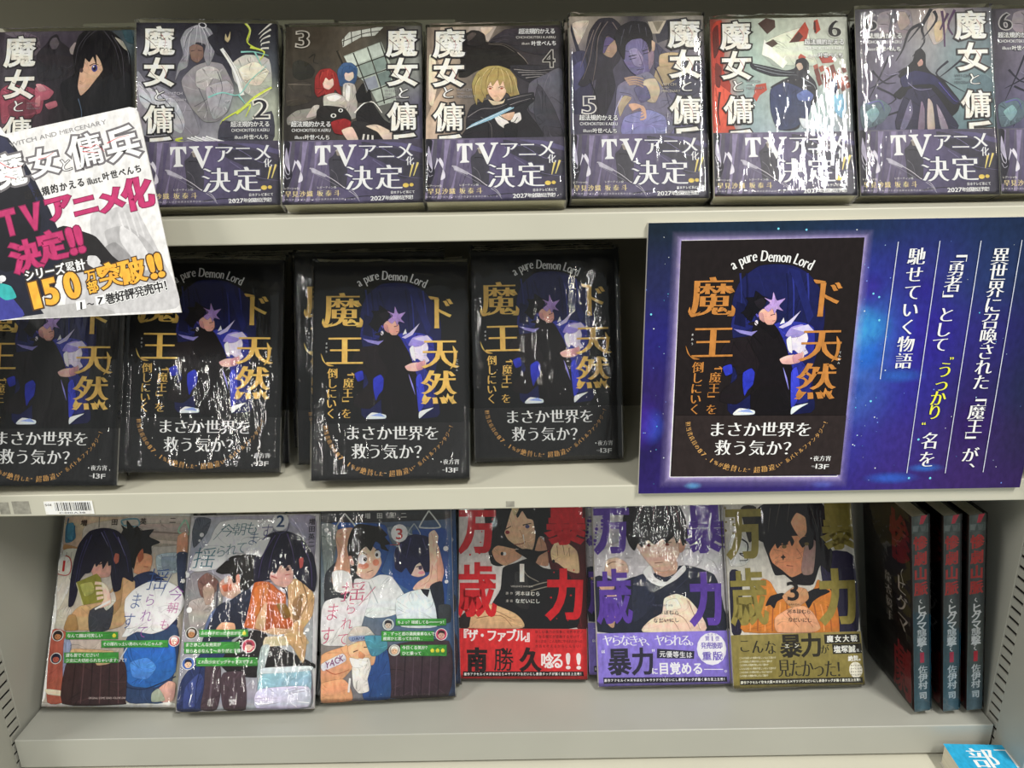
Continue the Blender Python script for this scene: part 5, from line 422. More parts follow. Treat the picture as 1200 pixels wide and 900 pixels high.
ART['B2'] = [
('g',[['dcdade','dcdade'],['dcdade','dcdade']],[0,0,129,183]),('P','a6a6b2',[5.6,1.8,66.6,1.3,121.1,2.6,122,11.5,125.8,145.9,126.1,181.4,75.4,182.2,0.3,180.9,-0.4,173.5,0.1,65.5,3.7,6]),('P','585c68',[5.6,2.3,19.8,3.8,16.4,17.7,5.1,31.5,2.2,15.3]),('P','a8a4b8',[92.7,2.9,122.5,2.6,124,39.4,122.3,66.8,110.3,20.8]),('P','8a8688',[3.8,56.5,19.7,54.4,36.8,65.9,33,101.3,4.8,114.1,-0.5,83.3]),('P','a49c98',[4.1,83.4,21.9,79.1,30.3,96.9,8.9,109.8]),('P','7a5850',[11.3,63.3,19.8,55.8,31.1,63.6,30.5,72.5,22.1,81.3,14.9,76.8]),('P','b09488',[16.5,70.1,23,65.7,28.2,72.5,26.9,83.6,20.3,85.8]),('s','4a4a54',2.07,1.84,[31.3,65.8,31.2,101.3]),('s','9a9488',1.15,1.15,[34.2,68.1,34.1,103.5]),('P','5a6890',[25.6,94.7,34.1,88.1,36,110.1,20.4,112.1]),('P','c8a08c',[32.2,65.8,40.8,59.1,50.4,63.8,53.6,75,44.9,80.7,35.9,77]),('P','c86848',[35.2,68.1,43.8,66.8,44.3,72.7,37.5,73.9]),('e','e8e4e4',38.4,62.7,1.8,3.2,0),('P','17120f',[28,54.5,33.4,47.7,30.2,43.2,39.6,44.6,40.5,38.7,46.2,39.6,50.5,35.6,57.7,38.8,67.1,39.8,67.4,50.3,67.5,63.9,60.3,72.8,53.4,72.8,51.8,63.8,46,66,42.1,57.4,34.2,57.3]),('P','d89478',[48.2,59.2,50.8,57.4,52.3,63.8,50.8,68.3,48.7,65.1]),('P','23283c',[31.8,88.1,45,81.6,55.8,73.7,67.2,72.9,68.7,93,61,110.4,48.1,119,26.5,129.5,19.1,122.9]),('P','1c2032',[45.5,88.3,63.5,84,65.2,106.1,47.4,110.3]),('P','dca888',[32.7,107.9,37.7,102.7,49.1,103.7,50.1,110.3,33.8,110.1]),('P','24305c',[25.9,123,48.1,119,42.8,136.1,28.6,153,24.6,181.8,1.2,181.4,2.3,156.8,10,144.2]),('P','34427a',[7.2,161,19.3,148.6,24.5,157.1,17.6,177.9,6.8,179.8]),('s','16204a',0.9,0.67,[22.6,135.8,17.9,157,17.8,180]),('P','1a1416',[65.5,110.5,79.3,112.9,89.2,123.9,126.5,141.7,126.8,146.8,77.5,149.5,73.3,153.7,50.7,151.2,38.6,140.4,48.4,123.3]),('P','45343c',[25.2,140.2,38.8,142.5,40.8,165.8,37.8,181.6,23.2,180.9,24.9,161.3]),('P','45343c',[42.1,148.9,61.8,149.2,65.2,182.1,44.8,181.3,40.5,161.6]),('s','5c4a54',1.79,1.34,[31.8,148.8,30.9,178.1]),('s','5c4a54',1.79,1.34,[52.2,153.3,54.5,180.6]),('P','b4a484',[79.6,117.2,116,117.7,121,124.3,84.8,126,80.1,136.7]),('P','9ca8a8',[76.6,125.9,84.7,125.1,79.7,149.5,76.5,166.4,73.9,149.4]),('P','8cb0bc',[79.7,149.5,122.7,146.8,123.2,171.3,77.4,172.7]),('P','c4ccd0',[79.4,145.2,123.9,144.2,124.2,148.5,79.8,150.4]),('P','c0bcd0',[76.7,164.3,122.8,162.9,123.4,181,75.3,181]),('P','c09c70',[99.1,66.5,105.8,63,117.7,66.7,125.4,80.3,124.1,98.1,115.6,111.2,119.8,120,117.4,141.5,107.6,128.5,97.7,115.3,100.5,88.9]),('P','8c6c48',[104.9,84.5,113.7,77.9,112.6,97.9,106.1,104.5]),('s','7a5c3c',1.16,0.46,[113,66.7,118.7,84.7,110.7,104.5,116.4,124.3]),('P','c8a478',[68.7,93,79.9,88.7,106.5,111,88.6,115.2,69.9,108.4]),('P','18142e',[66.1,63.9,65,43.5,70.7,25.1,81.9,17.8,95.9,16.9,110.4,23.1,123.2,41.7,127,60,125.1,75.8,113,66.7,103.5,62,94.9,73.2,89.7,64.2,75.8,64,71.7,70.7]),('P','dcb0a4',[80.1,59.5,88.8,50.5,102.7,50.7,103.6,64.3,97.1,71,87.7,68.6]),
('P','18142e',[75.8,64,76.7,43.6,87.6,32.2,101.9,36.9,109.7,50.7,103,55.2,99.8,48.4,95.9,52.9,91,49.7,86.9,57.8,82.1,55,80.7,61.8]),('P','c85c58',[108.9,43.9,113,43,113,50.8,110.3,53]),('s','b04848',1.16,0.7,[82.5,60,88.6,62.3]),('s','b04848',0.93,0.46,[96.3,59.3,101.4,58.4]),('e','3a2430',98.3,53.8,1.9,1.6,0),('e','e8d8d8',84.2,57.8,1.6,1.1,0),('s','1c1424',0.93,0.7,[94.9,52.4,101.4,51.1]),('s','4c3a78',0.94,0.23,[84.4,20.6,74,39,70.1,61.7]),('s','4c3a78',0.94,0.24,[96.1,19.3,101.7,34.6,104.9,48.4]),('s','4c3a78',0.94,0.24,[110.7,27.8,120.3,48.6,122.6,71.3]),('s','4c3a78',0.94,0.24,[89.1,19.7,83,34.5,79.6,52.7]),('e','d8d8d8',90.9,40.5,1.2,1.8,0),('s','2c2a34',1.85,0.69,[96.8,73.2,100.1,82.2]),('P','b85c20',[60.3,101.7,63.5,84,66.7,66.2,80.5,65.4,90.3,73.2,97.5,77.7,98.5,93.3,106.1,104.5,101.9,109.7,88.1,108.6,79.2,110.7,65.4,108.8,58.4,106.9]),('P','c87838',[67.1,70.7,80.8,68.6,77.6,88.6,69.1,97.4]),('P','9a4818',[79.9,88.7,86.6,86.5,85.7,106.4,80.4,108.5]),('P','7c5c20',[88.9,86.6,98.1,86.7,103.4,97.8,96.7,99.9]),('P','c8a478',[71.4,97.4,79.6,84.2,79,108.5,69.9,108.4]),('s','7c3c14',0.92,0.46,[76.5,73,73.3,93]),('s','7c3c14',0.92,0.46,[90.4,75.4,88.7,84.3]),('P','e4e2e6',[23.3,16.4,29.5,7.1,48,4,71.6,5.5,78.6,4.2,81.8,15.9,72.9,22.8,79.9,22.9,71.9,41.2,64.6,38,50.7,38.8,41.6,41,28.7,52.2,10.5,54.3,3.4,52,6.7,38.4,17.4,29.3,21.5,22.4]),('t','今朝も',37.2,15.1,60.9,13,14.53,13.56,'3c6c78','h',None,0,0),('t','揺',16.7,41.2,16.7,41.2,22.67,22.02,'3c7080','h',None,0,0),('t','られて',32.3,35.2,52.1,31.9,11.63,12.92,'3c6c78','h',None,0,0),('t','ま',63.1,23.2,63.1,23.2,12.17,14.88,'34587c','h',None,0,0),('t','す',75.3,17.3,75.3,17.3,12.68,18.68,'44407c','h',None,0,0),('s','3c6c78',0.7,0.47,[35.4,10.9,24,24.3]),('e','e2e2e6',88.7,7.5,8.5,8.9,0),('s','44406c',0.94,0.47,[97.3,9,95.9,16,88.1,18.8,81.7,15]),('t','2',88.9,6.6,88.9,6.6,9.44,12.23,'2c4870','g',None,0,0),('t','増田英二',120.2,7.8,120.2,29.7,6.61,6.54,'3c3a44','g',None,0,0),('e','e8e6ea',12.3,19.1,2.1,2.1,0),('e','e8e6ea',10.5,24.6,1.2,1.2,0),('e','e8e6ea',14.8,26.1,0.9,0.9,0),('e','e8e6ea',0.7,57.4,2.8,2.7,0),('e','e8e6ea',5.7,90.4,2.7,2.7,0),('e','e8e6ea',120.2,111.2,1.8,1.8,0),('e','e8e6ea',117.2,114.2,1.1,1.1,0),('e','d8dcd8',9.6,111.9,5.9,5.7,0),('e','3a2c24',9.6,111.9,5.2,5,0),('e','b88458',9.6,112.6,3.2,3.4,0),('P','c8c0b8',[6.2,112.3,6.6,108.9,9.2,108,12.2,109.2,13,112.4,11.3,110.9,8.1,110.6]),('e','30282a',8.5,112.6,0.5,0.4,0),('e','30282a',11,112.6,0.5,0.4,0),('s','80403a',0.45,0.45,[8.9,114.3,10.9,114.4]),('e','d8dcd8',64.8,124.8,6.8,6.5,0),('e','b84058',64.8,124.8,6.1,5.9,0),('e','e8c0b0',64.8,125.5,3.7,3.9,0),('P','6c2838',[61.4,125.2,61.9,121.8,64.5,120.9,67.5,122.1,68.2,125.3,66.5,123.8,63.3,123.5]),('e','30282a',63.7,125.5,0.5,0.4,0),('e','30282a',66.2,125.5,0.5,0.4,0),('s','80403a',0.45,0.45,[64.1,127.2,66.1,127.2]),('e','d8dcd8',8.6,139.5,6.3,6,0),('e','4868b0',8.6,139.5,5.6,5.4,0),('e','e8c0a0',8.7,140.1,3.4,3.6,0),
('P','1c2038',[5.3,139.9,5.6,136.5,8.2,135.6,11.3,136.8,12,140,10.3,138.4,7.2,138.2]),('e','30282a',7.6,140.1,0.4,0.4,0),('e','30282a',10,140.1,0.4,0.4,0),('s','80403a',0.45,0.45,[7.9,141.8,10,141.9]),('P','3f8f3c',[16.6,109.6,17.4,109,39.8,109.3,62.3,109.6,63.2,110.3,63.6,115.5,62.8,116.1,40.4,115.8,18,115.5,17,114.9]),('t','あの様子だったか言がた',20,112.3,55.3,112.8,3.62,3.5,'e8f4e4','g',None,0,0),('P','d8d040',[59.6,110.9,61.6,112.6,61.1,114.6,58.8,114.6,58,112.6]),('P','3f8f3c',[3.2,120.7,4,120.1,29.5,120.5,55,120.8,56,121.5,56.7,130.5,55.8,131.2,30.4,130.8,5.1,130.5,4.1,129.8]),('t','まさかこんな充実が',6.5,122.5,36.5,122.9,3.83,3.69,'e8f4e4','g',None,0,0),('t','皆られるなんて〜ありがとう僕！',7.1,128.1,59.5,128.9,3.82,3.68,'e8f4e4','g',None,0,0),('P','3f8f3c',[15.8,135.1,16.6,134.5,44.7,134.9,72.8,135.3,73.8,136,74.2,142.4,73.4,143,45.3,142.6,17.3,142.2,16.4,141.5]),('t','これは少女ビッグチャンスですよ…！',19.2,138.4,75.3,139.2,3.59,3.44,'e8f4e4','g',None,0,0),]
ART['B3'] = [
('g',[['50545c','54585c','5c6468','4c5864'],['6c7c8c','3c5c88','30589c','3a64a0'],['7c8488','5c6c80','44648c','3c5880'],['8c8480','6c7078','5c6880','40587c'],['98887c','6c6c74','4c5468','34405c']],[0,0,129,183]),('P','3c3c40',[5.2,1.3,124.6,3.8,124.3,13.6,5.2,12.8]),('P','2c4e90',[9.8,15.3,33,13.8,63.2,17.1,67.6,38,58.1,65.1,62.6,74.4,69.6,65.5,72.3,38.2,84.2,24.8,124.1,23.8,122.7,90.4,115.5,99.1,62.7,65.3]),('P','8c9494',[0.6,15,16.7,16.9,14.4,40.7,9.7,63.2,3.8,63]),('P','6a7884',[65.5,19.5,88.9,20.3,88.7,34.2,72.3,38.2]),('s','c8ccc8',1.39,1.39,[23.7,4.2,14.9,17.8,16.3,20.6,32.9,21.1,34.3,17.5,23.7,4.2]),('s','c8ccc8',1.42,1.42,[107.1,4.6,98.3,18.3,99.7,21.1,116.1,21.7,117.2,18.5,107.1,4.6]),('s','a8b0b4',1.17,0.94,[92.3,16.7,86.5,25.8,98.2,28,92.3,16.7]),('P','303238',[4.2,63,16.6,49.9,28.2,45.7,41.9,64.5,32.5,91.2,5.1,94.6]),('P','e0ac90',[16.7,20.1,30.6,18.3,32.9,25.3,25.9,36.5,28.6,54.9,28,73,16.6,77.1,10.6,67.8,16.6,45.3,14.8,29.2]),('s','b47c64',0.69,0.46,[19,24.8,21.3,23.5]),('s','b47c64',0.69,0.46,[24.1,23.6,26.4,22.3]),('P','eee8e4',[11.1,61,21.2,59.1,29.5,64,30.3,79.9,14.3,79.2]),('P','f0c8b0',[29.1,41.2,32.9,32.2,42.1,30.2,56,42.2,59.6,53.8,53.4,64.9,44.2,70,34.1,61.9]),('e','dc8c70',42,55.8,5.1,3.2,0),('e','dc8c70',54,53.1,3.2,3.2,0),('e','f4f0ee',41.1,49.4,4.4,5,0),('e','f4f0ee',55.9,45.4,3,3.9,0),('e','30282a',43.4,49.5,1.9,2.1,0),('e','30282a',55,45.8,1.4,1.8,0),('s','30201c',0.93,0.69,[36.5,44.7,41.1,43,45.3,45]),('s','30201c',0.93,0.7,[53.2,41.6,57.4,40.4]),('s','7a3028',0.69,0.46,[45.1,62.3,51.2,60.3]),('P','17130f',[30.4,54.9,27.2,45.7,26.8,32,30.6,20.6,37.6,14.8,56.2,18.3,55.3,15.4,65.4,26.4,63.1,28.6,68.1,35.7,63,36.9,66.7,42.6,59.7,40,58.4,35.4,53.7,32.9,49,41.9,44.4,37.2,37.4,43.8,35,61.9]),('P','c8907a',[26.3,47,30,45.8,32.7,52.8,30.4,55.4]),('P','d8dcdc',[32.7,68.7,46.5,69.2,58.1,65.1,69.6,67.8,83.2,88.8,76.1,102,62.2,105.9,46.2,105.2,32.5,95.7]),('s','8a9298',0.92,0.46,[46.5,71.5,55.5,92.2]),('P','f0c8b8',[88.3,57.1,97.7,55.2,102.2,66.8,95.1,68.8,88.2,66.3]),('P','1c1c40',[72.5,58.8,72.7,42.8,79.4,31.5,91.1,27.3,105.2,30.1,112,41.9,111.6,60.3,102.2,64.5,97.7,55.2,93,57.8,88.2,66.3,83.6,59.2,78.9,63.6]),('s','403c70',0.93,0.23,[79.3,36.1,75.4,52.1]),('s','403c70',0.94,0.23,[88.7,30.5,83.8,50.1]),('s','403c70',0.94,0.23,[100.5,31.3,104.9,46.3]),('s','201c30',0.93,0.7,[93.4,59.1,100,58]),('e','4a3a54',97.6,60.2,1.9,1.8,0),('e','e0909c',98.5,64.8,3.3,1.6,0),('P','f0c4b0',[106.6,27.9,112.3,23.9,116,30.5,113.8,44.3,115.4,60.4,113.6,76.4,97.2,82.5,89.8,80,95.1,73.4,105.9,66.9,107.1,53.2]),('s','c08c7c',0.7,0.47,[109.3,57.9,106.7,71.5,97.3,78]),('P','e0a890',[114.9,37.4,120.9,62.9,118.3,74.3,114.1,76.4]),('P','d4dce0',[74,88.4,87.9,82.2,106.6,80.6,113.3,94.5,112.4,117,78.2,115.6,72.9,101.9]),('p','1c1e28',[97.3,80.3,106.5,81.1,104.1,88.7,100,84.9]),('P','1f2430',[106.6,78.4,118.8,74.3,120.1,99.3,114.2,117.1,111.8,99]),('P','34383c',[114.6,96.8,126.2,97.3,125.9,113.1,115.2,112.6]),
('P','3c2c34',[66.5,132.9,124.1,131,122,182.3,65.9,181.3,64,154.9]),('s','4c3a44',1.14,1.14,[73.3,142.1,70.9,179.4]),('s','241820',1.15,1.15,[81.5,142.4,79.1,179.8]),('s','4c3a44',1.15,1.15,[89.7,142.8,87.3,180.2]),('s','241820',1.15,1.15,[98,143.2,95.5,180.6]),('s','4c3a44',1.15,1.15,[106.3,143.6,103.7,181]),('s','241820',1.15,1.15,[114.6,143.9,112,181.4]),('P','2c4c84',[45.9,140.8,64.2,137.2,66.4,181.4,41,181.4,41.2,158.3]),('P','d8d6d6',[1,96.7,5.1,87.9,16.5,85.2,25.7,86.4,32.6,73.2,46.5,71.5,48.7,82.9,43.9,98.4,39.2,113.9,32.3,131.4,18.7,130.8,0.5,127.8]),('t','揺',31.7,79.9,31.7,79.9,25.72,20.3,'b8486c','h',None,0,0),('t','られて',29.3,95.6,21.4,124.3,12.32,12.94,'b8486c','h',None,0,0),('t','ます',11.5,98.4,6,120.5,15.02,18.71,'b8486c','h',None,0,0),('s','b8486c',0.69,0.46,[53.3,76.3,37.1,93.7]),('P','d8a47c',[0.5,138.8,23.2,131,32.3,122.5,50.6,123.3,53.2,136.7,50.4,149.9,32.2,151.2,20.8,161.7,0.5,165.1]),('P','e4b890',[26.8,131.1,41.4,127.3,50.5,130,48.1,143.2,36.7,147.1,27.7,140]),('P','d8a078',[0.5,165.1,20.8,161.7,27.6,168.6,29.7,181.8,0.5,182.5]),('P','c0b8b0',[25.5,122.2,32.4,113.6,45.2,114.2,52.9,123.4,51.5,126.9,36.9,127.1,25.5,131.1]),('P','dcd8d2',[32.2,144.6,45.9,143.1,48.1,152,44.8,162.8,46.1,173.8,36.6,175.6,31.2,168.7,29.9,153.3]),('P','ece8e2',[27.7,142.2,39,145,46.3,147.5,39,151.6,30.8,151.2]),('s','3a2a24',0.91,0.68,[31.3,137.1,35.9,135.5]),('s','3a2a24',0.91,0.68,[41.4,133.1,46.4,132.9]),('P','cc8c68',[37.3,136.5,42.7,140.7,40.4,143.7,36.3,142.2]),('P','d8d8e4',[1,146.7,20.9,138,24,145.2,2.8,153.4]),('t','YACK',6.4,147.9,20,142.3,4.53,6.16,'7c3c6c','g',None,0,0),('P','8c98b4',[27.8,122.3,50.6,122.4,51.5,126,30,127.3]),('t','DAMASHII',31.4,124.7,48.8,124.1,2.28,3.11,'34406c','g',None,0,0),('s','f0ece8',2.04,1.81,[28,161.2,26.6,174.2]),('s','a8583c',0.9,0.45,[5,152.2,14.1,157,27.6,153.2]),('P','4c8a9c',[42.4,122.9,62,123.8,64.2,135,55,141.3,48.2,140.9]),('t','増田英二',46.5,7.3,82.1,8,6.08,6.04,'d0d0cc','g',None,0,0),('e','dcdcdc',77.6,25.5,8.4,8.8,0),('t','3',77.4,25.9,77.4,25.9,8.42,11.09,'b43a38','g',None,0,0),('s','b43a38',0.7,0.47,[74.2,33.6,77.5,36.1,68.1,36.7]),('e','e8e8e8',6.1,19.8,2.1,2.1,0),('e','e8e8e8',9.3,22.6,1.2,1.1,0),('e','e8e8e8',123.2,42.3,2.6,2.5,0),('e','e8e8e8',123,74.4,1.9,1.8,0),('e','d8dcd8',65.4,112.8,5.5,5.4,0),('e','9ca4a8',65.4,112.8,4.8,4.7,0),('e','c8b8a8',65.4,113.4,3,3.2,0),('P','302c30',[61.9,113.1,62.6,109.5,65.4,108.7,68.4,110,68.8,113.4,67.2,111.7,64,111.4]),('e','30282a',64.2,113.4,0.5,0.4,0),('e','30282a',66.7,113.5,0.5,0.4,0),('s','80403a',0.46,0.46,[64.4,115.2,66.5,115.3]),('e','d8dcd8',116.8,124.4,6,5.8,0),('e','c04468',116.8,124.4,5.3,5.2,0),('e','c8a494',116.8,125.1,3.3,3.5,0),('P','301c20',[113.4,124.7,114.1,121.1,116.9,120.4,119.9,121.6,120.3,125,118.7,123.3,115.5,123]),('e','30282a',115.7,125,0.5,0.4,0),('e','30282a',118.2,125.1,0.5,0.4,0),('s','80403a',0.46,0.46,[115.9,126.8,117.9,126.9]),('e','d8dcd8',71,137.1,5.5,5.3,0),('e','a09c94',71,137.1,4.8,4.7,0),('e','e0b898',71,137.8,3,3.2,0),
('P','e8e4dc',[67.6,137.4,68.3,133.9,71.1,133.1,74,134.3,74.5,137.7,72.9,136.1,69.7,135.7]),('e','30282a',69.9,137.7,0.5,0.4,0),('e','30282a',72.4,137.8,0.5,0.4,0),('s','80403a',0.46,0.46,[70.1,139.5,72.1,139.6]),('P','3f8f3c',[72.8,108.4,73.7,107.7,97.2,108.7,120.9,109.7,121.8,110.4,121.7,115.4,120.7,116,97.1,115,73.6,114,72.7,113.3]),('t','ちょっ？確認してる━━━ッ！',76,111,120.1,112.8,3.47,3.37,'e8f4e4','g',None,0,0),('P','3f8f3c',[58.9,119.4,59.8,118.8,84.1,119.8,108.6,120.9,109.5,121.6,109.3,129.7,108.4,130.3,84,129.2,59.7,128.1,58.8,127.4]),('t','あ…ずっと君の満員乗車なんで',62.1,121.3,108.8,123.4,3.68,3.57,'e8f4e4','g',None,0,0),('t','座席かと思ってたけれ…',62,125.8,97.8,127.4,3.68,3.57,'e8f4e4','g',None,0,0),('P','3f8f3c',[77,133.1,78,132.5,99.3,133.5,120.8,134.4,121.7,135.1,121.5,144,120.6,144.7,99.2,143.7,77.8,142.7,76.9,142]),('t','今日くる気か？',80.2,135.1,103,136.1,3.91,3.78,'e8f4e4','g',None,0,0),('t','ひと乗って',80.2,140.4,95.3,141.1,3.9,3.77,'e8f4e4','g',None,0,0),('P','d8d040',[117.9,137.4,119.8,139.3,119,141.2,116.7,141.1,116.1,139.1]),('P','d8d040',[112.9,137.2,114.7,139,113.9,141,111.6,140.9,111,138.9]),('P','d8d040',[107.8,137,109.6,138.8,108.9,140.8,106.6,140.7,105.9,138.7]),]
ART['V1'] = [
('g',[['d0ccc8','ccc8c4'],['d0ccc8','ccc8c4']],[0,0,129,183]),('P','4a1418',[86.6,14.4,120.7,-0,129.5,-0,129.5,132.5,119,132.6,100.3,95.2,88.6,57.4]),('p','c8c4c0',[0.3,-0,28.2,-0,28,57.5,0.3,71.8]),('p','c8c0bc',[0.3,69.4,32.8,67,32.7,114.2,0.3,123.8]),('P','241e1e',[0.3,123.8,13.3,114.3,18.1,133.1,0.3,133.6]),('P','131214',[25.7,9.6,33.1,-0,86.7,-0,93.7,28.8,98.5,38.3,91.2,33.5,88.7,43.1,81.5,43.1,76.4,66.9,64.4,57.4,57.1,55,44.9,71.7,32.8,69.4,28,43.2]),('P','dcb898',[44.2,31.2,47.6,14.4,57.4,7.2,69.6,14.4,77.7,31.2,77.6,45.5,74.6,56.4,64.4,55,49.9,45.5]),('P','131214',[41.7,36,42.8,9.6,57.4,4.8,52.5,19.2,46.5,38.4]),('P','131214',[57.4,14.4,64.7,9.6,81.8,9.6,84,28.8,81.4,45.5,77.6,38.3,75.8,26.4,69.5,24,64.7,16.8,59.8,24]),('P','d8c498',[52.6,-0,59.9,-0,61.3,14.4,57.3,21.6,54,14.4]),('P','c89c7c',[33.8,57.5,40.2,51.7,64.4,57.4,61.9,64.5,47.3,71.7,37.7,67]),('P','b88c70',[76.5,59.8,81.5,43.1,88.7,50.2,90.9,71.6,76.4,69.2]),('s','2a1c1c',1.22,0.73,[45.6,36.5,53.4,32.2]),('s','2a1c1c',1.21,0.73,[65.1,31.2,73.8,29.3]),('e','8c2c34',49.5,38.4,2.2,1.9,0),('e','50507c',69.9,32.6,2.2,1.9,0),('s','7c3c34',0.97,0.73,[56.2,50.8,64.4,49.8,67.9,47.4]),('s','a87c60',0.73,0.49,[62.1,36,65,43.1,62.5,44.6]),('s','f0e8e0',1.21,0.24,[65.5,40.7,66.9,50.3]),('e','e8e0d8',46.4,59.8,1.9,1.9,0),('e','181416',44,59.8,1.5,1.9,0),('P','17161a',[44.9,74.1,57,69.3,71.6,64.5,86,74,110.1,78.6,119.4,99.8,119,132.6,56.6,133.3,32.7,114.2,42.4,95.3]),('P','131214',[57.1,56.5,69.3,55,81.3,57.4,91,56.4,81.3,62.1,76.4,71.6,69.2,64.5]),('s','8c8478',1.21,0.72,[71.4,92.9,85.9,88.6,97.9,87.2]),('s','8c8478',1.21,0.72,[72.8,96.7,88.2,92.8,97.9,91.4]),('s','8c8478',1.21,0.73,[64.3,71.6,69.1,81.1,81.1,87.7]),('P','2c2a2c',[57,78.8,69.1,81.1,71.2,114.1,56.8,109.4]),('P','dcbc98',[93.4,57.3,98.4,47.8,108,47.8,120,57.3,122.1,78.6,110.1,76.3,100.5,69.2,94.8,66.8]),('s','8c6448',0.73,0.48,[99.8,51.6,100.6,62.1]),('s','8c6448',0.73,0.48,[105.6,50.2,107.4,61.1]),('s','8c6448',0.72,0.48,[111.8,54,112.7,62.5]),('e','181416',96.2,67.3,1.4,1.9,0),('P','d0ac84',[10.9,132.1,13.3,119,20.6,110,37.5,110.9,56.7,118.8,64.4,125.8,63.9,133.3,11.4,133.6]),('s','8c6448',0.97,0.48,[20.6,114.3,37.5,116.6,56.7,125.9]),('s','8c6448',0.97,0.48,[18.2,123.7,42.3,121.2,54.2,131.9]),('s','f0dcb8',1.45,0.72,[20.6,112.9,32.7,112.8]),('t','暴',109.7,28.7,109.7,28.7,40.69,45.37,'c01c26','k',None,0,0),('t','力',107.9,99.8,107.9,99.8,38.46,51.73,'c01c26','k',None,0,0),('t','万',18.3,36,18.3,36,38.98,47.84,'c01c26','k',None,0,0),('t','歳',18.2,95.4,18.2,95.4,41.14,56.66,'c01c26','k',None,0,0),('e','c01c26',6.2,14.4,0.5,0.5,0),('e','c01c26',23.4,37.7,0.7,0.7,0),('e','c01c26',11.5,60.8,1,1,0),('e','c01c26',28.7,83.8,1.2,0.5,0),('e','c01c26',16.7,106.8,0.5,0.7,0),('e','c01c26',34.2,25.2,0.7,1,0),('e','c01c26',22.2,48.4,1,0.5,0),('e','c01c26',10.2,71.5,1.2,0.7,0),('e','c01c26',27.4,94.5,0.5,0.9,0),('e','c01c26',15.5,117.3,0.7,0.5,0),('e','c01c26',32.9,36,1,0.7,0),('e','c01c26',21,59.2,1.2,1,0),('e','c01c26',9,82.2,0.5,0.5,0),
('e','c01c26',26.2,105.1,0.7,0.7,0),('e','c01c26',14.5,23.6,1,1,0),('e','c01c26',31.7,46.7,1.2,0.5,0),('e','c01c26',19.7,69.9,0.5,0.7,0),('e','c01c26',7.8,92.9,0.7,0.9,0),('e','c01c26',91,57.4,0.5,0.5,0),('e','c01c26',107.9,80.3,0.7,0.7,0),('e','c01c26',93.4,103.2,1,0.9,0),('e','c01c26',110.2,125.8,0.5,0.5,0),('e','c01c26',96.6,78.2,0.7,0.7,0),('e','c01c26',113.4,101,1,0.9,0),('e','c01c26',99,123.8,0.5,0.5,0),('e','c01c26',116.6,76,0.7,0.7,0),('e','c01c26',102.1,98.9,1,0.9,0),('e','c01c26',118.9,121.6,0.5,0.5,0),('t','1',64.2,78.3,64.2,78.3,10.63,20.82,'e4dcd4','m',None,0,0),('t','VIOLENCE BANZAI',53.5,92.2,74.3,92.2,1.69,1.89,'c8c0b8','r',None,0,0),('t','河本ほむら',59.8,99.1,80,99.5,4.82,4.71,'e8e0d8','g',None,0,0),('t','なだいにし',59.7,106.6,79.9,106.8,4.82,4.7,'e8e0d8','g',None,0,0),('t','原作',49.1,99.1,53.5,99.1,2.9,2.83,'c8c0b8','r',None,0,0),('t','漫画',49.1,106.6,53.4,106.6,2.89,2.82,'c8c0b8','r',None,0,0),]
ART['V1o'] = [
('g',[['c42c30','c42c30'],['c42c30','c42c30']],[0,0,0,0]),('t','『ザ・ファブル』',4.6,140.6,72.4,140.7,11.06,12.61,'f0e8e4','b',None,0,0),('t','南勝久',18.6,164.3,72.3,164,20.62,24.16,'241416','k',None,0,0),('t','唸る!!',89,164.8,120.5,165.1,12.89,16.23,'f6f2ee','b',None,0,0),('t','新しい暴力の衝撃に世界中がノ',78.7,137,123.7,136.8,3.11,3.27,'6c1418','g',None,0,0),('t','「なる程だが容赦するせいで」',78.7,141.6,123.7,141.4,3.11,3.26,'6c1418','g',None,0,0),('t','あと企業 こんな男にやられたかった',78.6,146.3,123.6,146.1,3.11,3.26,'6c1418','g',None,0,0),('t','本当を考えるからしんらい！',78.6,151,123.5,150.7,3.11,3.26,'6c1418','g',None,0,0),('p','1c1214',[4.6,176,125.1,175.3,125.5,179.9,4.6,181.1]),('t','原作アクセルイ×河本ほむら×サツドウなだいにし最恐タッグが描く暴力至上主義！',7,178.6,123.2,177.6,2.63,3.01,'ece4e0','b',None,0,0),]
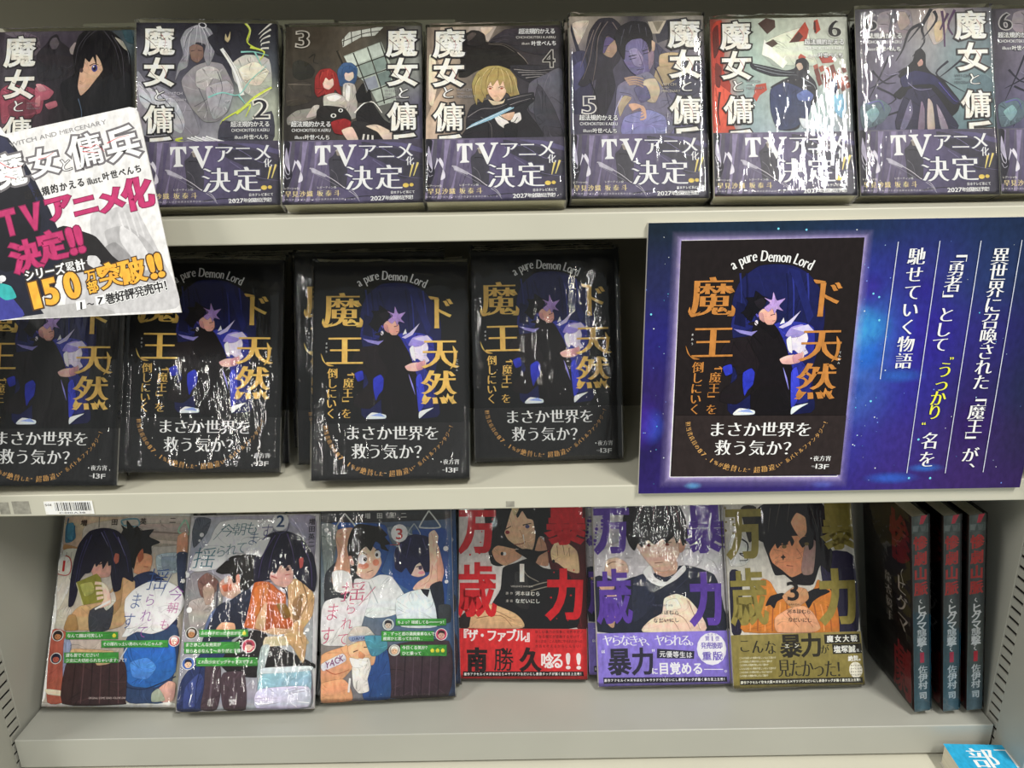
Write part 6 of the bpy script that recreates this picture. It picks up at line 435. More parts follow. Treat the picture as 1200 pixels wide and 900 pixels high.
ART['V2'] = [
('g',[['ccc8cc','c8c4c8'],['ccc8cc','c8c4c8']],[0,0,129,183]),('P','bcb8bc',[0.5,9.2,36.8,10.2,33.1,38.6,6.1,52.1,-0.5,37.7]),('P','dcd8dc',[89.9,11.6,128.4,12.6,124.6,76.3,91.3,75.4]),('e','b4b0b4',3.8,49.7,2.4,0.9,0),('e','dcd8dc',18.1,58.7,3.1,0.9,0),('e','b4b0b4',32.3,67.8,3.8,0.9,0),('e','dcd8dc',47.7,51.1,4.6,0.9,0),('e','b4b0b4',61.9,60.1,5.3,0.9,0),('e','dcd8dc',76,69.2,6,0.9,0),('e','b4b0b4',91.5,52.4,6.7,0.9,0),('e','dcd8dc',105.6,61.5,2.4,0.9,0),('e','b4b0b4',5.1,67.6,3.1,0.9,0),('e','dcd8dc',20.4,50.8,3.8,0.9,0),('e','b4b0b4',34.6,59.9,4.5,0.9,0),('e','dcd8dc',48.8,68.9,5.3,0.9,0),('P','1c2034',[0.4,77.7,24,83,38.6,78.7,55.4,76.8,89.2,68.3,119.7,78.5,127.3,111.2,127.3,134.1,0.8,130.9]),('P','252a40',[38.5,81,55.4,76.8,58.8,104.8,36.6,122.6]),('P','e8e4e8',[48.3,74.3,55.8,67.5,60,79.3,71.7,84.2,89.2,68.3,91.4,73.1,81.3,82.2,66.7,88.8,55,83.8]),('P','d0a890',[58.3,65.2,82.3,63.5,81.7,75.2,69.6,79.5,60.2,74.6]),('P','e4c4b0',[41.1,43.6,50.3,32,84,30.5,89.5,44.8,85,58.9,74.7,72.6,65.1,73.8,55.8,67.5,46.8,55.5]),('P','d4a48c',[86.3,42.4,91.4,37.8,93.9,45,90,54.3,85.6,55.6]),('P','17131a',[35.2,45.8,30.4,24.3,34.3,10.1,49.2,3.3,71,1.5,87.6,9.1,94,23.6,95.5,40.3,90.2,49.6,87.3,42.4,83.2,47,81.1,39.9,73.6,45.8,69,41.9,61.6,47.4,54.6,43,48.5,49.9,44.8,46,40.7,53]),('s','4c2c34',1.21,0.24,[51.4,8.2,43.4,24.7]),('s','4c2c34',1.21,0.24,[63.5,6.1,60.2,25.1]),('s','4c2c34',1.21,0.24,[75.5,7.9,76.9,27.9]),('s','4c2c34',1.21,0.24,[84.9,13.9,88.7,33]),('s','2a1c20',1.2,0.72,[50.5,47.1,59.2,45.9]),('s','2a1c20',1.2,0.72,[70.3,46.2,78.5,45.5]),('e','7c3c34',55.3,48.2,2.2,1.4,0),('e','7c3c34',74,47.7,2.2,1.4,0),('s','8c5c50',0.96,0.48,[60.7,65.7,68.8,65]),('s','b08874',0.72,0.48,[64.7,52.7,65.3,58.8,67.2,59.3]),('e','20181c',93.5,46.4,1,1.2,0),('P','dcbca4',[10.1,73.3,13,61.7,22.7,59.1,32,64.5,34,73.9,24.2,78.3,17.1,78.2]),('s','7c5444',0.96,0.48,[12.8,66.3,20.1,63.3,29.5,66.8]),('P','d8b090',[2.6,82.4,16.9,82.8,19,89.8,7,91.9]),('P','c89c80',[11.7,94.3,21.2,94.5,17.5,126.7,10.6,122]),('P','e8d0bc',[68.5,100.4,80.6,96.1,92.2,101,103.3,115.1,107.1,132.7,45.6,132,53.3,120.8,65.4,114.2]),('P','f0e0d0',[70.8,102.8,80.4,100.7,84.6,110.1,70.3,112]),('s','a07c6c',0.95,0.47,[74.9,114.4,86.5,119.3,93,130.9]),('s','a07c6c',0.95,0.47,[62.6,123.3,74.6,121.3,81.2,130.6]),('s','a07c6c',0.95,0.47,[92.1,103.3,98.3,119.6,102.4,131.2]),('t','暴',112.9,31.3,112.9,31.3,36.06,52.21,'5a3a9c','k',None,0,0),('t','力',110.3,101.5,110.3,101.5,33.23,53.21,'5a3a9c','k',None,0,0),('t','万',19,31.1,19,31.1,36.1,49.82,'5a3a9c','k',None,0,0),('t','歳',18.7,96.8,18.7,96.8,35.68,55.6,'5a3a9c','k',None,0,0),('e','5a3a9c',1.8,14,0.7,0.7,0),('e','5a3a9c',8.7,30.2,1,0.9,0),('e','5a3a9c',1.1,45.8,1.2,1.2,0),('e','5a3a9c',9.3,26.4,1.4,1.4,0),('e','5a3a9c',1.7,42.1,1.7,1.7,0),('e','5a3a9c',9.9,22.6,1.9,1.9,0),('e','5a3a9c',2.3,38.3,0.7,0.7,0),('e','5a3a9c',10.6,18.8,1,1,0),('e','5a3a9c',3,34.5,1.2,1.2,0),('e','5a3a9c',11.2,15,1.4,1.4,0),('e','5a3a9c',3.6,30.7,1.7,1.7,0),
('e','5a3a9c',10.4,46.8,1.9,1.9,0),('e','5a3a9c',4.2,27,0.7,0.7,0),('e','5a3a9c',11.1,43,1,0.9,0),('t','THE VIOLENT AGE',57.3,106.6,75.8,107.1,1.66,1.85,'50506c','r',None,0,0),('t','河本ほむら',59.3,113.6,80.1,114.3,4.74,4.61,'2c2838','g',None,0,0),('t','なだいにし',58.9,121.4,79.8,121.4,4.73,4.59,'2c2838','g',None,0,0),]
ART['V2o'] = [
('g',[['8a7acc','8474c8'],['8474c4','7c6cbc']],[0,0,0,0]),('t','ヤらなきゃ、ヤられる。',10.4,139.3,96.2,141.1,10.85,11.86,'f0ecf6','m',None,0,0),('t','暴力',21.3,159.6,44.4,159.8,23.04,27.17,'2a2838','b',None,0,0),('t','“',8,152,8,152,8.48,11.35,'f0ecf6','g',None,0,0),('t','”',57,151.9,57,151.9,7.06,9.99,'f0ecf6','g',None,0,0),('p','2a2838',[59,148.3,95.6,151.5,94.8,158.8,58.1,157.4]),('t','元優等生は',64,153.5,90.3,155,6.11,6.35,'f0ecf6','g',None,0,0),('t','に',55.7,169.5,55.7,169.5,6.57,6.77,'f0ecf6','b',None,0,0),('t','目覚める',64.7,167.1,98,167.9,10.79,12.19,'f6f2fa','b',None,0,0),('s','f0ecf6',0.7,0.7,[104.1,169,122.8,169.4]),('e','f0ecf6',125.5,171.3,1.2,1.1,0),('e','8474c4',125.5,171.3,0.7,0.7,0),('e','e4e0ec',112.7,149.7,14.6,15.5,0),('t','第1巻',109,139.6,118.9,139.8,4.71,5.02,'6c5cac','g',None,0,0),('t','発売後即',104.9,146.3,120.9,146.7,5.65,6.37,'6c5cac','b',None,0,0),('t','重版',107.6,156.4,117.9,156.6,9.4,8.62,'6c5cac','b',None,0,0),('t','発売中',110.2,136,117.3,136.1,2.12,2.06,'6c5cac','r',None,0,0),('t','！',123.6,156.8,123.6,156.8,4.23,7.71,'6c5cac','b',None,0,0),('p','1f1c2c',[4.7,174.6,126.1,176.3,126.3,181.2,5,180.4]),('t','原作アクセルイ×河本ほむら×サツドウなだいにし最恐タッグが描く暴力至上主義！',7,177.3,124.1,178.7,2.58,2.92,'ece8f4','b',None,0,0),]
ART['V3'] = [
('g',[['d0ccc4','c8c4bc'],['d0ccc4','c8c4bc']],[0,0,129,183]),('P','26203c',[94.4,58.5,128.1,59.5,127.1,131,101,130.2]),('P','1e1a34',[2.4,72.2,14.2,74.8,10.8,129.8,1.3,129.5]),('P','17131a',[30.1,14.6,45.1,5.5,40.2,43,30.9,38.1]),('P','2a2420',[17.4,9.5,32.8,9,28.5,38,23.4,42.6]),('P','17131a',[40,10.1,57.5,1.1,91.5,-0.3,102.8,11.8,106.2,30.8,100.3,44.7,106.8,54.2,102.8,75,93.7,67.8,85.2,86.1,68.5,85.6,57.2,76.1,47.6,75.8,41.7,57,37.8,42.9]),('P','d4946c',[49.7,45.6,59.7,38.9,83.8,39.5,87.2,58.3,79,72,64.2,78.6,55.1,71.4,46,64.1,43.3,54.8]),('P','e0a884',[67,25,73.4,15.7,81.8,20.7,82.2,34.8,76.4,41.7,71.1,34.5]),('P','9c8078',[81,44.1,90.7,44.4,86,74.6,76.3,76.6,74.4,69.6]),('P','17131a',[51.7,50.3,50,40.9,64.7,36.7,69,43.8,66.3,48.4,64.3,42.7,59,49.6,56.9,44.9]),('P','17131a',[73.8,43.9,79,39.4,88.6,39.7,87.9,49,83.8,52.6,82.4,45.6,77.2,50.1]),('s','4c4440',0.96,0.24,[47.2,10.3,43.2,33.7]),('s','4c4440',0.97,0.24,[57.2,5.9,50.8,29.3]),('s','4c4440',0.97,0.24,[66.9,6.1,63.1,24.9]),('s','4c4440',0.97,0.24,[88.3,11.4,93.8,35.1]),('s','4c4440',0.97,0.24,[97.2,21.1,97.5,49.3]),('s','231a1c',1.2,0.72,[53.4,47.1,63.1,46]),('s','231a1c',1.2,0.72,[76.6,45.4,85.8,44.7]),('e','6c5c34',58.6,48.7,2.4,1.6,0),('e','6c5c34',81.4,46.5,2.4,1.6,0),('p','1a1416',[54,58.8,56.1,57.5,57.1,55.6,58,57.5,59.8,59,57.8,59.8,56.7,62.1,55.9,59.8]),('s','7c4034',0.96,0.48,[59.7,66.9,66.4,68]),('s','a06c50',0.72,0.48,[70.9,50.9,75.6,58.9,70.2,60.6]),('P','1c1a20',[26.6,30.9,31.8,24,34.8,38.2,32.1,42.8]),('P','c87c34',[13.1,129.9,16.9,107.1,33,80,42.4,82.6,48.7,94.3,60.3,99.2,84.8,90.7,90.3,81.6,101.6,91.2,107.5,107.5,108.1,130.4,100.8,132.5]),('s','d89454',1.42,1.19,[24.1,106.4,21.4,111.9,19.3,129.1]),('s','98582c',1.43,1.19,[30.9,105.3,28.5,112.1,26.7,129.4]),('s','d89454',1.43,1.19,[37.6,104.1,35.6,112.3,34,129.6]),('s','98582c',1.43,1.19,[44.3,102.9,42.7,112.5,41.3,129.8]),('s','d89454',1.43,1.19,[51.1,101.7,49.9,112.7,48.7,130]),('s','98582c',1.43,1.19,[57.9,100.5,57,112.9,56,130.2]),('s','d89454',1.43,1.19,[64.6,99.4,64.1,113.1,63.4,130.5]),('s','98582c',1.43,1.19,[71.2,100.9,71.3,113.3,70.7,130.7]),('s','d89454',1.43,1.19,[77.8,102.5,78.4,113.5,78.1,130.9]),('s','98582c',1.43,1.19,[84.3,104.1,85.5,113.7,85.4,131.1]),('s','d89454',1.43,1.19,[90.9,105.6,92.7,114,92.8,131.3]),('s','98582c',1.43,1.19,[97.5,107.2,99.8,114.2,100.2,131.6]),('P','17161c',[36.1,105.4,41.4,96.4,53.6,93.5,58.1,96.9,48.3,101.2,44.5,108,40.9,104.6]),('P','17161c',[74.8,97.3,84.8,90.7,94.5,90.1,101.4,93.5,91.5,97.8,84,102.2,78.7,109]),('P','c4946c',[53.4,96.7,65.9,87.9,77.7,90.5,79.4,99.8,66.8,108.6,59.9,106.1]),('P','d4a07c',[46.3,130.9,44.8,117.1,59.7,108.4,74.1,106.5,83.1,113.7,89.3,127.6,81.8,131.9]),('s','945c40',0.95,0.48,[57,112.9,67.9,126.9]),('s','945c40',0.95,0.48,[71.4,111,82.1,127.4]),('P','d4d4d0',[2.7,44.3,12.2,30.5,21,42.5,24.9,56.6,17.2,65.7,2.9,65.3]),('s','1c1a1c',1.68,0.72,[16.4,40,21.9,44.8,20.3,54.1,13.1,53.9,21.4,60.2,12.7,60.9]),
('t','暴',116,28.7,116,28.7,36.22,49.46,'8c8040','k',None,0,0),('t','力',109.2,98.3,109.2,98.3,38.23,55.35,'8c8040','k',None,0,0),('t','万',19.2,33.1,19.2,33.1,36,53.88,'8c8040','k',None,0,0),('t','歳',20,95.8,20,95.8,38.05,57.49,'8c8040','k',None,0,0),('e','8c8040',1.5,9.1,1,0.9,0),('e','8c8040',8.3,20.3,1.2,1.2,0),('e','8c8040',0.6,31.2,1.4,1.4,0),('e','8c8040',9.3,11.9,1.7,1.6,0),('e','8c8040',1.6,22.8,1,0.9,0),('e','8c8040',8.4,34,1.2,1.2,0),('e','8c8040',2.6,14.3,1.4,1.4,0),('e','8c8040',9.4,25.5,1.7,1.6,0),('t','3',64.2,91.5,64.2,91.5,14.31,19.38,'1f1a1c','g',None,0,0),('t','河本ほむら',59.5,111.1,78.5,112.2,4.76,4.59,'30282a','g',None,0,0),('t','なだいにし',59.9,119.4,78.8,120.4,4.75,4.58,'30282a','g',None,0,0),('t','BANZAI',59.9,104.7,69.5,105,1.67,1.84,'4c4034','r',None,0,0),]
ART['V3o'] = [
('g',[['8c8048','8c8048'],['84783c','7c7038']],[0,0,0,0]),('t','こんな',12.8,142.6,38.2,145.2,12.28,14.96,'28241c','m',None,0,0),('t','暴力',58.6,144,79,144.1,21.78,23.62,'28241c','b',None,0,0),('t','エン',54.8,144.3,64.3,144.1,4.73,4.54,'e8e4d4','b',None,0,0),('t','が',92,148.6,92,148.6,9,9.54,'28241c','m',None,0,0),('t','見たかった！',50.5,165,107.6,167.6,12.75,18.51,'28241c','m',None,0,0),('p','28241c',[92.1,134.5,127.3,134.7,127.6,143.3,92.3,143.6]),('t','魔女大戦',97.9,138.8,121.7,139,6.65,6.84,'ece8dc','b',None,0,0),('p','28241c',[99.5,143.8,128.5,143.8,128.7,153.4,99.7,153.4]),('t','塩塚誠',104.3,149,119,149,7.12,7.27,'ece8dc','b',None,0,0),('t','氏、',124.6,150.5,128.9,150.6,2.85,3.18,'ece8dc','g',None,0,0),('t','絶賛。',116.9,158,127.3,157.8,5.21,5.44,'f0ecdf','b',None,0,0),('e','d8d4c8',121.2,169,6.6,7.7,0),('t','タイに大切',117.3,164.8,126.3,164.8,1.89,2.04,'50482c','b',None,0,0),('t','タイに大切',117.1,167.7,126.1,167.8,1.89,2.03,'50482c','b',None,0,0),('t','タイに大切',116.8,170.6,125.8,170.7,1.89,2.03,'50482c','b',None,0,0),('t','タイに大切',116.6,173.6,125.6,173.6,1.89,2.03,'50482c','b',None,0,0),('t','こんな血迷った衝動が欲しいなんて誰かが',7.8,154.2,42.3,154.8,1.89,2.26,'e0dcc8','r',None,0,0),('t','こんな血迷った衝動が欲しいなんて誰かが',7.6,157.6,38.3,158.1,1.89,2.26,'e0dcc8','r',None,0,0),('t','こんな血迷った衝動が欲しいなんて誰かが',7.4,160.9,34.3,161.3,1.88,2.26,'e0dcc8','r',None,0,0),('t','こんな血迷った衝動が欲しいなんて誰かが',7.2,164.3,41.6,164.9,1.88,2.25,'e0dcc8','r',None,0,0),('t','こんな血迷った衝動が欲しいなんて誰かが',7,167.7,37.6,168.2,1.88,2.25,'e0dcc8','r',None,0,0),('t','こんな血迷った衝動が欲しいなんて誰かが',6.8,171.1,33.6,171.4,1.88,2.25,'e0dcc8','r',None,0,0),('p','28241c',[6.1,174.4,127.3,175.9,127.3,181.3,6.2,179.8]),('t','原作アクセルイ空本大国×河本ほむら×サツドウなだいにし最恐タッグが描く暴力至上主義！',8.2,177.4,125.2,178.3,2.59,2.92,'e8e4d4','b',None,0,0),]
ART['POS'] = [
('g',[['14202c','16283a','15283c','182a48','1c2a58','182848','141f30'],['20244c','242a58','20306c','283088','2a2c78','20305c','141c2c'],['24206c','1c2068','2a30a0','3878c8','2c2890','28246c','161c38'],['2a1e5c','201a58','3a2a90','3c60b0','2c2888','28205c','1c2440'],['20184c','2c2068','302468','30308c','342878','32225c','262044'],['281c5c','2a1e64','2c2060','2e2474','342470','34205c','2e1e50']],[0,0,312,217.5]),('b','58b0f0',165.1,86.6,15.7,24.4,0,0.8),('b','3c98e8',172.8,81.4,18.3,16.2,0,0.6),('b','2c70d8',172.9,103,15.9,16.6,0,0.6),('b','3870d0',198.9,120,24,7.3,0,0.5),('b','3050b0',162.9,130.5,16.1,11.3,0,0.5),('b','4060e0',8.9,159.2,10.9,17.4,0,0.6),('b','5030b0',0.6,156.2,16.3,26,0,0.5),('b','3a2aa0',220.7,87.5,21,32.7,0,0.4),('b','3a68d8',205.3,207.1,25.1,6.1,0,0.6),('b','3a78e0',231.8,198.6,16.7,4.3,0,0.5),('b','3a2070',264.3,160.8,24.5,26.5,0,0.4),('b','4030a0',169.1,52.4,12.9,15.7,0,0.5),('b','34289a',210.4,53,15.5,13.1,0,0.4),('b','60a8e8',44.3,211,8.4,3.7,0,0.6),('b','5060c8',150.2,211.6,11.2,4.3,0,0.5),('e','58c0f0',12.2,208.9,0.2,0.2,0),('e','58c0f0',162.4,33,0.3,0.3,0),('e','a8c8f4',178.3,161.3,0.2,0.3,0),('e','a8c8f4',169.5,107.9,0.2,0.2,0),('e','a8c8f4',232.6,37.7,0.2,0.2,0),('e','d8e4fa',148.2,46.9,0.3,0.3,0),('e','6c8ce0',16.6,54.8,0.2,0.2,0),('e','6c8ce0',201.5,115.6,0.2,0.3,0),('e','d8e4fa',176.6,170,0.2,0.2,0),('e','6c8ce0',205.8,134.6,0.3,0.3,0),('e','a8c8f4',175.8,18.9,0.3,0.3,0),('e','d8e4fa',185,154.2,0.5,0.5,0),('e','6c8ce0',224.2,16.9,0.2,0.2,0),('e','d8e4fa',260.5,96.9,0.3,0.3,0),('e','a8c8f4',15.7,99.2,0.3,0.3,0),('e','6c8ce0',182.3,94.5,0.3,0.3,0),('e','d8e4fa',16,25.3,0.3,0.3,0),('e','58c0f0',-3.5,39.7,0.3,0.3,0),('e','a8c8f4',173.2,169.4,0.5,0.5,0),('e','58c0f0',254.3,71.1,0.5,0.5,0),('e','6c8ce0',168.3,137.7,0.3,0.3,0),('e','a8c8f4',172.1,178.2,0.5,0.5,0),('e','d8e4fa',155.6,19,0.5,0.5,0),('e','58c0f0',169.1,145.9,0.5,0.5,0),('e','6c8ce0',228.7,131.9,0.5,0.5,0),('e','d8e4fa',170.6,177.3,0.5,0.5,0),('e','a8c8f4',176.7,144.1,0.3,0.3,0),('e','d8e4fa',11.8,10.5,0.3,0.3,0),('e','d8e4fa',289.2,198.7,0.3,0.4,0),('e','d8e4fa',246.2,154.7,0.3,0.4,0),('e','d8e4fa',8.6,180.3,0.3,0.4,0),('e','6c8ce0',8,110.6,0.3,0.3,0),('e','6c8ce0',299.5,147,0.2,0.3,0),('e','58c0f0',268.6,80,0.2,0.2,0),('e','d8e4fa',19.3,186.1,0.5,0.5,0),('e','6c8ce0',165.4,45.3,0.5,0.5,0),('e','58c0f0',178.5,178.6,0.2,0.2,0),('e','6c8ce0',160.8,32.5,0.3,0.3,0),('e','d8e4fa',188.5,115.6,0.5,0.5,0),('e','6c8ce0',188.1,166.4,0.2,0.3,0),('e','a8c8f4',156.6,77.1,0.5,0.5,0),('e','a8c8f4',-0.5,170.1,0.3,0.4,0),('e','d8e4fa',242.9,164.5,0.3,0.4,0),('e','58c0f0',12.9,178.9,0.3,0.4,0),('e','6c8ce0',188,158.6,0.5,0.5,0),('e','58c0f0',255.5,189.1,0.2,0.2,0),('e','d8e4fa',17.1,148.4,0.2,0.3,0),('e','58c0f0',184.2,137.9,0.3,0.3,0),('e','d8e4fa',3.6,164.4,0.3,0.3,0),('e','58c0f0',186,88.6,0.3,0.3,0),('e','6c8ce0',165.2,35.3,0.5,0.5,0),('e','d8e4fa',153.4,7.3,0.5,0.4,0),('e','d8e4fa',166.5,68.3,0.5,0.5,0),('e','a8c8f4',263.1,139,0.5,0.5,0),
('e','d8e4fa',258.4,79.9,0.3,0.3,0),('e','a8c8f4',162.7,99.8,0.2,0.2,0),('e','6c8ce0',206.3,195.7,0.2,0.2,0),('e','58c0f0',12.7,159,0.5,0.5,0),('e','58c0f0',16.7,52.7,0.3,0.3,0),('e','58c0f0',-3.4,117.4,0.3,0.3,0),('e','d8e4fa',191.1,198.1,0.5,0.5,0),('e','a8c8f4',12.2,148.9,0.2,0.2,0),('e','d8e4fa',180.2,188.4,0.2,0.2,0),('e','a8c8f4',10.8,133,0.2,0.2,0),('e','d8e4fa',13.4,30.1,0.2,0.2,0),('e','6c8ce0',0.1,49.3,0.5,0.5,0),('e','58c0f0',165.1,155.6,0.2,0.2,0),('e','58c0f0',-0.1,158.8,0.2,0.2,0),('e','58c0f0',161.5,87.1,0.5,0.5,0),('e','d8e4fa',271.2,20.2,0.2,0.2,0),('e','6c8ce0',18.8,138.5,0.3,0.3,0),('e','6c8ce0',168.1,70.7,0.3,0.3,0),('e','6c8ce0',295.9,213,0.5,0.6,0),('e','a8c8f4',-3.8,91.6,0.2,0.2,0),('e','6c8ce0',2.3,164.4,0.5,0.5,0),('e','a8c8f4',275.8,91.4,0.2,0.2,0),('e','6c8ce0',182.8,43.3,0.5,0.5,0),('e','58c0f0',165.3,59.1,0.2,0.2,0),('e','58c0f0',270.8,94,0.3,0.3,0),('e','d8e4fa',7,79.4,0.5,0.5,0),('e','58c0f0',13.9,57.6,0.2,0.2,0),('e','6c8ce0',152.7,52.1,0.2,0.2,0),('e','58c0f0',11.8,93.7,0.2,0.2,0),('e','58c0f0',198.3,90.1,0.5,0.5,0),('e','d8e4fa',-1.1,42.3,0.2,0.2,0),('e','a8c8f4',187,155.1,0.3,0.3,0),('e','a8c8f4',285.9,192.9,0.2,0.3,0),('e','a8c8f4',280.7,104,0.3,0.3,0),('e','d8e4fa',241,45.5,0.2,0.2,0),('e','a8c8f4',187.2,208.6,0.3,0.3,0),('e','70c8f8',178.6,75.6,0.8,0.9,0),('e','70c8f8',180.3,140.7,0.9,0.9,0),('e','70c8f8',4.5,68.2,0.8,0.8,0),('e','70c8f8',222.7,173.8,0.9,1,0),('e','70c8f8',237.1,207.7,0.9,1,0),('e','70c8f8',219.8,207.4,0.9,1,0),('e','70c8f8',171.5,55,0.8,0.8,0),('e','70c8f8',176.2,57.7,0.8,0.8,0),('e','70c8f8',95.5,5.6,0.8,0.8,0),('e','70c8f8',116.2,6.7,0.8,0.8,0),('q',['b8a8e0','1c2848'],[25,13.2,159.2,13.4,166.4,6.8,17.3,5.9]),('q',['b8a8e0','283c80'],[159.2,13.4,161.2,204.8,170.7,215,166.4,6.8]),('q',['b8a8e0','302468'],[161.2,204.8,25,203,16,212.9,170.7,215]),('q',['b8a8e0','28206c'],[25,203,25,13.2,17.3,5.9,16,212.9]),('s','e4dcf4',0.76,0.76,[25,13.2,159.2,13.4]),('s','e4dcf4',0.76,0.76,[159.2,13.4,161.2,204.8]),('s','e4dcf4',0.83,0.83,[161.2,204.8,25,203]),('s','e4dcf4',0.83,0.83,[25,203,25,13.2]),('s','c8ccdc',0.61,0.61,[184.8,16.5,185.2,122.5]),('s','c8ccdc',0.61,0.61,[215.5,16.3,217.2,202.8]),('s','c8ccdc',0.61,0.61,[245.9,16.7,248.4,203.4]),('s','c8ccdc',0.61,0.61,[276.1,16.7,279.1,203]),('t','異世界に召喚された「魔王」が、',262.3,28.3,266.4,199.8,13.81,13.99,'f6f6f6','m',None,0,0),('t','「勇者」として',231.6,25.3,227.6,95.2,13.45,13.25,'f6f6f6','m',None,0,0),('t','”',240.8,108.5,240.8,108.5,7.96,9.48,'f8f040','m',None,0,0),('t','うっかり',234.7,115.6,231.8,150.4,12.89,14.28,'f8f040','m',None,0,0),('t','“',227,161.9,227,161.9,8.18,9.99,'f8f040','m',None,0,0),('t','名を',231.9,174.8,231.8,190.8,14.32,15.59,'f6f6f6','m',None,0,0),('t','馳せていく物語',200,27.3,201.5,107.9,13.5,13.85,'f6f6f6','m',None,0,0),]
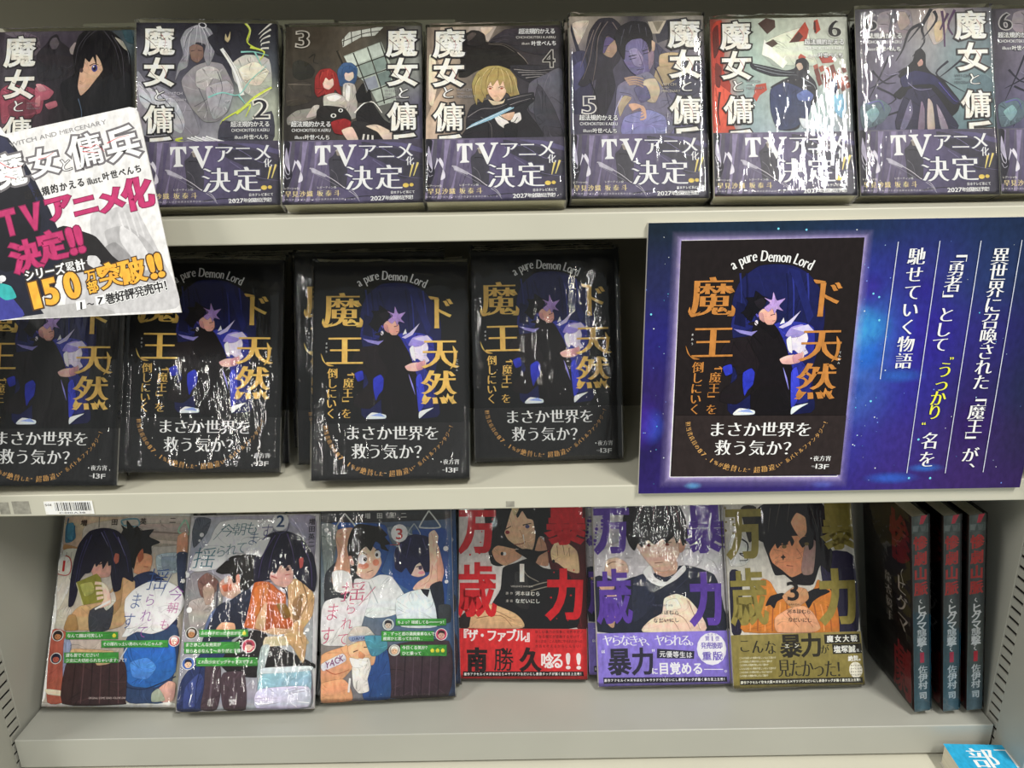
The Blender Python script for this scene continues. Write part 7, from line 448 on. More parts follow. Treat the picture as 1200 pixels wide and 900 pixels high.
ART['CARD'] = [
('p','d6d4d4',[7.3,27.3,62.6,18.8,66.2,23.7,152.1,6.7,156.2,7.5,158.1,10.2,183.9,148.4,57.7,151.9,0.3,152.5]),('P','b8b6b8',[123.1,80.1,136.6,76.5,151.9,73,160.9,88.2,180.6,130.3,180.2,145.5,134.2,148.6,103.7,148.1,108.5,117.7,122.4,102.8]),('P','a6a4a6',[132.3,91.6,147.6,88,162.5,99.6,173.3,118.8,165.4,130,139.3,110.6]),('P','c8c6c8',[143.8,88,155,95.7,165.8,114.9,158.1,118.5,143.5,99.3]),('s','c6c4c6',1.33,0.95,[142.2,78.5,147.4,95.6]),('s','c6c4c6',1.33,0.95,[146.4,78.5,151.6,95.7]),('s','c6c4c6',1.33,0.95,[150.6,78.6,155.8,95.7]),('s','c6c4c6',1.33,0.95,[154.8,78.7,159.9,95.8]),('P','8a888a',[131.9,102.9,139.6,99.3,150.7,110.8,139,118.2,129.7,112.4]),('P','a8a6a6',[69.6,139.9,96.2,142.2,115.4,140.7,138.1,148.6,69.2,150.6]),('P','201e20',[103.9,87.3,117,91.3,126.4,95.3,137.4,108.7,148.6,118.4,135.2,118.2,122.1,110.3,106.6,117.7,95.5,109.9,90.3,94.7]),('P','3a3638',[97.4,109.9,122.1,112.2,123.8,118,97,121.3]),('P','c4c2c4',[120.3,108.4,126,108.5,128.9,112.4,125.7,117.2,120.1,114.1]),('p','1c1e2c',[7,32.9,62.4,24.4,68,26.4,73.4,34,82.4,49.2,94.7,75.8,105.2,102.5,96.7,128.9,83,140.1,88.4,147.8,57.7,151.5,0.4,152.1]),('P','242640',[24.1,33.2,62.3,25.5,69.7,32,80.3,52.9,87.3,71.9,71.9,75.4,61.3,52.6]),('P','3a3c88',[21.2,108.7,58.6,128.3,69.6,139.9,73.1,149.9,19.5,151.7]),('P','2a8c8c',[60.1,86.6,65.7,90.5,67.2,101.9,63.1,109.4,59.4,105.5,54,97.9]),('P','34a0a0',[58.6,126.4,66.2,128.4,69.7,136.1,62,137.9,54.6,132]),('P','14141c',[61.3,52.6,80.1,58.6,88.8,81.4,82.1,109.7,59,116.9]),('e','d8d8dc',60.3,123,2.7,2.3,0),('t','WITCH AND MERCENARY',70.1,30.9,134.7,16.6,2.84,3.19,'8c8a8c','g',None,0,'R'),('t','魔',64.9,49.3,68,48.6,24.68,24.12,'f4f2f2','b','6a666a',1.52,'R1'),('t','女',90.5,43.7,93.6,43,21.26,19.58,'f4f2f2','b','6a666a',1.52,'R1'),('t','傭',119.7,36.1,122.7,35.4,25.42,23.7,'f4f2f2','b','6a666a',1.52,'R1'),('t','兵',144.9,31.8,147.9,31.1,23.52,23.31,'f4f2f2','b','6a666a',1.52,'R1'),('t','と',105.7,45.8,108.7,45.1,9.49,10.17,'f4f2f2','m','5c585c',0.57,'R1'),('s','c8303c',0.57,0.19,[61.7,43.2,69.1,47.1,76.8,45.7]),('s','c8303c',0.57,0.19,[88.3,41.4,94.1,40,99.1,36.7]),('s','c8303c',0.57,0.19,[117.1,32.8,124.7,34.1,128.5,31.9,134.1,36.9]),('s','c8303c',0.57,0.19,[118.9,36.6,130.2,37.9]),('s','c8303c',0.57,0.19,[136.1,31.2,143.8,27.6,151.5,25.9]),('s','c8303c',0.57,0.19,[65.1,52.7,72.7,54.7]),('t','超法規的かえる',80.3,65.8,117,57.7,5.51,6.42,'1f1d1f','b',None,0,'R'),('t','illust.',122.4,57,130.8,55.3,2.28,4.9,'1f1d1f','g',None,0,'R'),('t','叶世べんち',134.6,53.8,156.8,48.9,5.13,5.84,'1f1d1f','b',None,0,'R'),('t','T',65.1,84.4,68.2,83.7,12.56,18.16,'b03064','k','7c1c48',0.57,'R1'),('t','V',81.2,80.9,84.3,80.2,16.36,18.16,'b03064','k','7c1c48',0.57,'R1'),('t','ア',99.7,75.1,102.8,74.4,19.78,18.9,'b03064','k','7c1c48',0.57,'R1'),('t','ニ',118,73.5,121.1,72.8,18.25,17,'b03064','k','7c1c48',0.57,'R1'),('t','メ',136,70.1,139.1,69.4,19.77,18.13,'b03064','k','7c1c48',0.57,'R1'),('t','化',154.4,66.2,157.5,65.5,20.91,22.27,'b03064','k','7c1c48',0.57,'R1'),
('t','決',75.7,108.1,78.8,107.4,20.58,22.77,'b03064','k','7c1c48',0.57,'R1'),('t','定',94.2,101.2,97.3,100.5,19.04,21.23,'b03064','k','7c1c48',0.57,'R1'),('t','!!',110.4,97.3,113.4,96.6,11.42,18.95,'b03064','k','7c1c48',0.57,'R1'),('t','シリーズ累計',79.4,121,114.8,114.4,7.24,7.98,'f6f4f2','b','3a3634',0.95,'R'),('t','1',81.2,134.8,84.3,134.1,9.54,19.03,'eca63c','k','4a3420',0.76,'R1'),('t','5',92,132.3,95.1,131.6,12.21,18.64,'eca63c','k','4a3420',0.76,'R1'),('t','0',107,128.3,110.1,127.6,13.35,18.63,'eca63c','k','4a3420',0.76,'R1'),('t','万',120.2,122.1,123.3,121.4,7.63,8.74,'eca63c','b','4a3420',0.76,'R1'),('t','部',121.5,130.1,124.6,129.4,7.63,8.75,'eca63c','b','4a3420',0.76,'R1'),('t','突',134.3,122.3,137.4,121.6,18.31,18.24,'eca63c','k','4a3420',0.76,'R1'),('t','破',149.3,119.5,152.4,118.8,18.3,18.23,'eca63c','k','4a3420',0.76,'R1'),('t','!!',165.4,116,168.5,115.3,10.67,17.09,'eca63c','k','4a3420',0.76,'R1'),('p','f4f2f0',[110.8,139.8,117.4,138.4,118.3,144.5,111.4,145.9]),('p','f4f2f0',[124.3,136.6,130.5,135.2,131.4,141.3,125.3,142.7]),('t','1',114.6,142.5,114.6,142.5,4.58,5.33,'1f1d1f','b',None,0,0),('t','〜',121.1,141.5,121.1,141.5,4.96,4.57,'1f1d1f','b',None,0,0),('t','7',128,139.3,128,139.3,4.58,5.33,'1f1d1f','b',None,0,0),('t','巻好評発売中！',135,137.9,175.3,129.1,7.06,7.99,'1f1d1f','b','f4f2f0',0.57,'R'),('t','る',59.4,125.3,59.4,125.3,2.29,2.28,'e8e8ea','b',None,0,0),]
ART['SP'] = [  # background greys lightened to carry the sheen of the film over the spine
('g',[['444a46','565e5a','383c3a'],['3c4244','4c5456','34383a'],['4c524e','5e6662','444844'],['56686e','70828a','46545a']],[0,0,14,200]),('p','b03848',[8,0,13,0,9,9,6,10]),('p','4c5654',[0,8,14,8,14,16,0,16]),('p','6c7472',[1,9,6,9,5,15,1,14]),('p','606866',[7,9,12,10,11,15,8,15]),('t','惨劇山脈',7,26,7,71,12,14,'b03c3a','b',None,0,0),('s','e8e6e2',0.8,0.8,[7,82,6,84,8,86]),('t','ヒグマ襲撃',7.4,92,7.4,126,9,10.5,'f0eeea','b',None,0,0),('s','e8e6e2',0.8,0.8,[7,132,6,134,8,136]),('t','1',7.4,142,7.4,142,12,11,'d03848','k',None,0,0),('t','佐伊村',8,155,8,172,8.5,9,'f4f2ee','b',None,0,0),('t','司',8,183,8,183,7.5,8.5,'f4f2ee','b',None,0,0),]
ART['SC'] = [
('g',[['241c1a','2c2220','302422'],['1c1a1a','242020','2a2424'],['181616','1e1a1a','241c1c'],['141212','201616','2c1818']],[0,0,112,200]),('t','惨',86,32,86,32,42,52,'7c2428','k',None,0,0),('t','劇',86,168,86,168,42,60,'8c262c','k',None,0,0),('s','d8d4d0',0.9,0.9,[92,60,88,66,92,74,90,80]),('t','ヒグマ',88,78,90,116,24,20,'c4c0bc','m',None,0,0),('t','龍衣毅手',58,84,60,124,16,12,'a8a4a0','m',None,0,0),]
ART['BLU'] = [
('g',[['2c9cc8','30a4d0'],['2890c0','2c98c8']],[0,0,128,182]),('t','部下',27,16,53,15,25,25,'f2f4f4','m',None,0,0),('p','f2f4f4',[0,60,128,60,128,61,0,61]),]
PMI = 124
# ------------------------------------------------------------------ the shelf bay
def struct(name, mb, mats, bevel=0, parent=None):
    o = obj(name, mb.mesh(name, mats), parent, bevel)
    if not parent: o['kind'] = 'structure'
    return o
UNIT = empty('shelf_unit', Matrix.Translation((0, 0, -.30))); tag(UNIT, 'cream and grey steel shelf unit with slotted side uprights holding every book', 'shelf unit')
def unit_part(name, mb, mats, bevel=0):
    me = mb.mesh(name, mats); me.transform(Matrix.Translation((0, 0, .30))); return obj(name, me, UNIT, bevel)
Z1, Z2, Z3, ZT = 0.0, 0.2466, 0.4663, 0.72
def shelf(name, z, x0, x1, lip, depth, mat, scuffs=()):
    mb = MB()
    mb.prism([(0, z - .0006), (.0006, z), (depth, z), (depth, z - .0015), (.002, z - .0015), (.002, z - lip + .0015), (.018, z - lip + .0015), (.018, z - lip), (.0008, z - lip), (0, z - lip + .0008)], x0, x1)
    o = unit_part('shelf_board', mb, [mat], .0007)
    for (a, b, c, d) in scuffs:
        m = MB(); m.box(a, b, -.0003, .0001, c + .30, d + .30); obj('tape_residue', m.mesh('tape_residue', [M_SCUFF]), o)
    return o
sh1 = shelf('shelf_bottom', Z1, -.450, .450, .0316, .15, M_STEEL_GREY)
sh2 = shelf('shelf_middle', Z2, -.450, .450, .0195, .20, M_STEEL, [(-.412, -.404, .2300, .2405), (-.401, -.387, .2298, .2412), (.006, .013, .2290, .2340)])
sh3 = shelf('shelf_upper', Z3, -.600, .600, .0195, .25, M_STEEL)
sh4 = shelf('shelf_top', ZT, -.600, .600, .0195, .25, M_STEEL)
m = MB(); m.box(-.456, .456, .152, .156, -.05, Z2 - .022); unit_part('back_panel', m, [M_SIDE])
m = MB(); m.box(-.456, .456, .2005, .2045, Z2 - .02, Z3 - .022); unit_part('back_panel', m, [M_BACK])
m = MB(); m.box(-.600, .600, .2505, .2545, Z3 - .03, ZT + .05); struct('wall_back', m, [M_BACK_UP])
m = MB(); m.box(-.450, .450, -.30, .14, -.050, -.0345); unit_part('base_deck', m, [M_STEEL], .001)
# slotted uprights: real slots between narrow bars of steel
for sd, nm in ((-1, 'upright_left'), (1, 'upright_right')):
    mb = MB(); X = sorted((sd * .4525, sd * .4545))
    z0, z1, n = -.30, .443, 73
    mb.box(X[0], X[1], -.040, -.0005, z0, z1); mb.box(X[0], X[1], .0140, .25, z0, z1)
    zz = z0; k = 0
    while zz < z1:
        mb.box(X[0], X[1], -.0005, .0140, zz, min(zz + .0072, z1)); zz += .0102
    Y = sorted((sd * .4545, sd * .4600))
    mb.box(Y[0], Y[1], -.040, -.036, z0, z1)
    unit_part('slotted_upright', mb, [M_SIDE], .0006)
    mb = MB(); mb.box(*sorted((sd * .4560, sd * .4575)), -.036, .25, z0, z1); unit_part('slot_shade_sheet', mb, [M_DARK])  # dark sheet behind the slots, standing in for the shade inside them
# cream card boxes that prop the upper row
xs = [(-.353, -.1355), (-.1325, -.0310), (-.0280, .1530), (.1560, .3230), (.3260, .5200)]
for i, (a, b) in enumerate(xs):
    m = MB(); m.box(a, b, .150, .235, Z3 + .0003, Z3 + [.1545, .153, .150, .147, .146][i])
    o = obj('spacer_box', m.mesh('spacer_box', [M_BOX]), None, .001)
    tag(o, ['long cream box behind the volume 1 and volume 2 paperbacks', 'cream box behind the volume 3 paperback', 'cream box behind the volume 4 and volume 5 paperbacks', 'cream box behind the light green volume 6 paperback', 'cream box behind the dark volume 6 paperback, rightmost'][i], 'box', 'cream boxes behind the upper row')
# barcode sticker on the middle shelf's lip
mb = MB(); mb.box(-.3745, -.3345, -.0006, -.0001, .5290, .5410)
ink = Ink(); rb = random.Random(3); x = 8.6
ink.put([(0, 0), (40, 0), (40, 12), (0, 12)], [(0, 1, 2, 3)], lin('e8e6e2'))
while x < 37.6:
    w_ = rb.choice([.3, .3, .5, .9]); ink.put([(x, 1.3), (x + w_, 1.3), (x + w_, 8.8), (x, 8.8)], [(0, 1, 2, 3)], lin('1c1a1c')); x += w_ + rb.choice([.3, .5, .8])
ink.line('C010A38', 12, 10.6, 32, 10.6, 2.0, 1.5, '2a2626', 'r', None, 0, 0); ink.line('501', 1.4, 3.2, 5.2, 3.2, 1.8, 2.0, '3a3434', 'r', None, 0, 0)
obj('barcode_sticker', ink.mesh('barcode_sticker', lambda x, y, n: (-.3745 + x * .001, -.0006 - n, .5410 - y * .001), (mb, [M_PAGE])), sh2)

# ------------------------------------------------------------------ books
rnd = random.Random(11)
M_PAPER = plain('cover_stock_white', 'd4d0c8', .5, .03)
M_BLACKST = plain('cover_stock_black', '16161a', .45, .05)
def film(name, W, H, t, seed, pad=.0006, rough=1.0):
    r = random.Random(seed); nx, nz = 22, 30; V = []; F = []
    ph = [r.uniform(0, 6.28) for _ in range(8)]; q = [r.uniform(40, 160) for _ in range(8)]
    def bump(x, z):
        e = min(z, H - z); k = math.exp(-max(e, 0) / .010)
        v = .00018 * (math.sin(q[0]*x + ph[0] + 20*z) + math.sin(q[1]*z + ph[1] + 35*x) + .6*math.sin(3*q[2]*x + ph[2]))
        v += k * .0006 * (math.sin(5*q[3]*x + ph[3]) + math.sin(9*q[4]*x + ph[4]) * .6)
        return (abs(v) + r.uniform(0, .00012) + k * r.uniform(0, .0005)) * rough
    for j in range(nz + 1):
        for i in range(nx + 1):
            u, v = i / nx, j / nz; x = -W/2 - pad + (W + 2*pad) * u; z = -.0006 + (H + .0022) * v
            eg = min(u, 1 - u) * nx
            V.append((x, -.0021 - (bump(x, z) if eg > .5 else -.0009), z + (k2 if (k2 := (.0006 * math.sin(q[5]*x*2 + ph[5]) if j == nz else 0)) else 0)))
    nb = nx + 1
    for j in range(nz):
        for i in range(nx): p = j*nb + i; F.append((p, p+1, p+nb+1, p+nb))
    s0 = len(V); y1 = t + .0008; x0, x1, z0, z1 = -W/2 - pad, W/2 + pad, -.0006, H + .0010
    V += [(x0, y1, z0), (x1, y1, z0), (x1, y1, z1), (x0, y1, z1)]
    F.append((s0, s0+3, s0+2, s0+1))
    F.append(tuple([j*nb for j in range(nz + 1)][::-1] + [s0, s0+3][0:1] + [s0+3]))
    F.append(tuple([j*nb + nx for j in range(nz + 1)] + [s0+2, s0+1]))
    F.append(tuple(list(range(nx + 1)) + [s0+1, s0])[::-1]); F.append(tuple([nz*nb + i for i in range(nx + 1)] + [s0+2, s0+3]))
    me = bpy.data.meshes.new(name); me.from_pydata(V, [], F); me.materials.append(M_WRAP if rough > .7 else M_WRAP_TAUT)
    me.polygons.foreach_set('use_smooth', [i < nx*nz for i in range(len(F))]); me.update(); return me
def book_meshes(key, W, H, t, spine_bg, spine_ops, stock, obi=None, obi_y=0, obi_col=None, pages=None, wrap=1.0, seed=1):
    """meshes of one wrapped soft-cover book; origin at the foot of its front cover, W H t in mm"""
    w_, h_, d = W / 1000, H / 1000, t / 1000; P = {}
    mb = MB(); mb.box(-w_/2 + .0010, w_/2 - .0006, .0004, d - .0004, .0010, h_ - .0010); P['page_block'] = mb.mesh('page_block', [pages or M_PAGE])
    mb = MB(); mb.box(-w_/2, w_/2, 0, .00035, 0, h_); mb.box(w_/2 - .00035, w_/2, .00035, d - .00035, 0, h_); mb.box(-w_/2, w_/2, d - .00035, d, 0, h_)
    ink = Ink(); ink.draw(ART[key], (0, 0, W, H)).clip(0, 0, W, H); nf = len(ink.v)
    sp = Ink(); sp.grid([[spine_bg, spine_bg]] * 2, (0, 0, t, H)); sp.draw(spine_ops(t) if spine_ops else []); sp.clip(.1, 0, t - .1, H)
    k = len(ink.v); ink.v += [(x + 1000, y, z) for x, y, z in sp.v]; ink.c += sp.c; ink.f += [tuple(k + q for q in f) for f in sp.f]
    def fn(x, y, n):
        if x > 900: return (w_/2 + n * .5, (x - 1000) * .001, h_ - y * .001)
        return (-w_/2 + x * .001, -n, h_ - y * .001)
    P['cover'] = ink.mesh('cover', fn, (mb, [stock]))
    if obi:
        ink = Ink(); oh = H - obi_y; ops = ART[obi]
        ops = [(o[0], o[1], [0, obi_y, W, H]) if o[0] == 'g' else o for o in ops]
        ink.draw(ops, (0, obi_y, W, H), False).clip(0, obi_y, W, H)
        k = len(ink.v); sp = Ink(); sp.grid([[obi_col, obi_col]] * 2, (0, obi_y, t, H)); ink.v += [(x + 1000, y, z) for x, y, z in sp.v]; ink.c += sp.c; ink.f += [tuple(k + q for q in f) for f in sp.f]
        mb = MB(); o_ = .0006
        mb.box(-w_/2 - .0001, w_/2 + .0001, -o_ - .00015, -o_, .0001, oh * .001); mb.box(w_/2 + .0004, w_/2 + .0005, -o_, d, .0001, oh * .001)
        def fo(x, y, n):
            if x > 900: return (w_/2 + .0005 + n * .5, (x - 1000) * .001, h_ - y * .001)
            return (-w_/2 + x * .001, -o_ - .00015 - n, h_ - y * .001)
        P['paper_band'] = ink.mesh('paper_band', fo, (mb, [M_PAPER]))
    P['shrink_film'] = film('shrink_film', w_ + .001, h_, d, seed, rough=wrap)
    return P
def book(name, P, M, label, cat, group):
    e = empty(name, M); tag(e, label, cat, group)
    for k, me in P.items(): obj(k, me, e)
    return e
def pose(x, y, zf, yaw, lean, tilt, t):
    yaw, lean, tilt = R(yaw), R(lean), R(tilt)
    ex = Vector((math.cos(yaw), math.sin(yaw), 0)); bk = Vector((-math.sin(yaw), math.cos(yaw), 0))
    u = Vector((0, 0, 1)) * math.cos(lean) + bk * math.sin(lean)
    a = ex * math.cos(tilt) + u * math.sin(tilt); b = -ex * math.sin(tilt) + u * math.cos(tilt); n = b.cross(a)
    z = zf + t * math.sin(lean) + .0004 + .0645 * abs(math.sin(tilt))
    return Matrix(((a.x, n.x, b.x, x), (a.y, n.y, b.y, y), (a.z, n.z, b.z, z), (0, 0, 0, 1)))
def sp_bunko(t): return [('t', '魔女と傭兵', t/2, 26, t/2, 80, t*.5, 12, 'c8c4bc', 'b', None, 0, 0), ('p', '5c5a64', [0, 3, t, 3, t, 12, 0, 12])]
def sp_demon(t): return [('t', 'ド天然魔王', t/2, 22, t/2, 74, t*.6, 12, 'c8a050', 'd', None, 0, 0), ('t', '「魔王」を倒しにいく', t/2, 86, t/2, 124, t*.35, 4.4, 'c8a050', 'm', None, 0, 0)]
def sp_train(t): return [('t', '今朝も揺られてます', t/2, 20, t/2, 110, t*.5, 9, '5c5c80', 'h', None, 0, 0), ('t', '増田英二', t/2, 130, t/2, 156, t*.45, 7, '3c3a44', 'g', None, 0, 0)]
def sp_vio(c):
    return lambda t: [('t', '暴力万歳', t/2, 20, t/2, 90, t*.7, 18, c, 'k', None, 0, 0)]
TB = 16; BK = {}
for i, v in enumerate(('T1', 'T2', 'T3', 'T4', 'T5', 'T6', 'T7')):
    BK[v] = book_meshes(v, 106, 149, TB, '35343c', sp_bunko, M_PAPER, 'OBI', 97.3, '3c3a46', M_PAGE_BUNKO, 1.0, 20 + i)
BK['M'] = book_meshes('M', 129, 183, 14, '15161a', sp_demon, M_BLACKST, 'Mo', 136.5, '1c1c1f', None, .9, 40)
BK['B1'] = book_meshes('B1', 129, 183, 13, 'dcdad6', sp_train, M_PAPER, None, 0, None, None, .75, 51)
BK['B2'] = book_meshes('B2', 129, 183, 13, 'd8d8dc', sp_train, M_PAPER, None, 0, None, None, 1.0, 52)
BK['B3'] = book_meshes('B3', 129, 183, 13, 'd8dadc', sp_train, M_PAPER, None, 0, None, None, .9, 53)
BK['V1'] = book_meshes('V1', 129, 183, 13, '2a1c1e', sp_vio('c01c26'), M_BLACKST, 'V1o', 134.0, 'c42c30', None, .72, 61)
BK['V2'] = book_meshes('V2', 129, 183, 13, 'c8c4cc', sp_vio('5a3a9c'), M_PAPER, 'V2o', 132.5, '8a7acc', None, 1.0, 62)
BK['V3'] = book_meshes('V3', 129, 183, 13, '2a2420', sp_vio('8c8040'), M_PAPER, 'V3o', 132.5, '8c8048', None, .9, 63)
def stack(name, key, x, y, zf, yaw, lean, tilt, t, labels, group, offs, cat='book', s=1.0, keys=None):
    """front copy, then copies leaning behind it; offs = sideways shift in mm of each"""
    src = None
    for i, lb in enumerate(labels):
        d = i * (t + .0030) / math.cos(R(lean)); dx, dl = offs[i] if i < len(offs) else (0, 0)
        M = pose(x + dx * .001 - math.sin(R(yaw)) * d, y + math.cos(R(yaw)) * d, zf, yaw, lean, tilt if i == 0 else 0, t)
        k = (keys or {}).get(i, key)
        if src is None or k != key: o = book(name, BK[k], M, lb, cat, group)
        else: o = copy_tree(src, M); o['label'] = lb
        if i == 0: src = o
G = 'wrapped paperbacks along the upper shelf'
ST = [('T1', -.332, .0300, 4.1, 27.0, .7, 'paperback with a white broken title and a black-haired figure, behind the white card', [(0, 0), (9, 0)], {1: 'T6'}, ['teal and grey paperback peeking out behind the black-haired volume 1']),
 ('T2', -.2149, .0253, 7.5, 23.9, -.3, 'paperback numbered 2 with a white-haired figure and yellow lightning', [(0, 0), (1.5, 0), (3, 0)], None, ['second in the stack behind the paperback with the white-haired figure', 'rearmost in the stack behind the paperback with the white-haired figure']),
 ('T3', -.1051, .0193, 2.3, 27.6, 0, 'paperback numbered 3 with red-haired and blue-haired seated figures', [(0, 0), (-1.5, 0), (-1, 0)], None, ['second in the stack behind the paperback with red-haired and blue-haired figures', 'rearmost in the stack behind the paperback with red-haired and blue-haired figures']),
 ('T4', .0024, .0167, -.5, 29.0, 0, 'paperback numbered 4 with a blond swordfighter in black', [(0, 0), (1.8, 0), (2.5, 0)], None, ['second in the stack behind the paperback with the blond swordfighter', 'rearmost in the stack behind the paperback with the blond swordfighter']),
 ('T5', .1138, .0324, -.3, 23.2, -.6, 'paperback numbered 5 with a woman leaning on a man in blue-violet light', [(0, 0), (-.8, 0)], None, ['dark paperback behind the one with a woman leaning on a man']),
 ('T6', .2223, .0212, -3.5, 27.0, -.4, 'light green and red paperback numbered 6 with a black-clad fighter', [(0, 0), (1.5, 0)], None, ['paperback behind the light green and red one, its corner showing at top left']),
 ('T7', .3385, .0337, -1.1, 20.6, -.2, 'dark grey-blue paperback numbered 6 with a figure in a long black dress', [(0, 0), (-.8, 0)], None, ['paperback behind the one with the long black dress'])]
for v, x, y, yw, ln, tl, lb, offs, keys, back in ST:
    stack('paperback_book', v, x, y, Z3, yw, ln, tl, TB / 1000, [lb] + back, G, offs, keys=keys)
book('paperback_book', BK['T7'], pose(.4470, .034, Z3, -.1, 21.5, 0, .016), 'paperback cut off by the right edge, beside the dark volume 6', 'book', G)
G = 'black and gold novels on the middle shelf'
stack('novel', 'M', -.3790, .0035, Z2, 1.3, 22.9, -1.2, .014, ['leftmost black novel, cut off by the left edge under the white card', 'second black novel in the leftmost pile', 'third black novel in the leftmost pile'], G, [(0, 0), (1, 0), (-2, 0)], 'book')
stack('novel', 'M', -.2508, .0223, Z2, 4.0, 21.5, -2.4, .014, ['black novel with gold title standing right of the white card', 'second black novel in the pile right of the white card', 'third black novel in the pile right of the white card', 'rearmost black novel in the pile right of the white card'], G, [(0, 0), (4, 0), (2.5, 0), (5, 0)], 'book')
stack('novel', 'M', -.0882, .0025, Z2, 3.1, 23.2, -1.3, .014, ['black novel with gold title standing furthest forward, centre of the middle shelf', 'black novel directly behind the foremost centre one'], G, [(0, 0), (0, 0)], 'book')
stack('novel', 'M', -.1094, .0440, Z2, 3.6, 16.1, -1.0, .014, ['black novel half hidden behind the foremost centre one, offset left', 'rearmost black novel of the centre pile'], G, [(0, 0), (2, 0)], 'book')
stack('novel', 'M', .0440, .0441, Z2, 2.4, 16.4, -.3, .014, ['black novel with gold title just left of the blue poster', 'second black novel in the pile left of the blue poster', 'third black novel in the pile left of the blue poster'], G, [(0, 0), (3, 0), (1, 0)], 'book')
G = 'train comics on the bottom shelf'
stack('comic_book', 'B1', -.3787, .0328, Z1, -.4, 29.3, -1.0, .013, ['comic volume 1 with a long-haired girl holding a green book', 'comic copy behind volume 1 with the green book'], G, [(0, 0), (3.0, 0)])
stack('comic_book', 'B2', -.2450, .0245, Z1, 2.5, 30.5, -1.2, .013, ['comic volume 2 with a girl holding an orange cloth to her face', 'comic copy behind volume 2 with the orange cloth'], G, [(0, 0), (3.0, 0)])
stack('comic_book', 'B3', -.1116, .0389, Z1, 3.2, 25.3, -.2, .013, ['comic volume 3 with two commuters holding hand straps', 'comic copy behind volume 3 with the hand straps'], G, [(0, 0), (5, 0)])
G = 'violent comics on the bottom shelf'
stack('comic_book', 'V1', .0185, .0666, Z1, -2.0, 22.6, 0, .013, ['comic volume 1 with blood-red lettering and red paper band', 'comic copy behind the red-banded volume 1'], G, [(0, 0), (1.5, 0)])
stack('comic_book', 'V2', .1575, .0530, Z1, -.1, 24.6, .5, .013, ['comic volume 2 with purple lettering and lilac paper band', 'comic copy showing left of the lilac-banded volume 2'], G, [(0, 0), (-7.5, 0)])
stack('comic_book', 'V3', .2885, .0484, Z1, 1.6, 24.0, -.1, .013, ['comic volume 3 with olive lettering and olive paper band', 'comic copy behind the olive-banded volume 3'], G, [(0, 0), (-1.5, 0)])
# ------------------------------------------------------------------ three comics shelved spine out
SH, SD, SW = .200, .095, .0142
def spine_book():
    P = {}
    mb = MB(); mb.box(.0006, SW - .0006, .0008, SD - .001, .0008, SH - .0014); P['page_block'] = mb.mesh('page_block', [M_PAGE])
    mb = MB(); mb.box(0, .00035, .0003, SD, 0, SH); mb.box(SW - .00035, SW, .0003, SD, 0, SH); mb.box(0, SW, 0, .0004, 0, SH)
    a = Ink().draw(ART['SP'], (0, 0, 14, 200)).clip(0, 0, 14, 200); b = Ink().draw(ART['SC'], (0, 0, 112, 200)).clip(0, 0, 112, 200)
    k = len(a.v); a.v += [(x + 1000, y, z) for x, y, z in b.v]; a.c += b.c; a.f += [tuple(k + q for q in f) for f in b.f]
    def fn(x, y, n):
        if x > 900: return (-n, SD - (x - 1000) * SD / 112, SH - y * .001)
        return (x * SW / 14, -n, SH - y * .001)
    P['cover'] = a.mesh('cover', fn, (mb, [M_BLACKST]))
    mb = MB(); p = .0009; x0, x1, y0, y1, z0, z1 = -p, SW + p, -.0012, SD + .001, -.0003, SH + .0012; r = random.Random(4); n = 26
    for i in range(n):
        za, zb = z0 + (z1 - z0) * i / n, z0 + (z1 - z0) * (i + 1) / n
        w1, w2 = (.0003 * math.sin(i * 1.7), .0003 * math.sin((i + 1) * 1.7))
        mb.quad((x0, y0, za), (x1, y0, za), (x1, y0, zb), (x0, y0, zb)); mb.quad((x0 - w1, y1, za), (x0 - w1, y0 + .003, za), (x0 - w2, y0 + .003, zb), (x0 - w2, y1, zb)); mb.quad((x1, y0, za), (x1, y1, za), (x1, y1, zb), (x1, y0, zb))
    mb.quad((x0, y0, z1), (x1, y0, z1), (x1, y1, z1), (x0, y1, z1))
    P['shrink_film'] = mb.mesh('shrink_film', [M_WRAP_TAUT]); return P
SPB = spine_book()
for i, (x, y, tx, lb) in enumerate(((.3831, .0128, -7.7, 'black comic shelved spine out, leftmost of three by the right upright'), (.4098, .0128, -7.4, 'black comic shelved spine out, middle one of three by the right upright'), (.4322, .0138, -7.3, 'black comic shelved spine out, rightmost, against the right upright'))):
    M = Matrix.Translation((x, y, Z1 + .0006 + SD * math.sin(.04))) @ Matrix.Rotation(-.04, 4, 'X') @ Matrix.Rotation(R(tx), 4, 'Y')
    if i == 0: src = book('comic_book', SPB, M, lb, 'book', 'comics shelved spine out')
    else: src2 = copy_tree(src, M); src2['label'] = lb
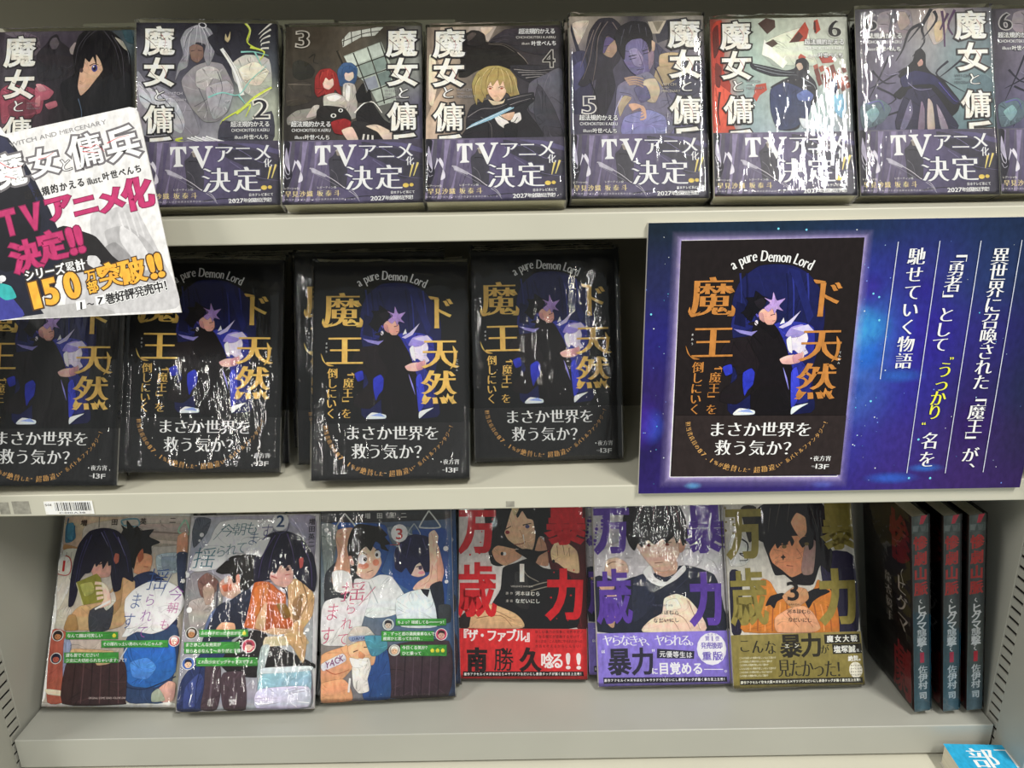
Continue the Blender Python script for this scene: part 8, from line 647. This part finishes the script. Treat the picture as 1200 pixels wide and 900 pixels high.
# ------------------------------------------------------------------ blue poster board hung in front of the shelves
ink = Ink().draw(ART['POS'][:PMI], (0, 0, 312, 217.5), False).draw(ART['PM']).draw(ART['PMo']).draw(ART['POS'][PMI:]).clip(0, 0, 312, 217.5)
mb = MB(); mb.box(.1145, .4265, -.0042, -.0002, .4585 - .2175, .4585)
tag(obj('poster_board', ink.mesh('poster_board', lambda x, y, n: (.1145 + x * .001, -.0042 - n * .6, .4585 - y * .001), (mb, [M_PAPER]))), 'blue and purple starry poster board with a black book cover and vertical white lettering', 'poster')
# ------------------------------------------------------------------ white promotional card, leaning outwards over the upper shelf edge
K_ = .28; q_ = math.sqrt(1 + K_ * K_)
def card_pt(x, y, n):
    z = .55 - y * .001 / q_; yy = -.012 - (.5425 - z) * K_; nn = n - .0008
    return (-.40 + x * .001, yy - nn / q_, z + nn * K_ / q_)
ce = empty('promotional_card', Matrix.Translation((-.28, -.03, .47)))
tag(ce, 'white card with magenta and orange lettering covering the left of the shelves', 'card')
ink = Ink().draw(ART['CARD'], None, False)
a0 = ART['CARD'][0][2]; prs = list(zip(a0[0::2], a0[1::2])); n = len(prs); mb = MB()
mb.v = [card_pt(x, y, .0008) for x, y in prs] + [card_pt(x, y, -.0002) for x, y in prs]
mb.f = [tuple(range(n, 2 * n))] + [(i, (i + 1) % n, n + (i + 1) % n, n + i) for i in range(n)]; mb.m = [0] * (n + 1)
me = ink.mesh('printed_sheet', lambda x, y, nn: card_pt(x, y, nn + .0008), (mb, [M_PAPER])); me.transform(ce.matrix_world.inverted()); obj('printed_sheet', me, ce)
mb = MB(); mb.box(-.30, -.27, -.0362, -.0002, .4500, .4515)
me = mb.mesh('bracket', [M_STEEL]); me.transform(ce.matrix_world.inverted()); obj('bracket', me, ce)
# ------------------------------------------------------------------ blue book lying on the lower deck
P = book_meshes('BLU', 128, 182, 21, '2c9cc8', None, M_PAPER, None, 0, None, M_PAGE, .7, 90)
del P['shrink_film']
M = Matrix.Translation((.3912 + .064, -.0115 - .1820, -.0128)) @ Matrix.Rotation(R(-3.0) , 4, 'Z') @ Matrix(((1, 0, 0, 0), (0, 0, 1, 0), (0, -1, 0, 0), (0, 0, 0, 1)))
book('paperback_book', P, M, 'bright blue book lying flat below the bottom shelf, lower right corner', 'book', None)
bpy.data.objects.remove(_fo)
